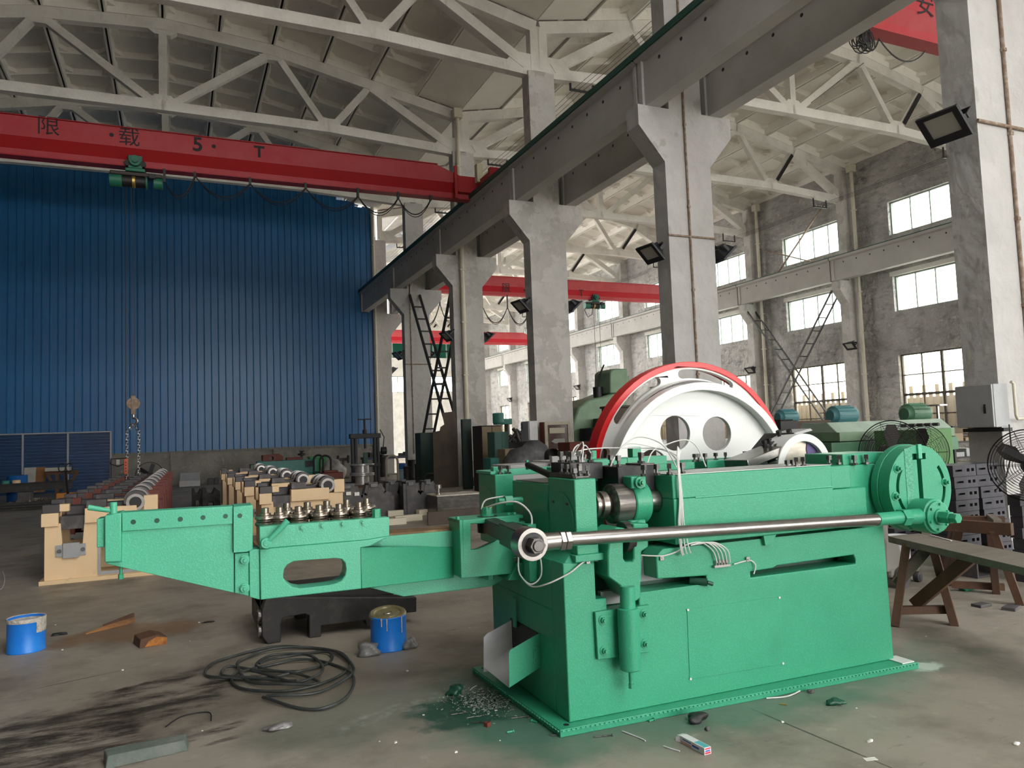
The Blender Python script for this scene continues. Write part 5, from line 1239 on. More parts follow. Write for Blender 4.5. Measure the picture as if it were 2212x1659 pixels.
# raw grey frame castings
def frame_casting(px, Y, w, label, s=1):
    x = at(px, 1090, Y=Y).x; t = thing('frame_casting', label, 'casting', (x, Y, 0), group='raw grey frame castings'); h = .66
    P = [(0, 0), (w * .30, 0), (w * .34, .10), (w * .62, .10), (w * .66, 0), (w, 0), (w, .42), (w * .86, .48), (w * .74, h), (w * .56, h), (w * .52, h - .2), (w * .42, h - .25), (w * .32, h - .2), (w * .28, h), (0, h)]
    mb = MB(); mb.prism(P, fXZ, .03, .10); mb.build('web', M_greycast, t, .006, smooth=0)
    mb = MB()
    for a, b in zip(P, P[1:] + P[:1]): mb.bar((a[0], .065, a[1]), (b[0], .065, b[1]), .13, .03, up=(0, 1, 0))
    mb.build('rim', M_greycast, t, smooth=0)
    mb = MB(); mb.box(w * .04, w * .2, .0, .55, h - .04, h + .03); mb.box(w * .58, w * .72, .0, .55, h - .04, h + .03); mb.build('machined_pad', M_cast, t, .004, smooth=0)
    mb = MB(); mb.prism(P, fXZ, .50, .57); mb.box(0, .08, .1, .5, .05, .6); mb.box(w - .08, w, .1, .5, 0, .42); mb.build('rear_web', M_greycast, t, smooth=0)
    return t
frame_casting(737, 15.6, 1.05, 'raw grey frame casting next to the cream bed with white tags')
frame_casting(842, 16.0, .52, 'narrow raw grey frame casting in the middle of the grey castings')
frame_casting(880, 15.4, .72, 'raw grey frame casting with curved cut-out beside the oily block')
for k, (px, py) in enumerate(((753, 1066), (771, 1067))):
    q = at(px, py, Y=15.58); mb = MB(); mb.box(q.x - .05, q.x + .05, 15.575, 15.585, q.z - .035, q.z + .035); tag(mb.build('paper_tag', M_white, smooth=0), ('small white paper tag on the grey casting, nearer the cream bed', 'larger white paper tag on the grey casting')[k], 'tag')
# oily block with valve, brown plate, cream bars
x0, x1, z0, z1 = fr(945, 1064, 1040, 1118, 14.6)
ob = thing('iron_block', 'oil-blackened iron block behind the feed bracket with crusted pale top', 'block', (x0, 14.6, 0))
M_oil = pmat('oily_iron', (.06, .055, .048), .25, .4, var=[(4, (.12, .11, .09), .45, .7, (1, 1, 4)), (12, (.28, .27, .27), .66, .76)])
mb = MB(); mb.box(0, 1.0, 0, .7, 0, z1 - .03); mb.build('block_body', M_oil, ob, .01, smooth=0)
mb = MB(); mb.box(.0, 1.0, 0, .7, z1 - .03, z1); mb.build('crusted_top', M_crust, ob, .008, smooth=0)
mb = MB(); mb.lathe([(.06, 0), (.06, .04), (.035, .05), (.035, .12), (.075, .13), (.075, .20), (0, .20)], (.10, .2, z1), n=16); mb.build('fitting', M_steel, ob)
x0, x1, z0, z1 = fr(925, 1105, 942, 1133, 13.4); mb = MB(); mb.box(0, x1 - x0 + .9, 0, .05, 0, z1); o = mb.build('steel_plate', M_brown, None, .004, smooth=0); o.location = (x0, 13.4, 0); tag(o, 'brown steel plate standing on edge before the oily block', 'plate')
for k, (pa, pb, Y, hh) in enumerate((((848, 1104), (885, 1114), 11.5, .07), ((822, 1118), (868, 1134), 9.3, .09), ((870, 1116), (892, 1126), 10.6, .07), ((905, 1096), (940, 1112), 13.2, .16))):
    x0, x1, z0, z1 = fr(*pa, *pb, Y); zt = hh
    a = at((pa[0] + pb[0]) / 2, pb[1], Z=0)
    mb = MB(); mb.box(-.28 if k != 3 else -.22, .28 if k != 3 else .22, -.07, .07, 0, .12); o = mb.build('cream_bar', M_ltop if 0 else pmat('ivory_paint%d' % k, (.62, .57, .44), .6), None, .006, smooth=0); o.location = (a.x, a.y, 0); o.rotation_euler = (0, 0, -.1 + .1 * k)
    tag(o, ('ivory painted bar lying behind the straightening rollers', 'ivory painted bar lying closest behind the roller bar', 'short ivory painted bar between two longer ones', 'ivory block tilted against the oily iron block')[k], 'bar')
# flanged spools
sp = at(783, 1052, Z=0)
mb = MB(); mb.lathe([(0, 0), (.40, 0), (.42, .02), (.42, .05), (.24, .07), (.24, .30), (.42, .32), (.42, .36), (0, .36)], n=32); spm = mb.mesh('spool', pmat('bright_spool_steel', (.55, .54, .52), .3, .6, var=(6, (.3, .29, .28), .5, .75)))
for k in range(2): tag(obj('flanged_spool', spm, loc=(sp.x, sp.y, .0 + .36 * k + .08)), ('polished flanged steel spool, lower of the two stacked by the press frame', 'polished flanged steel spool, upper of the two stacked by the press frame')[k], 'spool', 'stacked steel spools')
mb = MB(); mb.box(-.5, .5, -.4, .4, 0, .08); o = mb.build('pallet', M_wood, smooth=0); o.location = (sp.x, sp.y, 0); tag(o, 'low wooden skid under the polished steel spools', 'skid')
mb = MB(); mb.box(-.35, .35, -.3, .3, 0, .55); mb.box(-.28, .2, -.2, .2, .55, .62); o = mb.build('oxide_casting', M_oxide, None, .02, smooth=0); o.location = (sp.x - 1.0, sp.y + .3, 0); tag(o, 'dark red casting block beside the polished spools', 'casting')
# press frame with screw
Y = 28.2
x0, x1, z0, z1 = fr(757, 935, 821, 1040, Y)
pf = thing('screw_press', 'black H-frame screw press with hand bar before the blue wall', 'press', (x0, Y, 0)); w = x1 - x0
zt = at(790, 940, Y=Y).z
for xx in (.10, .22, w - .22, w - .10):
    mb = MB(); mb.box(xx - .045, xx + .045, -.1, .1, 0, zt - .1); mb.build('upright', M_black, pf, .004, smooth=0)
mb = MB(); mb.box(0, w, -.14, .14, zt - .12, zt + .06); mb.build('crosshead', M_black, pf, .02, smooth=0)
mb = MB(); mb.box(.05, w - .05, -.16, .16, .62, .74); mb.box(-.1, .2, -.4, .4, 0, .08); mb.box(w - .2, w + .1, -.4, .4, 0, .08); mb.build('bed_beam', M_black, pf, .01, smooth=0)
zs = at(788, 906, Y=Y).z; mb = MB(); mb.cyl((w / 2, 0, zt - .5), (w / 2, 0, zs), .045, n=12); mb.cyl((w / 2, 0, zt + .02), (w / 2, 0, zt + .2), .09, n=16); mb.cyl((w / 2 - .26, 0, zs), (w / 2 + .26, 0, zs), .022, n=10); mb.build('press_screw', M_blackiron, pf)
mb = MB(); mb.box(w / 2 - .07, w / 2 + .07, -.05, .05, .74, 1.15); mb.build('guide_plate', M_dgreen, pf, smooth=0)
mb = MB(); mb.cyl((w + .02, -.05, 1.2), (w + .2, -.05, 1.2), .14, n=16); mb.tube([(w + .1, 0, 1.3), (w + .15, 0, 1.7), (w, 0, 2.0)], .02, 6); mb.build('pump', M_black, pf)
# hoop stands
def hoop(px, pyt, pyb, w, mat, label, Z=0):
    b = at(px, pyb, Z=0); t = at(px, pyt, Y=b.y); h = t.z; pts = [(-w / 2, 0, 0)] + [(w / 2 * math.cos(a), 0, h - w / 2 + w / 2 * math.sin(a)) for a in [math.pi - math.pi * i / 10 for i in range(11)]] + [(w / 2, 0, 0)]
    t = thing('hoop_stand', label, 'stand', b); mb = MB(); mb.tube(pts, .04, 8); mb.build('hoop', mat, t); mb = MB(); mb.cyl((-w / 2, 0, h * .42), (w / 2, 0, h * .42), .025, n=8); mb.box(-w / 2 - .06, w / 2 + .06, -.25, .25, 0, .03); mb.build('cross_tube', mat, t)
hoop(848, 984, 1053, .40, pmat('galvanised_tube', (.30, .27, .22), .5, .4), 'bare steel hoop stand near the lattice brace')
hoop(689, 983, 1046, .36, M_black, 'black hoop stand in front of the green bin')
hoop(704, 984, 1049, .40, M_black, 'second black hoop stand, nearer the white sack')
# teal machine and casting, bin, wheel stand, sack
Y = 30.5
x0, x1, z0, z1 = fr(556, 1003, 684, 1030, Y)
tm = thing('teal_machine', 'teal painted machine frame with handwheel before the low plaster wall', 'machine', (x0, Y, 0)); w = x1 - x0
mb = MB(); mb.prism([(0, .42), (w, .42), (w, .95), (w * .92, .95), (.9, .95), (.55, 1.0), (0, .95)], fXZ, 0, .5); mb.prism([(.2, .05), (w - .25, .05), (w, .42), (.1, .42)], fXZ, .05, .45); mb.build('frame', M_teal, tm, .02, smooth=0)
mb = MB(); mb.box(-.25, .1, .05, .4, .45, .85); mb.build('end_box', M_dgreen, tm, .02, smooth=0)
mb = MB(); mb.prism([(.2, .95), (.95, .95), (.95, 1.12), (.80, 1.22), (.2, 1.18)], fXZ, -.05, .45, [circ(.52, 1.05, .08, 14)]); mb.box(1.1, w * .75, .05, .4, .95, 1.05); mb.build('rusty_carriage', M_oxide, tm, .01, smooth=0)
mb = MB(); mb.lathe([(.05, 0), (.05, .15), (.16, .18), (.16, .22), (.06, .26), (.06, .30), (.14, .34), (0, .34)], (w * .76, .2, .95), n=16); mb.build('handwheel', M_blackiron, tm)
mb = MB(); mb.box(w * .80, w * .94, -.03, .05, .66, .9); mb.build('dark_pocket', M_black, tm, smooth=0)
x0, x1, z0, z1 = fr(668, 988, 703, 1016, 32.5); t = thing('waste_bin', 'bright green waste bin behind the teal machine', 'bin', ((x0 + x1) / 2, 32.5, 0)); w = (x1 - x0) / 2
mb = MB(); mb.hexa([Vector(p) for p in ((-w * .8, -.25, .1), (w * .8, -.25, .1), (-w * .8, .25, .1), (w * .8, .25, .1), (-w, -.3, z1), (w, -.3, z1), (-w, .3, z1), (w, .3, z1))]); mb.build('bin_body', pmat('bin_green', (.02, .25, .06), .4), t, .02, smooth=0)
mb = MB(); mb.box(-w - .03, w + .03, -.33, .33, z1, z1 + .06); mb.build('bin_lid', MATS['bin_green'], t, .01, smooth=0)
for x in (-w * .6, w * .6):
    mb = MB(); mb.cyl((x - .03, .22, .1), (x + .03, .22, .1), .1, n=14); mb.build('wheel', M_black, t)
gp = at(742, 1030, Y=33.2); t = thing('wheel_stand', 'iron pedestal stand carrying two small wheels beside the press', 'stand', (gp.x, 33.2, 0)); hz2 = at(742, 992, Y=33.2).z
mb = MB(); mb.cyl((0, 0, 0), (0, 0, hz2), .05, n=10); mb.box(-.2, .2, -.2, .2, 0, .05); mb.cyl((-.22, 0, hz2), (.22, 0, hz2), .06, n=10); mb.build('pedestal', M_greycast, t)
for x in (-.22, .22):
    mb = MB(); mb.cyl((x - .03, 0, hz2), (x + .03, 0, hz2), .17, n=18); mb.build('wheel', M_cast, t)
def lump(name, loc, sx, sy, sz, mat, label, cat, seed=1, n=3):
    bm = bmesh.new(); bmesh.ops.create_icosphere(bm, subdivisions=n, radius=1); r = random.Random(seed)
    k = [(Vector((r.uniform(-1, 1), r.uniform(-1, 1), r.uniform(-1, 1))).normalized(), r.uniform(2, 7), r.uniform(0, 6), r.uniform(.05, .16)) for _ in range(9)]
    for v in bm.verts:
        d = 1 + sum(a * math.sin(f * v.co.dot(u) + p) for u, f, p, a in k); v.co = Vector((v.co.x * d * sx, v.co.y * d * sy, max(v.co.z * d * sz, -sz * .55)))
    zmin = min(v.co.z for v in bm.verts)
    for v in bm.verts: v.co.z -= zmin
    me = bpy.data.meshes.new(name); bm.to_mesh(me); bm.free(); me.materials.append(mat); me.shade_smooth()
    o = obj(name, me, loc=loc); return tag(o, label, cat)
sk = at(718, 1042, Z=0); lump('plastic_sack', (sk.x, sk.y, 0), .38, .3, .55, pmat('dirty_white_sack', (.38, .36, .34), .5, var=(6, (.2, .19, .18), .45, .65)), 'crumpled dirty white sack between hoop stand and press', 'sack', 5)
# things along the low wall
x0, x1, z0, z1 = fr(387, 1021, 432, 1050, 34.0); t = thing('sheet_metal_cover', 'folded grey sheet metal cover leaning at the low plaster wall', 'cover', (x0, 34.0, 0)); w = x1 - x0
mb = MB(); mb.hexa([Vector(p) for p in ((0, -.25, 0), (w, -.25, 0), (0, .3, 0), (w, .3, 0), (0, -.2, z1 * .45), (w, -.2, z1 * .45), (0, .3, z1 * .45), (w, .3, z1 * .45))]); mb.hexa([Vector(p) for p in ((.02, -.2, z1 * .46), (w, -.2, z1 * .46), (.02, .3, z1 * .46), (w, .3, z1 * .46), (.05, .1, z1), (w - .02, .1, z1), (.05, .3, z1), (w - .02, .3, z1))]); mb.build('cover_sheet', M_grey, t, .01, smooth=0)
for k, (pa, pb) in enumerate((((449, 1034), (462, 1048)), ((463, 1033), (474, 1047)))):
    x0, x1, z0, z1 = fr(*pa, *pb, 34.2); mb = MB(); mb.box(0, x1 - x0, 0, .3, 0, z1); mb.box(.03, x1 - x0 - .03, .02, .28, z1, z1 + .03); o = mb.build('iron_box', M_greycast, None, .01, smooth=0); o.location = (x0, 34.2, 0); tag(o, ('small grey iron box at the low wall, next to the metal cover', 'small grey iron box at the low wall, behind the cream beds')[k], 'box')
fc = at(323, 1035, Y=34.4); t = thing('drum_fan', 'dark round fan ring standing against the low plaster wall', 'fan', (fc.x, 34.4, 0))
mb = MB(); mb.lathe([(.50, -.12), (.53, -.12), (.53, .12), (.50, .12)], (0, 0, .53), 'Y', 32); mb.build('ring', M_black, t)
for k in range(5):
    a = k * 2 * math.pi / 5; mb = MB(); mb.bar((0, 0, .53), (.46 * math.cos(a), .05, .53 + .46 * math.sin(a)), .16, .01, up=(0, 1, .5)); mb.build('blade', M_dark, t, smooth=0)
mb = MB(); mb.cyl((0, -.08, .53), (0, .08, .53), .1, n=16); mb.build('hub', M_dark, t)
# blue roller-door sheet leaning on the wall
t = thing('corrugated_panel', 'low dark blue corrugated panel with steel posts before the blue wall', 'panel', (0, 34.75, 0))
xa, xb = at(-160, 1000, Y=34.7).x, at(240, 1000, Y=34.7).x; hh = at(120, 937, Y=34.7).z
mb = MB(); n = 18; pr = []
for i in range(n):
    z = hh * i / n; p = hh / n; pr += [(0, z), (0, z + p * .4), (-.025, z + p * .55), (-.025, z + p * .8), (0, z + p * .95)]
pr.append((0, hh)); A_ = [mb.bm.verts.new((xa, y, z)) for y, z in pr]; B_ = [mb.bm.verts.new((xb, y, z)) for y, z in pr]; C_ = [mb.bm.verts.new((xa, y + .02, z)) for y, z in pr]; D_ = [mb.bm.verts.new((xb, y + .02, z)) for y, z in pr]
for i in range(len(pr) - 1): mb.face([A_[i], B_[i], B_[i + 1], A_[i + 1]]); mb.face([C_[i], C_[i + 1], D_[i + 1], D_[i]])
mb.build('ribbed_sheet', M_blued, t, smooth=0)
for px in (48, 146, 239):
    x = at(px, 1000, Y=34.6).x; mb = MB(); mb.box(x - .03, x + .03, -.09, -.03, 0, hh + .03); mb.build('post', M_grey, t, smooth=0)
mb = MB(); mb.box(xa, xb, -.06, .03, hh, hh + .05); mb.build('top_rail', M_grey, t, smooth=0)
for px in (288,):
    x0, x1, z0, z1 = fr(242, 990, 262, 1000, 34.6)
q = at(255, 996, Y=34.6); t = thing('wire_hanger_frame', 'thin black wire frame with a white tag at the low wall', 'frame', (q.x, 34.6, q.z)); mb = MB(); mb.tube([(-.25, 0, .1), (.25, 0, .1), (.28, 0, -.1), (0, 0, -.22), (-.28, 0, -.1)], .018, 6, True); mb.cyl((-.25, 0, .1), (-.25, 0, -q.z), .02, n=6); mb.build('wire', M_black, t); mb = MB(); mb.box(-.06, .06, -.03, -.02, -.14, .06); mb.build('tag', M_white, t, smooth=0)
# scrap corner at the far end of the near bay
Y = 31.5
x0, x1, z0, z1 = fr(49, 1009, 97, 1041, Y)
t = thing('asbestos_sheet', 'pale board with a rusty brown band leaning over the scrap pile', 'board', (x0, Y, 0)); w = x1 - x0
mb = MB(); mb.hexa([Vector(p) for p in ((0, 0, .2), (w * .54, 0, .2), (0, .04, .2), (w * .54, .04, .2), (0, .3, z1), (w * .54, .3, z1), (0, .34, z1), (w * .54, .34, z1))]); mb.build('board', pmat('pale_board', (.42, .41, .37), .8, var=(4, (.33, .32, .29), .4, .7)), t, smooth=0)
mb = MB(); mb.hexa([Vector(p) for p in ((w * .54, 0, .2), (w, 0, .2), (w * .54, .04, .2), (w, .04, .2), (w * .54, .3, z1), (w, .3, z1), (w * .54, .34, z1), (w, .34, z1))]); mb.build('rusty_band', pmat('rust_band', (.28, .13, .05), .85, var=(6, (.18, .08, .03), .4, .7, (3, 1, .3))), t, smooth=0)
x0, x1, z0, z1 = fr(98, 1008, 168, 1018, 31.0)
t = thing('timber_trestle', 'dark timber trestle under a pale board by the blue panel', 'trestle', (x0, 31.0, 0)); w = x1 - x0
mb = MB(); mb.box(0, w * .75, -.1, .5, z1 - .12, z1); mb.build('pale_board', MATS['pale_board'], t, smooth=0)
mb = MB(); mb.box(0, w, .1, .25, z1 - .25, z1 - .12); mb.build('beam', M_wood, t, smooth=0)
for xx, dx in ((.35 * w, 0), (.6 * w, 0)):
    mb = MB(); mb.bar((xx, .18, 0), (xx + dx, .18, z1 - .2), .12, .12); mb.build('post', M_wood, t, smooth=0)
for a, b in (((0.02 * w, z1 - .2), (.35 * w, z1 - .8)), ((.98 * w, z1 - .2), (.6 * w, z1 - .8))):
    mb = MB(); mb.bar((a[0], .18, a[1]), (b[0], .18, b[1]), .10, .10); mb.build('brace', M_wood, t, smooth=0)
# pallet truck
q = at(148, 1085, Y=25.0); Yp = 25.0
t = thing('pallet_truck', 'orange pallet truck with black looped handle behind the red beds', 'truck', (q.x, Yp, 0))
za, zb = at(150, 1068, Y=Yp).z, at(148, 1008, Y=Yp).z
mb = MB(); mb.box(-.30, .25, -.05, .2, za - .35, za + .05); mb.box(-.35, -.18, .2, 1.3, .05, .12); mb.box(.1, .27, .2, 1.3, .05, .12); mb.build('fork_frame', M_orange, t, .02, smooth=0)
mb = MB(); mb.bar((.02, -.1, za - .25), (-.03, -.35, zb - .12), .05, .04); mb.build('handle_bar', M_black, t, smooth=0)
mb = MB()
for s in (-1, 1): mb.tube([Vector((-.03 + s * .09 + .085 * math.cos(a), -.36, zb - .02 + .12 * math.sin(a))) for a in [2 * math.pi * i / 14 for i in range(14)]], .018, 6, True)
mb.build('handle_loop', M_black, t)
for x in (-.1, .06):
    mb = MB(); mb.cyl((x - .03, -.1, .1), (x + .03, -.1, .1), .1, n=14); mb.build('wheel', M_black, t)
# stock of long bars, table, drum, I-beam, parts heap
t = thing('bar_stock', 'low stack of long dark steel bars on the floor by the rows', 'bars', (at(10, 1105, Z=0).x, at(10, 1105, Z=0).y, 0))
for k in range(14):
    mb = MB(); a = Vector((-2.6 + rnd.uniform(0, .6), .05 + .10 * (k % 6) + rnd.uniform(-.02, .02), .04 + .07 * (k // 6))); b = a + Vector((4.6 + rnd.uniform(-.4, .3), rnd.uniform(-.1, .25), 0)); mb.bar(a, b, .07, .06); mb.build('steel_bar', M_brown if k % 3 else M_dark, t, smooth=0)
q = at(75, 1090, Z=0); 
t = thing('iron_joist', 'long dark iron joist lying across blocks in the scrap corner', 'joist', (q.x - 1.0, q.y, 0)); z = at(75, 1052, Y=q.y).z
mb = MB(); P = [(-.12, -.13), (.12, -.13), (.12, -.10), (.02, -.10), (.02, .10), (.12, .10), (.12, .13), (-.12, .13), (-.12, .10), (-.02, .10), (-.02, -.10), (-.12, -.10)]; mb.prism(P, lambda p, q_, d: Vector((d, p, z + q_ + .02 * d)), -1.2, 2.0); mb.build('joist', M_dark, t, smooth=0)
for x in (-.9, .75):
    mb = MB(); mb.box(x - .18, x + .18, -.25, .25, 0, z - .13); mb.build('support_block', M_greycast, t, .02, smooth=0)
q = at(37, 1078, Y=29.5); t = thing('steel_drum', 'blue steel drum half hidden in the scrap corner', 'drum', (q.x, 29.5, 0)); mb = MB(); mb.lathe([(0, 0), (.29, 0), (.30, .28), (.29, .29), (.30, .30), (.29, .58), (.30, .60), (.29, .86), (.30, .88), (0, .86)], n=24); mb.build('drum_body', M_blueplas, t); mb = MB(); mb.cyl((.15, 0, .86), (.15, 0, .89), .04, n=12); mb.build('bung', M_black, t)
t = thing('scrap_table', 'dark low table with tins on it at the edge of the view', 'table', (at(20, 1080, Y=28.6).x, 28.6, 0)); zt = at(10, 1051, Y=28.6).z
mb = MB(); mb.box(-1.5, .6, 0, .9, zt - .06, zt); mb.build('table_top', M_dark, t, smooth=0)
for x in (-1.4, .5):
    for y in (.05, .85): mb = MB(); mb.box(x - .04, x + .04, y - .04, y + .04, 0, zt - .06); mb.build('leg', M_dark, t, smooth=0)
for k, (px, mat, l) in enumerate(((12, M_teal, 'small teal tin on the dark scrap table'), (35, M_creamp, 'small cream tin on the dark scrap table'))):
    q = at(px, 1048, Y=28.9); mb = MB(); mb.lathe([(0, 0), (.12, 0), (.12, .16), (.125, .17), (.1, .18), (0, .18)], n=16); o = mb.build('tin', mat); o.location = (q.x, 28.9, zt); tag(o, l, 'tin')
mb = MB(); q = at(80, 1090, Z=0)
for k in range(160):
    x, y = rnd.gauss(0, .55), rnd.gauss(0, .3); z = max(.03, .14 - .12 * (x * x + y * y)) ; s = rnd.uniform(.02, .05); mb.cyl((x, y, z), (x + rnd.uniform(-.05, .05), y + rnd.uniform(-.05, .05), z + s), s, n=6)
o = mb.build('parts_heap', pmat('dull_small_parts', (.30, .27, .22), .5, .5, var=(20, (.12, .1, .08), .4, .6))); o.location = (q.x, q.y, 0); tag(o, 'heap of small turned metal parts beside the bar stack', 'parts', kind='stuff')

# ------------------------------------------------ tall cabinets by the downpipe column
def cabinet(px0, py0, px1, Y, d, mat, label, side=None, name='steel_cabinet', doors=2):
    x0, x1, z0, z1 = fr(px0, py0, px1, 1010, Y); w = x1 - x0
    t = thing(name, label, 'cabinet', (x0, Y, 0))
    mb = MB(); mb.box(0, w, 0, d, 0, z1); mb.build('carcass', side or mat, t, .01, smooth=0)
    for i in range(doors):
        mb = MB(); mb.box(w * i / doors + .01, w * (i + 1) / doors - .01, -.02, 0, .08, z1 - .04); dd = mb.build('door', mat, t, .004, smooth=0)
        mb = MB(); mb.box(w * (i + .85 if i == 0 else i + .1) / doors - .01, w * (i + .85 if i == 0 else i + .1) / doors + .02, -.04, -.02, z1 * .5, z1 * .5 + .12); mb.build('handle', M_blackiron, dd, smooth=0)
    return t
cabinet(909, 934, 939, 25.2, .6, pmat('black_green_cabinet', (.008, .035, .028), .45), 'narrow blackish green cabinet beside the lattice brace foot', doors=1)
cabinet(1001, 905, 1018, 21.8, .12, pmat('black_green_slab', (.012, .03, .026), .5), 'narrow dark cabinet in front of the downpipe column', doors=1)
cabinet(1043, 918, 1083, 20.4, .75, M_tanside, 'tan steel cabinet with its flank coloured brown for shade, behind the green one', side=M_brown, doors=2)  # brown carcass paints shade onto the side of a tan cabinet
cabinet(1070, 932, 1098, 18.6, .50, M_cabgreen, 'dusty green cabinet standing before the tan cabinet', side=M_cabgreen, doors=2)
# torn brown sheet leaning on the column
x0, x1, z0, z1 = fr(937, 888, 985, 1012, 23.2)
w = x1 - x0
mb = MB(); mb.prism([(0, 0), (w, 0), (w, z1), (w * .42, z1 - .05), (w * .5, z1 - .42), (w * .34, z1 - .50), (w * .3, z1 - .62), (0, z1 - .66)], fXZ, 0, .03); o = mb.build('steel_sheet', M_brown, smooth=0); o.location = (x0, 23.2, 0); tag(o, 'ragged brown steel sheet leaning at the downpipe column', 'sheet')
# round table with discs, small frame stand, drums
q = at(948, 1052, Z=0); Yr = q.y
t = thing('disc_stand', 'dark pedestal stacked with iron discs in front of the brown sheet', 'stand', (q.x, Yr, 0)); zz = at(948, 1030, Y=Yr).z
mb = MB(); mb.cyl((0, 0, 0), (0, 0, zz), .09, n=12); mb.box(-.25, .25, -.25, .25, 0, .04); mb.build('pedestal', M_dark, t)
for k in range(3): mb = MB(); mb.cyl((0, 0, zz + .045 * k), (0, 0, zz + .045 * k + .035), .48 - .04 * k, n=28); mb.build('disc', M_dark, t)
q = at(995, 1050, Z=0); Yr = q.y; x0, x1, z0, z1 = fr(985, 998, 1010, 1040, Yr)
x0 += .25; x1 += .25; t = thing('wire_stand', 'thin dark wire frame stand before the dark cabinet', 'stand', (x0, Yr, 0)); mb = MB(); w = x1 - x0; mb.tube([(0, 0, 0), (0, 0, z1), (w, 0, z1), (w, 0, 0)], .02, 6); mb.cyl((w / 2, 0, z1), (w / 2, 0, 0), .015, n=6); mb.cyl((0, 0, z1 * .3), (w, 0, z1 * .3), .015, n=6); mb.build('frame', M_dgreen, t)
mb = MB(); mb.lathe([(0, 0), (.25, 0), (.2, .15), (.05, .3), (.04, .4), (0, .4)], (w * .6, -.1, 0), n=16); mb.build('base_cone', M_dark, t)
q = at(868, 1040, Z=0); Yr = q.y; t = thing('water_bottle', 'clear and blue water dispenser bottle at the braced column foot', 'bottle', (q.x, Yr, 0)); hb2 = at(868, 1000, Y=Yr).z
mb = MB(); mb.lathe([(0, .0), (.17, 0), (.17, hb2 * .5), (.14, hb2 * .55), (.17, hb2 * .6), (.17, hb2 * .66)], n=20); mb.build('bottle', pmat('pale_blue_plastic', (.25, .38, .45), .2), t); mb = MB(); mb.lathe([(.17, hb2 * .66), (.18, hb2 * .7), (.18, hb2 * .95), (.1, hb2), (0, hb2)], n=20); mb.build('blue_top', M_blueplas, t)
for k, (px, py, s) in enumerate(((890, 1040, .3), (905, 1045, .26), (880, 1048, .24), (828, 1030, .32))):
    q = at(px, py, Z=0); t = thing('iron_cylinder', f'upright dark iron cylinder near the braced column, {ORD[k]} of the scattered four', 'cylinder', (q.x, q.y, 0)); mb = MB(); mb.lathe([(0, 0), (s * .8, 0), (s * .8, .1), (s * .5, .14), (s * .5, s * 2.6), (s * .55, s * 2.7), (s * .3, s * 2.7), (s * .3, s * 2.4), (0, s * 2.4)], n=18); mb.build('casting', M_dark, t)
q = at(845, 1005, Y=33.5); t = thing('work_bench', 'cluttered dark work bench behind the braced column', 'bench', (q.x, 33.5, 0)); mb = MB(); mb.box(-1.2, 1.4, 0, .8, .75, .85); mb.build('bench_top', pmat('dark_blue_steel', (.02, .035, .08), .5), t, smooth=0)
for x in (-1.1, 1.3):
    for y in (.05, .75): mb = MB(); mb.box(x - .04, x + .04, y - .04, y + .04, 0, .75); mb.build('leg', M_dark, t, smooth=0)
mb = MB()
for k in range(14): x = rnd.uniform(-1.1, 1.2); mb.box(x - .1, x + .1, .2, .4, .85, .85 + rnd.uniform(.05, .25))
o = mb.build('tool_clutter', M_dark, t, smooth=0); o['kind'] = 'stuff'
q = at(930, 1045, Z=0); lump('cable_coil_bag', (q.x - .1, q.y - 2, 0), .14, .14, .22, pmat('yellowed_plastic', (.42, .38, .2), .5), 'small yellowish bag before the brown sheet', 'bag', 9)

# ------------------------------------------------ around the flaking column
x0, x1, z0, z1 = fr(1178, 910, 1231, 978, 17.0)
t = thing('hose_cabinet', 'red fire hose cabinet with cream frame before the flaking column', 'cabinet', (x0, 17.0, 0)); w = x1 - x0
mb = MB(); mb.box(0, w, .02, .28, z0, z1); mb.build('case', M_oxide, t, .005, smooth=0)
mb = MB(); mb.prism([(0, z0), (w, z0), (w, z1), (0, z1)], fXZ, -.03, .02, [[(.08, z0 + .08), (.08, z1 - .08), (w - .08, z1 - .08), (w - .08, z0 + .08)]]); mb.build('door_frame', pmat('old_cream_frame', (.46, .42, .33), .6, var=(6, (.3, .26, .2), .5, .7)), t, .003, smooth=0)
mb = MB(); mb.box(.08, w - .08, -.005, .0, z0 + .08, z1 - .08); mb.build('door_glass', pmat('dusty_dark_glass', (.10, .06, .055), .2, var=(3, (.16, .13, .11), .4, .7)), t, smooth=0)
mb = MB(); h = z1 - z0; mb.box(.14, w - .16, -.012, -.005, z0 + h * .62, z0 + h * .80); mb.build('paper_notice', pmat('cream_paper', (.5, .46, .36), .8), t, smooth=0)
mb = MB(); mb.prism([(.18, z0 + h * .36), (.27, z0 + h * .29), (w - .17, z0 + h * .29), (w - .17, z0 + h * .44), (.27, z0 + h * .44)], fXZ, -.012, -.005); mb.build('arrow_label', pmat('grey_paper', (.33, .33, .30), .8), t, smooth=0)
mb = MB()
for x in (.06, w - .06): mb.box(x - .03, x + .03, .05, .11, 0, z0)
mb.build('legs_frame', M_dark, t, smooth=0)
x0, x1, z0, z1 = fr(1145, 909, 1161, 953, 16.9)
t = thing('switch_box', 'pale grey wall switch box beside the red hose cabinet', 'box', (x0, 16.9, z0)); mb = MB(); mb.box(0, x1 - x0, 0, .5, 0, z1 - z0); mb.build('box_body', M_chutein, t, .004, smooth=0); mb = MB(); mb.box(-.02, -.0, .03, .47, .02, z1 - z0 - .02); mb.build('door', M_grey, t, .003, smooth=0); mb = MB(); mb.box(-.03, -.02, .38, .42, .3, .45); mb.build('handle', M_black, t, smooth=0)
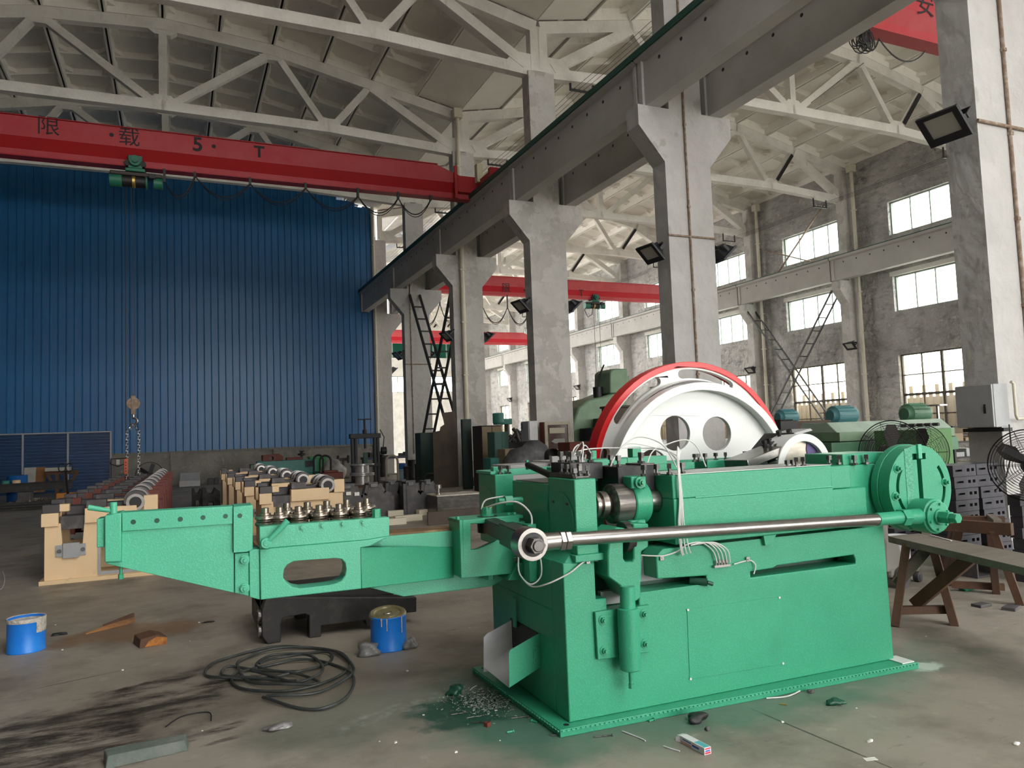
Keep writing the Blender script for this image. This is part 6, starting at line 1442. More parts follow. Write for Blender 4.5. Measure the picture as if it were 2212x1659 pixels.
# sage green milling machine
Y = 18.5
t = thing('milling_machine', 'big sage green milling machine behind the red flywheel rim', 'machine', (0, Y, 0))
O = lambda L_: [(p.x, p.z) for p in (at(a, b, Y=Y) for a, b in L_)]
P = O([(1236, 1010), (1233, 960), (1238, 915), (1250, 880), (1272, 863), (1305, 856), (1330, 846), (1355, 846), (1362, 1010)])
mb = MB(); mb.prism(P, fXZ, 0, 1.4); mb.build('machine_frame', M_sage, t, .05, smooth=30)
P = O([(1314, 850), (1314, 803), (1322, 797), (1352, 797), (1354, 850)]); mb = MB(); mb.prism(P, fXZ, -.1, .8); mb.build('spindle_head', M_sage, t, .04, smooth=30)
P = O([(1352, 860), (1352, 812), (1360, 812), (1361, 860)]); mb = MB(); mb.prism(P, fXZ, .0, .5); mb.build('motor_box', M_sage, t, .02, smooth=30)
a = O([(1303, 842)])[0]; mb = MB(); mb.cyl((a[0], .3, a[1] - .2), (a[0], .3, a[1] + .1), .14, n=14); mb.tube([(a[0], .3, a[1]), (a[0] + .05, .3, a[1] + .4), (a[0] + .25, .3, a[1] + .75)], .025, 6); mb.build('cable_gland', M_black, t)
P = O([(1248, 1010), (1248, 926), (1277, 924), (1277, 905), (1312, 903), (1312, 1010)]); mb = MB(); mb.prism(P, fXZ, -.9, -.1); mb.build('work_table', M_dark, t, .01, smooth=0)
x0, x1, z0, z1 = fr(1232, 953, 1290, 990, 15.5); mb = MB(); mb.box(0, x1 - x0, 0, .6, .05, z1); mb.box(-.03, x1 - x0 + .03, -.03, .63, 0, .05); o = mb.build('maroon_cabinet', M_oxide, None, .01, smooth=0); o.location = (x0, 15.5, 0); tag(o, 'low maroon steel box in front of the sage green machine', 'box')
q = at(1365, 880, Y=14.5); mb = MB(); mb.box(-.5, .6, 0, .5, 0, q.z); mb.box(-.53, .63, -.03, .53, q.z, q.z + .05); o = mb.build('brown_cabinet', M_brown, None, .01, smooth=0); o.location = (q.x, 14.5, 0); tag(o, 'brown wooden cabinet glimpsed between flywheel rim and drum', 'cabinet')
# grinders and machines between column and wall, mostly hidden
for k, (px, py, Y, w, mat, l) in enumerate(((1118, 985, 17.6, .7, M_brown, 'brown carton by the dusty green cabinet'), (1098, 1004, 18.0, 1.0, M_teal, 'teal machine body low behind the grey sheet'))):
    q = at(px, py - 16, Y=Y); mb = MB(); mb.box(-w / 2, w / 2, 0, .5, .03, q.z); mb.box(-w / 2 - .02, w / 2 + .02, -.02, .52, 0, .06); o = mb.build(('carton', 'teal_machine')[k], (M_tanside, M_teal)[k], None, .01, smooth=0); o.location = (q.x, Y, 0); tag(o, l, ('carton', 'machine')[k])
q = at(1074, 905, Y=24); t = thing('drill_press', 'small teal drill press beyond the green cabinet', 'drill', (q.x, 24, 0)); mb = MB(); mb.cyl((.35, 0, 0), (.35, 0, q.z), .08, n=12); mb.box(-.1, .6, -.2, .3, 0, .1); mb.build('pillar', M_greycast, t); mb = MB(); mb.cyl((0, -.1, q.z - .15), (0, -.1, q.z + .2), .2, n=18); mb.box(-.1, .5, -.15, .15, q.z - .2, q.z); mb.build('drill_head', M_teal, t, .02)
for k, (px, py, Y, s) in enumerate(((1125, 948, 20, .35), (1143, 952, 20.5, .3), (1110, 955, 19.6, .28))):
    q = at(px, py, Y=Y); t = thing('machine_vice', f'dark jumble of machine fittings behind the green cabinet, {ORD[k]} of three', 'fitting', (q.x, Y, 0)); mb = MB(); mb.box(-s, s, -.1, .3, 0, q.z); mb.build('stand', M_dark, t, .01, smooth=0); mb = MB()
    for j in range(5): mb.cyl((rnd.uniform(-s, s), 0, q.z), (rnd.uniform(-s, s), .1, q.z + rnd.uniform(.1, .35)), .05, n=8)
    mb.build('fitting', M_cast, t)
lump('dark_tarpaulin', (at(1165, 985, Y=15.2).x, 15.2, 0), .75, .5, .85, pmat('dark_grey_tarp', (.06, .06, .065), .6, var=(4, (.13, .13, .13), .45, .65)), 'dark grey tarpaulin heap below the hose cabinet', 'tarpaulin', 3)
# grey sheet steel covers behind the green machine
x0, x1, z0, z1 = fr(1103, 1000, 1193, 1050, 7.6); t = thing('grey_machine_cover', 'light grey sheet steel cover standing behind the green machine', 'cover', (x0, 7.6, 0)); w = x1 - x0
mb = MB(); mb.prism([(0, .0), (w + .5, 0), (w + .5, z1 + .02), (w * .98, z1 + .02), (w * .98, z1), (0, z1)], fXZ, 0, .5); mb.build('cover_body', pmat('pale_grey_enamel', (.40, .40, .39), .5), t, .008, smooth=0)
x0, x1, z0, z1 = fr(1194, 984, 1232, 1030, 7.5); mb = MB(); mb.box(0, x1 - x0 + .3, 0, .06, z0 - .2, z1); mb.build('cover_top', MATS['pale_grey_enamel'], t, .006, smooth=0).location = (x0 - t.location.x, -.1, 0)
# worker bent down behind the machine
q = at(1187, 989, Y=8.6)
def person(loc):
    me = bpy.data.meshes.new('person'); V = [(0, 0, .50), (0, -.02, .72), (.02, -.06, .92), (.02, -.10, 1.0), (.02, -.13, 1.13), (.15, .02, .45), (.20, -.30, .45), (.20, -.22, .04), (.20, -.36, .03), (-.13, .02, .45), (-.16, -.30, .45), (-.16, -.22, .04), (-.16, -.36, .03), (.20, -.06, .90), (.26, -.22, .68), (.16, -.42, .60), (-.16, -.06, .90), (-.22, -.22, .68), (-.10, -.42, .60)]
    E_ = [(0, 1), (1, 2), (2, 3), (3, 4), (0, 5), (5, 6), (6, 7), (7, 8), (0, 9), (9, 10), (10, 11), (11, 12), (2, 13), (13, 14), (14, 15), (2, 16), (16, 17), (17, 18)]
    me.from_pydata(V, E_, []); o = bpy.data.objects.new('person', me); COL.objects.link(o); o.modifiers.new('skin', 'SKIN')
    rad = [.15, .16, .15, .06, .095, .10, .085, .06, .045, .10, .085, .06, .045, .07, .05, .035, .07, .05, .035]
    for i, s in enumerate(me.skin_vertices[0].data): s.radius = (rad[i], rad[i]); s.use_root = i == 0
    sb = o.modifiers.new('sub', 'SUBSURF'); sb.levels = 2; sb.render_levels = 2
    me.materials.append(pmat('skin', (.42, .22, .15), .6)); o.location = loc; o.rotation_euler = (0, 0, .2)
    tag(o, 'dark-haired person crouching behind the green machine, only forehead showing', 'person')
    mb = MB(); mb.lathe([(.0, .112), (.06, .104), (.092, .07), (.104, .02), (.104, -.03), (.09, -.06)], (.02, -.105, 1.135), n=20, a0=-.5, a1=math.pi + .5); mb.build('hair', pmat('black_hair', (.008, .007, .007), .6), o)
    mb = MB(); mb.lathe([(.15, .45), (.17, .60), (.175, .78), (.17, .92), (.07, 1.0)], (.01, -.03, 0), n=20); mb.build('work_shirt', pmat('dark_blue_cloth', (.03, .035, .06), .9), o)
    return o
person((q.x + .0, 8.6 + .1, q.z - 1.13))

# ------------------------------------------------ right side: planer beds, motors, fans, stacks
Y = 9.2
t = thing('planer_bed', 'long light green machine bed with pale top behind the green machine', 'machine', (0, Y, 0))
O = lambda L_: [(p.x, p.z) for p in (at(a, b, Y=Y) for a, b in L_)]
a, b = O([(1812, 912), (2036, 905)]); zt = a[1]; xl, xr = a[0], b[0] + .3
mb = MB(); mb.hexa([Vector(p) for p in ((xl, .05, zt - .17), (xr, .05, zt - .17), (xl, .9, zt - .17), (xr, .9, zt - .17), (xl, .25, zt), (xr, .25, zt), (xl, .8, zt), (xr, .8, zt))]); mb.build('bed_top', M_ltop, t, .01, smooth=0)  # palest green on the top, deeper greens below
mb = MB(); mb.box(xl, xr, .0, .95, zt - .32, zt - .17); mb.build('bed_rail', M_sage, t, .01, smooth=0)
mb = MB(); mb.box(xl - .25, xr, -.05, 1.0, zt - .56, zt - .33); mb.build('bed_skirt', M_lathe, t, .01, smooth=0)
mb = MB(); mb.box(xl - .2, xr, .1, .9, .05, zt - .56); mb.box(xl - .3, xr, .0, 1.0, 0, .06); mb.build('bed_base', pmat('teal_black_base', (.012, .05, .055), .5, var=(2, (.03, .02, .02), .5, .7)), t, .01, smooth=0)
for i in range(5):
    p = O([(1960 + 17 * i, 918)])[0]; mb = MB(); mb.cyl((p[0], .0, zt - .1), (p[0], .12, zt - .1), .03, n=8); mb.build('bolt_hole', M_black, t)
mb = MB(); x0, x1, z0, z1 = fr(2000, 925, 2062, 1000, 8.0); mb.box(x0, x1, -1.15, -.3, .0, z1); mb.build('bed_apron', pmat('leaf_green_enamel', (.08, .22, .06), .5), t, .01, smooth=0)
def motor(px, py, Y, r, l, mat, label, base=None):
    q = at(px, py, Y=Y); t = thing('electric_motor', label, 'motor', (q.x, Y, q.z))
    mb = MB(); mb.lathe([(0, -l * .5), (r * .6, -l * .5), (r * .75, -l * .42), (r, -l * .38), (r, l * .3), (r * .85, l * .42), (r * .5, l * .5), (0, l * .5)], (0, 0, 0), 'X', 24); mb.build('motor_body', mat, t)
    mb = MB()
    for k in range(14):
        a_ = k * 2 * math.pi / 14; mb.bar((-l * .35, r * math.cos(a_), r * math.sin(a_)), (l * .28, r * math.cos(a_), r * math.sin(a_)), .012, .04, up=(0, math.cos(a_), math.sin(a_)))
    mb.build('cooling_fins', mat, t, smooth=0)
    mb = MB(); mb.box(-l * .3, l * .3, -r * .8, r * .8, -r * 1.25, -r * .8); mb.build('foot', M_dark, t, smooth=0)
    mb = MB(); mb.box(-l * .35, l * .35, -r * .8, r * .8, -q.z, -r * 1.25); mb.build('stand', M_brown, t, smooth=0)
    return t
motor(1978, 893, 11.0, .20, .7, M_lathe, 'green electric motor with pipe loop beside the grey cabinet')
motor(1820, 897, 14.5, .24, .9, pmat('teal_motor', (.06, .20, .22), .45), 'teal electric motor below the crossed lattice braces')
motor(1700, 901, 14.0, .18, .6, MATS['teal_motor'], 'small teal motor peeping over the white drum')
q = at(2027, 905, Y=10.4); t = thing('hand_valve', 'black screw jack with a flat handwheel next to the green motor', 'valve', (q.x, 10.4, 0)); mb = MB(); mb.cyl((0, 0, 0), (0, 0, q.z), .10, n=14); mb.build('body', M_black, t); z2 = at(2027, 877, Y=10.4).z; mb = MB(); mb.cyl((0, 0, q.z), (0, 0, z2), .03, n=8); mb.cyl((0, 0, z2), (0, 0, z2 + .03), .18, n=20); mb.build('handwheel', M_steel, t)
x0, x1, z0, z1 = fr(1690, 907, 1795, 960, 12.5); mb = MB(); mb.box(0, x1 - x0, 0, .5, 0, z1); mb.box(.05, x1 - x0 - .05, -.02, 0, .1, z1 - .06); o = mb.build('brown_workbench', M_brown, None, .01, smooth=0); o.location = (x0, 12.5, 0); tag(o, 'dusty brown bench under the lattice brace windows', 'bench')
x0, x1, z0, z1 = fr(1688, 908, 1722, 945, 11.6); mb = MB(); mb.box(0, x1 - x0, 0, .5, 0, z1); mb.box(.05, x1 - x0 - .05, .05, .45, z1, z1 + .03); o = mb.build('black_steel_box', M_black, None, .03, smooth=0); o.location = (x0, 11.6, 0); tag(o, 'black steel box beside the white drum', 'box')
x0, x1, z0, z1 = fr(2062, 918, 2108, 985, 9.6); t = thing('parts_rack', 'dark rack holding orange and grey parts below the grey cabinet', 'rack', (x0, 9.6, 0)); w = x1 - x0 + .4
for x in (0, w):
    for y in (0, .4): mb = MB(); mb.box(x - .025, x + .025, y - .025, y + .025, 0, z1); mb.build('post', M_black, t, smooth=0)
for k in range(5):
    mb = MB(); mb.box(0, w, 0, .4, z1 * (k + 1) / 5 - .03, z1 * (k + 1) / 5); mb.build('shelf', M_dark, t, smooth=0)
for k, (zf, mat) in enumerate(((.8, M_tanside), (.6, M_grey), (.4, M_lathe), (.2, M_dark))):
    for j in range(3): mb = MB(); mb.box(w * j / 3 + .03, w * (j + 1) / 3 - .03, .03, .35, z1 * zf, z1 * zf + rnd.uniform(.06, .16)); o = mb.build('stored_part', mat, t, .006, smooth=0)
# industrial fans
def fan(c, r, az, label, back=False, tilt=0):
    t = thing('industrial_fan', label, 'fan', c, az); t.rotation_euler = (tilt, 0, az)
    mb = MB()
    for k in range(13):
        rr = r * (.16 + .84 * k / 12); dd = .13 * math.cos(k / 12 * math.pi / 2)
        for s in (-1, 1): mb.tube([Vector((rr * math.cos(a), s * dd, rr * math.sin(a))) for a in [2 * math.pi * i / 40 for i in range(40)]], .0023 if k < 12 else .006, 4, True)
    for k in range(10):
        a = 2 * math.pi * k / 10
        for s in (-1, 1): mb.tube([Vector((r * f * math.cos(a), s * .13 * math.cos((f - .16) / .84 * math.pi / 2), r * f * math.sin(a))) for f in (.1, .3, .5, .7, .88, 1.0)], .0023, 4)
    mb.build('wire_guard', M_black, t)
    for k in range(3):
        a = 2 * math.pi * k / 3 + (1.57 if not back else .4); d = Vector((math.cos(a), 0, math.sin(a))); n_ = Vector((-math.sin(a), .35, math.cos(a))).normalized()
        mb = MB(); A_ = d * .06; B_ = d * r * .55; C_ = d * r * .88
        v = [mb.bm.verts.new(p) for p in (A_ - n_ * .03, A_ + n_ * .03, B_ + n_ * .075, C_ + n_ * .04, C_ - n_ * .05, B_ - n_ * .085)]
        f1 = mb.bm.faces.new(v); ex = bmesh.ops.extrude_face_region(mb.bm, geom=[f1]); bmesh.ops.translate(mb.bm, vec=Vector((0, .006, 0)), verts=[e for e in ex['geom'] if isinstance(e, bmesh.types.BMVert)])
        mb.build('blade', pmat('fan_blade', (.05, .045, .042), .6) if 'fan_blade' not in MATS else MATS['fan_blade'], t, smooth=0)
    s = -1 if back else 1
    mb = MB(); mb.lathe([(0, s * -.1), (.06, s * -.1), (.08, s * .02), (.085, s * .25), (.06, s * .28), (0, s * .28)], (0, 0, 0), 'Y', 20); mb.build('fan_motor', M_black if back else MATS['fan_blade'], t)
    mb = MB(); zf = -c[2]; mb.cyl((0, s * .22, 0), (0, s * .22, zf + .03), .025, n=10); mb.cyl((0, s * .22, zf), (0, s * .22, zf + .04), .07 if back else .24, n=24)
    if back: mb.bar((0, s * .2, .03), (-.22, s * .2, .17), .07, .06); mb.box(-.06, .06, s * .16 - .03, s * .28, -.28, .05)
    mb.build('stand', M_black, t)
ra = lambda px, py, d: ray(px, py) * d + Vector((0, 0, H))
fan(ra(1928, 978, 8.5), .36, R(-32), 'tall black wire-guard fan behind the crank disc, nearer the green bed')
fan(ra(1994, 978, 9.8), .36, R(-20), 'second black wire-guard fan, overlapping the first one')
fan(ra(2224, 1005, 7.2), .34, R(-50), 'black fan seen from behind its motor at the nearest column', True)
# stack of slotted cast blocks
mb = MB(); 
def slotblock(w, h, d):
    mb = MB(); s1 = [(w * .10, h * .45), (w * .10, h * .62), (w * .40, h * .62), (w * .40, h * .45)]; s2 = [(w * .60, h * .40), (w * .60, h * .68), (w * .72, h * .68), (w * .72, h * .40)]; s3 = [(w * .80, h * .40), (w * .80, h * .68), (w * .92, h * .68), (w * .92, h * .40)]
    mb.prism([(0, 0), (w, 0), (w, h), (0, h)], fXZ, 0, .05, [s1, s2, s3]); mb.box(0, w, .05, d, 0, h); return mb.mesh('slotted_block', pmat('dark_slotted_casting', (.050, .050, .060), .6, .2, var=(4, (.085, .082, .095), .45, .7)) if 'dark_slotted_casting' not in MATS else MATS['dark_slotted_casting'], smooth=0)
sbm = slotblock(.36, .118, .30)
sx = at(2040, 1225, Y=5.6).x
for i in range(9):
    for j in range(2):
        o = obj('slotted_block', sbm, loc=(sx + .005 + .365 * j + rnd.uniform(-.012, .012) - (.03 if i < 7 and j == 1 else 0) * 0 + (.02 * (8 - i) if j == 1 else 0), 5.42 + rnd.uniform(-.012, .012), .122 * i))
        tag(o, f'dark slotted block, {ORD[i]} course of the tall stack, {("file away from", "file beside")[j]} the column', 'block', 'slotted blocks in the tall stack')
s2m = slotblock(.42, .10, .12); q = at(2205, 1160, Y=4.75)
for i in range(8):
    o = obj('slotted_block', s2m, loc=(q.x + rnd.uniform(-.015, .015), 4.72 + rnd.uniform(-.015, .015), .104 * i)); tag(o, f'dark slotted block, {ORD[i]} from the floor under the rear-facing fan', 'block', 'slotted blocks in the edge stack')
for i in range(4):
    o = obj('slotted_block', s2m, loc=(7.0 + .05 * i, 5.95 - .0 * i, .104 * i)); tag(o, f'dark slotted block, {ORD[i]} from the floor in the low stack behind the trestle', 'block', 'slotted blocks in the low stack')
# ------------------------------------------------ plank bench on trestle legs
Zp = .655
def P3(px, py, Z): return at(px, py, Z=Z)
c1_, c2_, c3_, c4_ = P3(1918, 1158, Zp), P3(1985, 1152, Zp), P3(2212, 1195, Zp), P3(2212, 1226, Zp)
dirv = (c4_ - c1_); k_ = 1.9; e4 = c1_ + dirv * k_; e3 = c2_ + (c3_ - c2_) * k_
bench = thing('plank_bench', 'worn grey plank bench on splayed timber legs beside the crank disc', 'bench', (c1_.x, c1_.y, 0)); o0 = Vector((c1_.x, c1_.y, 0))
mb = MB(); T = [c1_ - o0, e4 - o0, c2_ - o0, e3 - o0]; mb.hexa([p - Vector((0, 0, .05)) for p in T] + T); mb.build('plank', M_greywood, bench, .003, smooth=0)
def leg(pa, za, pb, zb, w, t, mat, name, parent, o_):
    a, b = P3(*pa, za), P3(*pb, zb); mb = MB(); mb.bar(a - o_, b - o_, w, t, up=(.6, -.8, 0)); return mb.build(name, mat, parent, .003, smooth=0)
L1t, L2t = (1958, 1176), (2014, 1178)
leg((1934, 1352), .0, L1t, Zp - .04, .09, .06, M_wood, 'leg', bench, o0); leg((2062, 1350), .0, L2t, Zp - .04, .09, .06, M_wood, 'leg', bench, o0)
a, b = P3(1940, 1318, .11), P3(2052, 1316, .11); mb = MB(); mb.bar(a - o0, b - o0, .05, .06); mb.build('stretcher', M_wood, bench, .003, smooth=0)
a = P3(1976, 1306, .14); b = P3(2112, 1192, Zp - .05); mb = MB(); mb.bar(a - o0, b - o0, .06, .09); mb.build('brace', M_wood, bench, .003, smooth=0)
a = P3(1936, 1262, .30); b = P3(2008, 1178, Zp - .05); mb = MB(); mb.bar(a - o0, b - o0, .05, .08); mb.build('brace', M_greywood, bench, .003, smooth=0)
d_ = (e4 - c1_).normalized()
for s in (0, 1):
    p = (c1_, c2_)[s] + d_ * 2.3 - o0; mb = MB(); mb.bar(Vector((p.x + (.16 if s else -.12), p.y, 0)), Vector((p.x, p.y, Zp - .05)), .09, .06); mb.build('leg', M_wood, bench, .003, smooth=0)
a, b = P3(2010, 1157, Zp), P3(2055, 1169, Zp); mb = MB(); mb.bar((0, 0, 0), b - a, .012, .006); o = mb.build('steel_strip', M_chutein, smooth=0); o.location = a + Vector((0, 0, .004)); tag(o, 'thin bright metal strip lying on the plank bench', 'strip')
# brown trestle behind
Zt = .72
a1, a2, b1, b2 = P3(2040, 1121, Zt), P3(2186, 1130, Zt), P3(2050, 1114, Zt), P3(2170, 1115.5, Zt)
o1 = Vector((a1.x, a1.y, 0)); tr = thing('timber_trestle', 'reddish brown timber trestle behind the plank bench', 'trestle', o1)
for p, q in ((a1, a2), (b1, b2)): mb = MB(); mb.bar(p - o1 - Vector((0, 0, .05)), q - o1 - Vector((0, 0, .05)), .06, .10); mb.build('top_rail', M_wood, tr, .003, smooth=0)
mb = MB(); mb.bar(a1.lerp(a2, .8) - o1, b1.lerp(b2, .75) - o1, .06, .04); mb.build('cross_rail', M_greywood, tr, smooth=0)
for pf, pt in (((2204, 1306), a1.lerp(a2, .72)), ((2152, 1282), b1.lerp(b2, .72)), ((2046, 1262), a1.lerp(a2, .22)), ((2036, 1236), b1.lerp(b2, .12))):
    f = P3(*pf, 0); mb = MB(); mb.bar(f - o1, pt - o1 - Vector((0, 0, .06)), .085, .06, up=(.6, -.8, 0)); mb.build('leg', M_wood, tr, .003, smooth=0)
a, b = P3(2055, 1262, .06), P3(2170, 1268, .06); mb = MB(); mb.bar(a - o1, b - o1, .05, .06); mb.build('stretcher', M_wood, tr, smooth=0)
# small grey machine on wheels
q = P3(1935, 1272, 0); t = thing('floor_grinder', 'small dusty grey machine on wheels behind the plank bench', 'machine', (q.x, q.y, 0), .2)
mb = MB(); mb.box(-.05, .50, 0, .30, .10, .22); mb.hexa([Vector(p) for p in ((-.12, .0, .16), (.22, 0, .16), (-.12, .3, .16), (.22, .3, .16), (-.04, .03, .46), (.16, .03, .46), (-.04, .27, .46), (.16, .27, .46))]); mb.build('chassis', pmat('dusty_grey_paint', (.20, .19, .17), .7), t, .03, smooth=0)
mb = MB(); mb.lathe([(0, .22), (.10, .22), (.105, .45), (.11, .46), (.09, .46), (0, .40)], (.33, .12, 0), n=20); mb.build('bucket', M_chutein, t)
for x, y, r in ((.08, -.03, .10), (.08, .3, .10), (.46, .02, .05), (.46, .28, .05)):
    mb = MB(); mb.cyl((x, y - .025, r), (x, y + .025, r), r, n=20); mb.cyl((x, y - .03, r), (x, y + .03, r), r * .45, n=14); mb.build('wheel', M_greycast, t)
mb = MB(); mb.cyl((.02, .15, .46), (.02, .15, .72), .09, n=18); mb.build('motor', MATS['dusty_grey_paint'], t)
q = P3(2170, 1255, 0); mb = MB(); mb.box(0, .3, 0, .25, 0, .02); mb.box(0, .02, 0, .25, .02, .18); mb.box(.28, .3, 0, .25, .02, .18); o = mb.build('steel_channel', M_greycast, smooth=0); o.location = (q.x - .1, q.y + .2, 0); tag(o, 'short grey steel channel piece on the floor under the trestle', 'channel')
for k, (px, py, w, d, l) in enumerate(((2120, 1310, .14, .09, 'grey stone slab on the floor before the trestle legs'), (2185, 1316, .16, .10, 'grey stone slab at the trestle foot near the picture edge'))):
    q = P3(px, py, 0); mb = MB(); mb.box(-w / 2, w / 2, -d / 2, d / 2, 0, .025); o = mb.build('stone_slab', M_greycast, None, .004, smooth=0); o.location = (q.x, q.y, 0); o.rotation_euler = (0, 0, .3 * k); tag(o, l, 'slab')
# ================================================================== FOREGROUND FLOOR
# dark casting lying behind the arm
fx = lambda L_, Y: [(p.x, p.z) for p in (at(a, b, Y=Y) for a, b in L_)]
Yc = at(590, 1390, Z=0).y
t = thing('iron_casting', 'large blackened iron casting lying on the floor under the green arm', 'casting', (0, Yc, 0))
P = fx([(578, 1390), (607, 1388), (607, 1345), (612, 1335), (660, 1326), (668, 1330), (668, 1376), (694, 1374), (694, 1352), (790, 1340), (792, 1352), (830, 1350), (840, 1328), (900, 1322), (900, 1290), (575, 1290), (565, 1320), (566, 1375)], Yc)
P = [(x, max(z, 0) if z > .02 else 0) for x, z in P]
mb = MB(); mb.prism(P, fXZ, 0, .12); mb.build('front_web', M_dark, t, .008, smooth=0)
mb = MB(); mb.prism(P, fXZ, .75, .87); xs = [p[0] for p in P]; zt = max(p[1] for p in P); mb.box(min(xs), min(xs) + .1, .12, .75, .05, zt); mb.box(min(xs), max(xs), .12, .75, zt - .12, zt - .02); mb.build('rear_web', M_dark, t, .008, smooth=0)
for x, z in ((fx([(568, 1365)], Yc)[0]), (fx([(545, 1335)], Yc)[0])):
    mb = MB(); mb.lathe([(.03, 0), (.05, 0), (.055, -.02), (.03, -.025)], (min(xs) - .001, .06, max(z, .08)), 'X', 16); mb.build('bore_ring', M_steel, t)
# paint cans
def can(px, py, r, h, name, label, lid):
    q = at(px, py, Z=0); t = thing(name, label, 'can', (q.x, q.y + r, 0))
    mb = MB(); mb.lathe([(0, .004), (r - .004, .004), (r, 0), (r + .003, .006), (r, .012), (r, h - .012), (r + .003, h - .006), (r + .001, h), (r - .006, h), (r - .006, .03)], n=40); mb.build('can_body', M_bluecan, t)
    return t
q1 = can(50, 1414, .135, .262, 'paint_can', 'open blue paint can full of dried pale paint by the floor stain', False)
mb = MB(); mb.lathe([(0, .225), (.06, .222), (.128, .232), (.131, .262), (.137, .266), (.140, .25), (.1365, .235)], n=40); mb.build('dried_paint', M_crust, q1)
mb = MB(); mb.lathe([(.1355, .15), (.1385, .18), (.139, .268), (.1345, .268)], n=10, a0=-.9, a1=.2); mb.build('paint_drip', M_crust, q1)
q2 = can(850, 1409, .135, .25, 'paint_can', 'blue paint can with a dented tin lid under the green arm', True)
mb = MB(); mb.lathe([(0, .0), (.085, .0), (.09, -.006), (.10, -.006), (.105, .006), (.128, .008), (.139, .0), (.143, -.012), (.139, -.016)], n=40); ld = mb.build('lid', M_tin, q2); ld.location = (0, .012, .262); ld.rotation_euler = (.17, -.06, 0)
mb = MB(); mb.tube([Vector((.035 * math.cos(a), -.02 + .014 * math.sin(a), .006)) for a in [2 * math.pi * i / 14 for i in range(14)]], .003, 5, True); mb.build('lid_ring', M_steel, ld)
for k, a in enumerate((-2.2, -1.9, -1.0)):
    mb = MB(); d = Vector((math.cos(a), math.sin(a), 0)); mb.tube([d * .1372 + Vector((0, 0, z)) for z in (.25, .22, .19 - .03 * k)], [.006, .005, .004], 6); mb.build('paint_drip', M_crust, q2)
# crumpled plastic, rags
for k, (px, py, sx, sy, sz, l, m) in enumerate(((802, 1414, .085, .06, .065, 'crumpled grey plastic film beside the lidded paint can', M_plastic), (886, 1400, .06, .04, .045, 'small crumpled grey plastic at the far edge of the lidded can', M_plastic), (602, 1575, .075, .035, .018, 'flattened dirty plastic scrap on the green stained floor', M_plastic), (1506, 1558, .055, .035, .03, 'small black rag near the toothpaste style carton', M_cable), (1804, 1520, .05, .03, .022, 'dark green crumpled rag in front of the base plate', M_dgreen), (1528, 1578, .014, .012, .012, 'tiny grey lump by the black rag', M_greycast), (1752, 1496, .02, .014, .012, 'small grey crumb under the base plate end', M_greycast), (2090, 1276, .07, .05, .035, 'crumpled green rag on the floor beneath the trestle', M_green), (985, 1500, .05, .04, .04, 'dark green clod beside the nail scrap', M_dgreen), (130, 1372, .06, .02, .015, 'black scrap of bark by the open can', M_cable), (450, 1345, .05, .015, .010, 'black splinter on the floor near the red dust', M_cable), (1880, 1602, .02, .012, .008, 'white paper crumb on the bare floor', M_white), (2195, 1608, .02, .012, .008, 'white paper crumb near the picture corner', M_white))):
    q = at(px, py, Z=0); lump('floor_scrap' if m not in (M_plastic,) else 'plastic_film', (q.x, q.y, 0), sx, sy, sz, m, l, 'scrap', 20 + k, 3 if sx > .04 else 2)
q = at(1880, 1640, Z=0); mb = MB(); mb.box(-.03, .03, -.015, .015, 0, .002); o = mb.build('paper_scrap', M_white, smooth=0); o.location = q; o.rotation_euler = (0, 0, -.3); tag(o, 'small white paper scrap on the floor crack', 'paper')
# hose coil
t = thing('rubber_hose', 'loose coil of dark rubber hose on the floor below the arm', 'hose', at(605, 1460, Z=0)); hc = at(605, 1460, Z=0)
def ring_pts(cx_, cy_, rx_, ry_, rot, a0, a1, z=.012, n=26):
    c, s = math.cos(rot), math.sin(rot); out = []
    for i in range(n + 1):
        a = a0 + (a1 - a0) * i / n; x, y = rx_ * math.cos(a), ry_ * math.sin(a); out.append((cx_ + c * x - s * y, cy_ + s * x + c * y, z + .008 * math.sin(3 * a + rot)))
    return out
def on_px(L_): return [at(a, b, Z=.012) - Vector((hc.x, hc.y, 0)) for a, b in L_]
def smooth_pts(P, m=6):
    out = []
    for i in range(len(P) - 1):
        p0, p1, p2, p3 = P[max(i - 1, 0)], P[i], P[i + 1], P[min(i + 2, len(P) - 1)]
        for k in range(m):
            u = k / m; out.append(.5 * ((2 * p1) + (p2 - p0) * u + (2 * p0 - 5 * p1 + 4 * p2 - p3) * u * u + (3 * p1 - p0 - 3 * p2 + p3) * u ** 3))
    return out + [P[-1]]
coil = [[(568, 1508), (620, 1525), (690, 1533), (740, 1515), (765, 1475), (750, 1450), (700, 1430), (640, 1428), (570, 1440), (505, 1460), (510, 1482), (560, 1496), (640, 1490), (720, 1470), (755, 1440), (740, 1415), (690, 1402), (620, 1398), (540, 1408), (470, 1430), (443, 1452), (460, 1464), (520, 1468), (600, 1462), (680, 1445), (717, 1425), (705, 1410), (650, 1412), (580, 1420), (553, 1438), (590, 1452), (650, 1450)],
        [(575, 1508), (650, 1505), (710, 1490), (755, 1465), (762, 1440), (720, 1410), (660, 1400), (580, 1408), (520, 1428), (515, 1448), (540, 1475), (610, 1483), (690, 1478), (640, 1460), (560, 1450), (500, 1444), (478, 1455), (500, 1466), (580, 1470), (640, 1475)],
        [(545, 1455), (600, 1470), (650, 1478), (690, 1462), (695, 1440), (660, 1420), (600, 1425), (560, 1440)]]
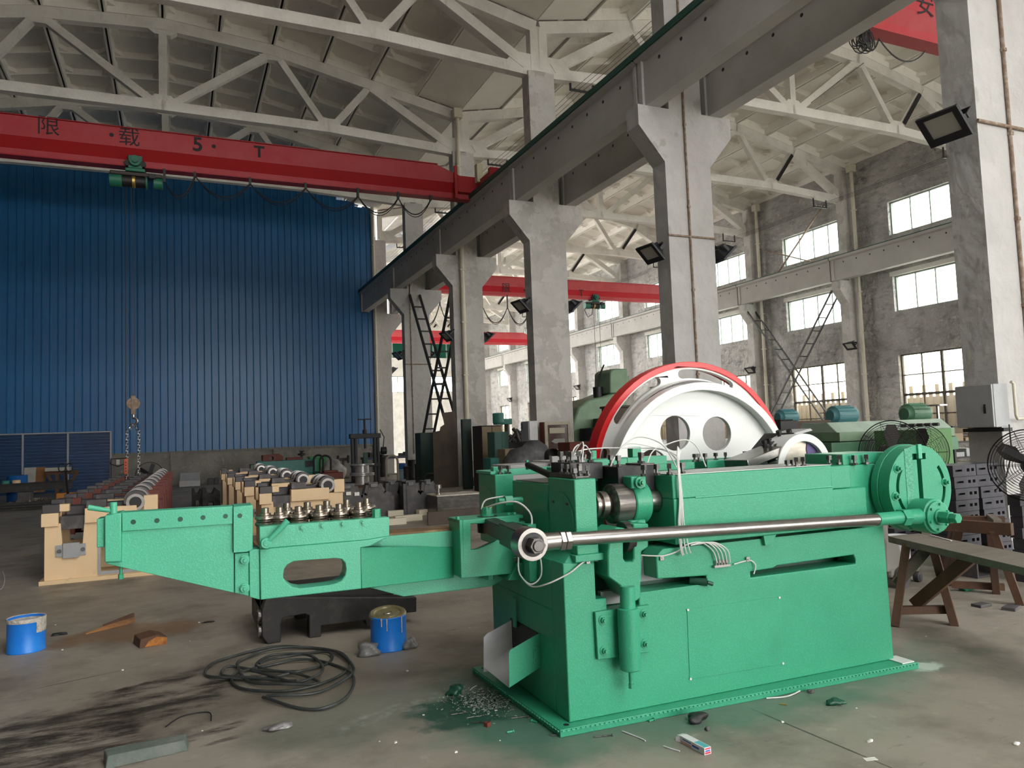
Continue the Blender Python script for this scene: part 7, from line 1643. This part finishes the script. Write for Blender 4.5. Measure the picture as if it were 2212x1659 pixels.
for k, L_ in enumerate(coil):
    P = smooth_pts(on_px(L_)); P = [p + Vector((0, 0, .006 * k + .005 * (1 + math.sin(i * .5)))) for i, p in enumerate(P)]
    mb = MB(); mb.tube(P, .0098, 8); mb.build('hose_loop', pmat('dark_rubber', (.035, .041, .04), .5, var=(6, (.075, .085, .08), .5, .7)) if 'dark_rubber' not in MATS else MATS['dark_rubber'], t)
# timber offcuts
M_split = pmat('split_timber', (.36, .17, .06), .8, var=[(4, (.12, .07, .04), .5, .65, (.3, 1, 1))], bump=(20, .5, .01, 6))
a, b = at(186, 1371, Z=0), at(298, 1343, Z=0); t = thing('timber_splinter', 'long split timber offcut on the rusty floor patch', 'timber', a); d = b - a
mb = MB(); n_ = Vector((-d.y, d.x, 0)).normalized() * .07; mb.hexa([Vector((0, 0, 0)), d * .95, n_ * .3, d + n_, Vector((0, 0, .008)), d * .95 + Vector((0, 0, .03)), n_ * .3 + Vector((0, 0, .01)), d * 1.0 + n_ + Vector((0, 0, .055))]); mb.build('offcut', M_split, t, .003, smooth=0)
mb = MB(); mb.hexa([d * .35 + n_ * .5 + Vector((0, 0, .02)), d * .98 + n_ * .5 + Vector((0, 0, .04)), d * .4 + n_, d + n_ * 1.05, d * .35 + n_ * .5 + Vector((0, 0, .04)), d * .98 + n_ * .5 + Vector((0, 0, .075)), d * .4 + n_ + Vector((0, 0, .035)), d + n_ * 1.05 + Vector((0, 0, .075))]); mb.build('bark_edge', M_wood, t, .003, smooth=0)
q = at(330, 1396, Z=0); t = thing('timber_block', 'short dark timber block with broken orange end', 'timber', (q.x, q.y, 0), .25)
mb = MB(); mb.prism([(-.10, 0), (.10, 0), (.11, .055), (.03, .085), (-.09, .07)], fXZ, .0, .22); mb.build('block', M_wood, t, .005, smooth=0); mb = MB(); mb.prism([(-.06, .005), (.10, .0), (.108, .05), (.03, .07), (-.03, .045)], fXZ, -.006, .003); mb.build('broken_end', pmat('raw_orange_wood', (.45, .18, .04), .85, var=(18, (.25, .08, .02), .45, .65)), t, smooth=0)
# stone bar
a, b = at(250, 1650, Z=0), at(395, 1617, Z=0); d = b - a; ln = d.length
mb = MB(); mb.hexa([Vector(p) for p in ((-.05, -.055, 0), (ln + .02, -.05, 0), (-.05, .07, 0), (ln + .04, .06, 0), (-.04, -.045, .062), (ln, -.04, .055), (-.05, .06, .066), (ln + .02, .05, .058))]); o = mb.build('stone_bar', pmat('green_grey_stone', (.10, .125, .11), .85, var=[(6, (.15, .16, .145), .5, .7), (2, (.03, .035, .03), .62, .72)], bump=(18, .6, .02, 6)), None, .006, smooth=0); o.location = a; o.rotation_euler = (0, 0, math.atan2(d.y, d.x)); tag(o, 'greenish grey stone bar on the oily floor', 'stone')
# bent wire
pts = on_px([(358, 1568), (395, 1545), (450, 1537), (456, 1555)]); mb = MB(); mb.tube([p + Vector((0, 0, -.004)) for p in smooth_pts(pts)], .0035, 6); o = mb.build('bent_wire', M_cable); o.location = (hc.x, hc.y, 0); tag(o, 'bent black wire lying on the oil stain', 'wire')
pts = on_px([(6, 1235), (10, 1252), (5, 1270), (-8, 1275)]); mb = MB(); mb.tube(smooth_pts(pts), .005, 6); o = mb.build('bent_wire', M_chutein); o.location = (hc.x, hc.y, 0); tag(o, 'pale curved wire on the floor at the picture edge', 'wire')
pts = on_px([(1500, 1520), (1520, 1507), (1545, 1503)]); mb = MB(); mb.tube(smooth_pts([p + Vector((0, .02, .035)) for p in pts]), .004, 6); o = mb.build('hose_offcut', M_hose); o.location = (hc.x, hc.y, 0); tag(o, 'short white hose offcut on the front of the base plate', 'hose')
pts = on_px([(1655, 1506), (1700, 1502), (1728, 1490)]); mb = MB(); mb.tube(smooth_pts(pts), .004, 6); o = mb.build('hose_offcut', M_hose); o.location = (hc.x, hc.y, -.006); tag(o, 'longer white hose offcut lying at the base plate foot', 'hose')
for k, L_ in enumerate(([(1344, 1576), (1380, 1590), (1394, 1597)], [(1433, 1608), (1450, 1614), (1468, 1619)], [(1015, 1488), (1022, 1482), (1030, 1478)], [(1684, 1517), (1692, 1518), (1700, 1519)])):
    pts = on_px(L_); mb = MB(); mb.tube(smooth_pts(pts), .0035, 6); o = mb.build('wire_offcut', M_chutein if k != 3 else M_brass); o.location = (hc.x, hc.y, -.008); tag(o, ('straight pale wire offcut in front of the machine corner', 'curved pale wire offcut near the white carton', 'curled pale wire offcut beside the base plate', 'short yellow stub on the floor before the base plate')[k], 'wire')
# carton
a, b = at(1470, 1604, Z=0), at(1522, 1632, Z=0)
d = (b - a); ln = d.length; ca_ = math.atan2(d.y, d.x)
t = thing('small_carton', 'long white toothpaste style carton with red and blue print on the floor', 'carton', a, ca_)
W_ = .042; Hh = .034
M_carton = pmat('white_carton', (.66, .66, .68), .5); M_credp = pmat('carton_red', (.62, .03, .06), .5); M_cblue = pmat('carton_blue', (.05, .10, .5), .5); M_cteal = pmat('carton_teal', (.10, .42, .48), .5)
mb = MB(); mb.box(0, ln, 0, W_, 0, Hh); mb.build('carton_body', M_carton, t, .001, smooth=0)
mb = MB(); mb.box(ln * .02, ln * .45, -.0006, 0, .003, .011); mb.box(ln + .0, ln + .0006, .004, W_ - .004, .004, .012); mb.box(ln, ln + .0006, .004, W_ - .004, .025, .031); mb.build('red_print', M_credp, t, smooth=0)
mb = MB(); mb.box(ln, ln + .0006, .006, W_ - .006, .0145, .021); mb.box(ln * .5, ln * .78, -.0006, 0, .012, .022); mb.box(ln * .1, ln * .45, -.0006, 0, .020, .025); mb.build('blue_print', M_cblue, t, smooth=0)
mb = MB(); mb.box(ln * .55, ln * .97, .006, W_ - .004, Hh, Hh + .0006); mb.build('teal_print', M_cteal, t, smooth=0)
for k in range(9): mb = MB(); x = ln * (.04 + .045 * k); mb.box(x, x + ln * .028, -.0012, -.0006, .005, .009); mb.build('print_mark', M_carton, t, smooth=0)
mb = MB(); mb.hexa([Vector(p) for p in ((-.03, .002, .026), (0, .0, .033), (-.03, W_ - .002, .026), (0, W_, .033), (-.03, .002, .027), (0, 0, .034), (-.03, W_ - .002, .027), (0, W_, .034))]); mb.hexa([Vector(p) for p in ((-.022, -.012, .003), (0, 0, .0), (-.022, -.011, .024), (0, 0.001, .034), (-.022, -.0125, .003), (0, -.0005, .0), (-.022, -.0115, .024), (0, .0005, .034))]); mb.build('open_flap', M_carton, t, smooth=0)
# nail scrap: chips as one heap, single nails and a nut on their own
qc = at(1040, 1515, Z=0)
mb = MB(); rr = random.Random(3)
for k in range(900):
    x, y = rr.gauss(0, .10), rr.gauss(0, .13); z = .004 + max(0, .012 - .25 * (x * x + y * y)) * rr.random(); a = rr.random() * 6.28; l = rr.uniform(.004, .014); w = rr.uniform(.003, .007); dx, dy = math.cos(a) * l, math.sin(a) * l; tz = rr.uniform(-.004, .006)
    A_ = mb.bm.verts.new((x - dx, y - dy, z)); B_ = mb.bm.verts.new((x + dx, y + dy, max(.001, z + tz))); C_ = mb.bm.verts.new((x - dy * w / l, y + dx * w / l, z + .003)); mb.face([A_, B_, C_])
for k in range(60):
    x, y = rr.gauss(.03, .07), rr.gauss(-.1, .06); a = rr.random() * 6.28; mb.tube([(x + .02 * math.cos(a + .5 * j) * j / 3, y + .02 * math.sin(a + .5 * j), .004 + .004 * (j % 2)) for j in range(5)], .0012, 3)
o = mb.build('metal_chips', pmat('bright_chips', (.62, .64, .62), .35, .5, var=(60, (.15, .2, .18), .45, .6)), smooth=0, recalc=False); o.location = (qc.x, qc.y, 0); tag(o, 'scatter of bright metal chips and nail scrap on wet green paint', 'chips', kind='stuff')
mb = MB(); mb.cyl((0, 0, .004), (.09, 0, .004), .0035, n=8); mb.cyl((.09, 0, .004), (.094, 0, .004), .0085, n=10); mb.cyl((-.012, 0, .004), (0, 0, .004), .0006, .0035, n=8); nm = mb.mesh('nail', M_bolt)
mb = MB(); mb.cyl((0, 0, .005), (.035, 0, .005), .005, n=8); mb.cyl((.035, 0, .005), (.039, 0, .005), .010, n=10); nm2 = mb.mesh('nail', M_green)
for k, (px, py, rz, big, l) in enumerate(((1105, 1553, -.2, 1, 'dark nail by the edge of the metal chips'), (1022, 1562, -.5, 1, 'dark bent-free nail beside the square nut'), (975, 1545, -.15, 1, 'dark nail near the clod of green paint'), (1010, 1552, -.1, 1, 'dark nail at the outer edge of the chip scatter'), (1190, 1590, -.35, 1, 'pale nail at the base plate corner'), (1095, 1584, -.05, 0, 'short green painted nail in front of the chips'), (1150, 1550, .4, 0, 'green painted nail stub against the base plate, farther from the corner'), (1172, 1568, .9, 0, 'green painted nail stub standing at the base plate edge near the corner'), (1160, 1562, 2.0, 0, 'green painted nail stub between two others at the base plate edge'), (1378, 1559, .1, 0, 'short nail on the floor before the base plate front'), (1402, 1560, .2, 0, 'short nail next to another before the base plate front'), (1285, 1593, -.3, 1, 'nail on the floor in front of the machine corner'))):
    q = at(px, py, Z=0); o = obj('nail', nm if big else nm2, loc=(q.x, q.y, 0), rot=(0, 0, rz)); tag(o, l, 'nail', 'stray nails')
q = at(1053, 1569, Z=0); mb = MB(); mb.prism([(-.014, -.014), (.014, -.014), (.014, .014), (-.014, .014)], fXY, 0, .022, [circ(0, 0, .008, 12)]); o = mb.build('square_nut', M_oxide, None, .001, smooth=0); o.location = q; o.rotation_euler = (0, 0, .4); tag(o, 'small rusty square nut beside the metal chips', 'nut')
for k, (px, py) in enumerate(((135, 1404), (248, 1306), (265, 1448), (430, 1345), (1150, 1290), (1015, 1357), (855, 1604), (820, 1602), (880, 1450), (437, 1579), (120, 1350), (410, 1385), (1080, 1600), (985, 1625), (915, 1545), (1690, 1560), (2000, 1375), (1850, 1530))):
    q = at(px, py, Z=0); mb = MB(); s = rr.uniform(.003, .008); mb.hexa([Vector((x * s * rr.uniform(.7, 1.4), y * s * rr.uniform(.6, 1.2), z * s * .8)) for z in (0, 1) for y in (-1, 1) for x in (-1, 1)]); o = mb.build('white_crumb', M_white, smooth=0); o.location = (q.x, q.y, 0); tag(o, 'tiny white crumb lying on the concrete floor', 'crumb', 'white crumbs on the floor')
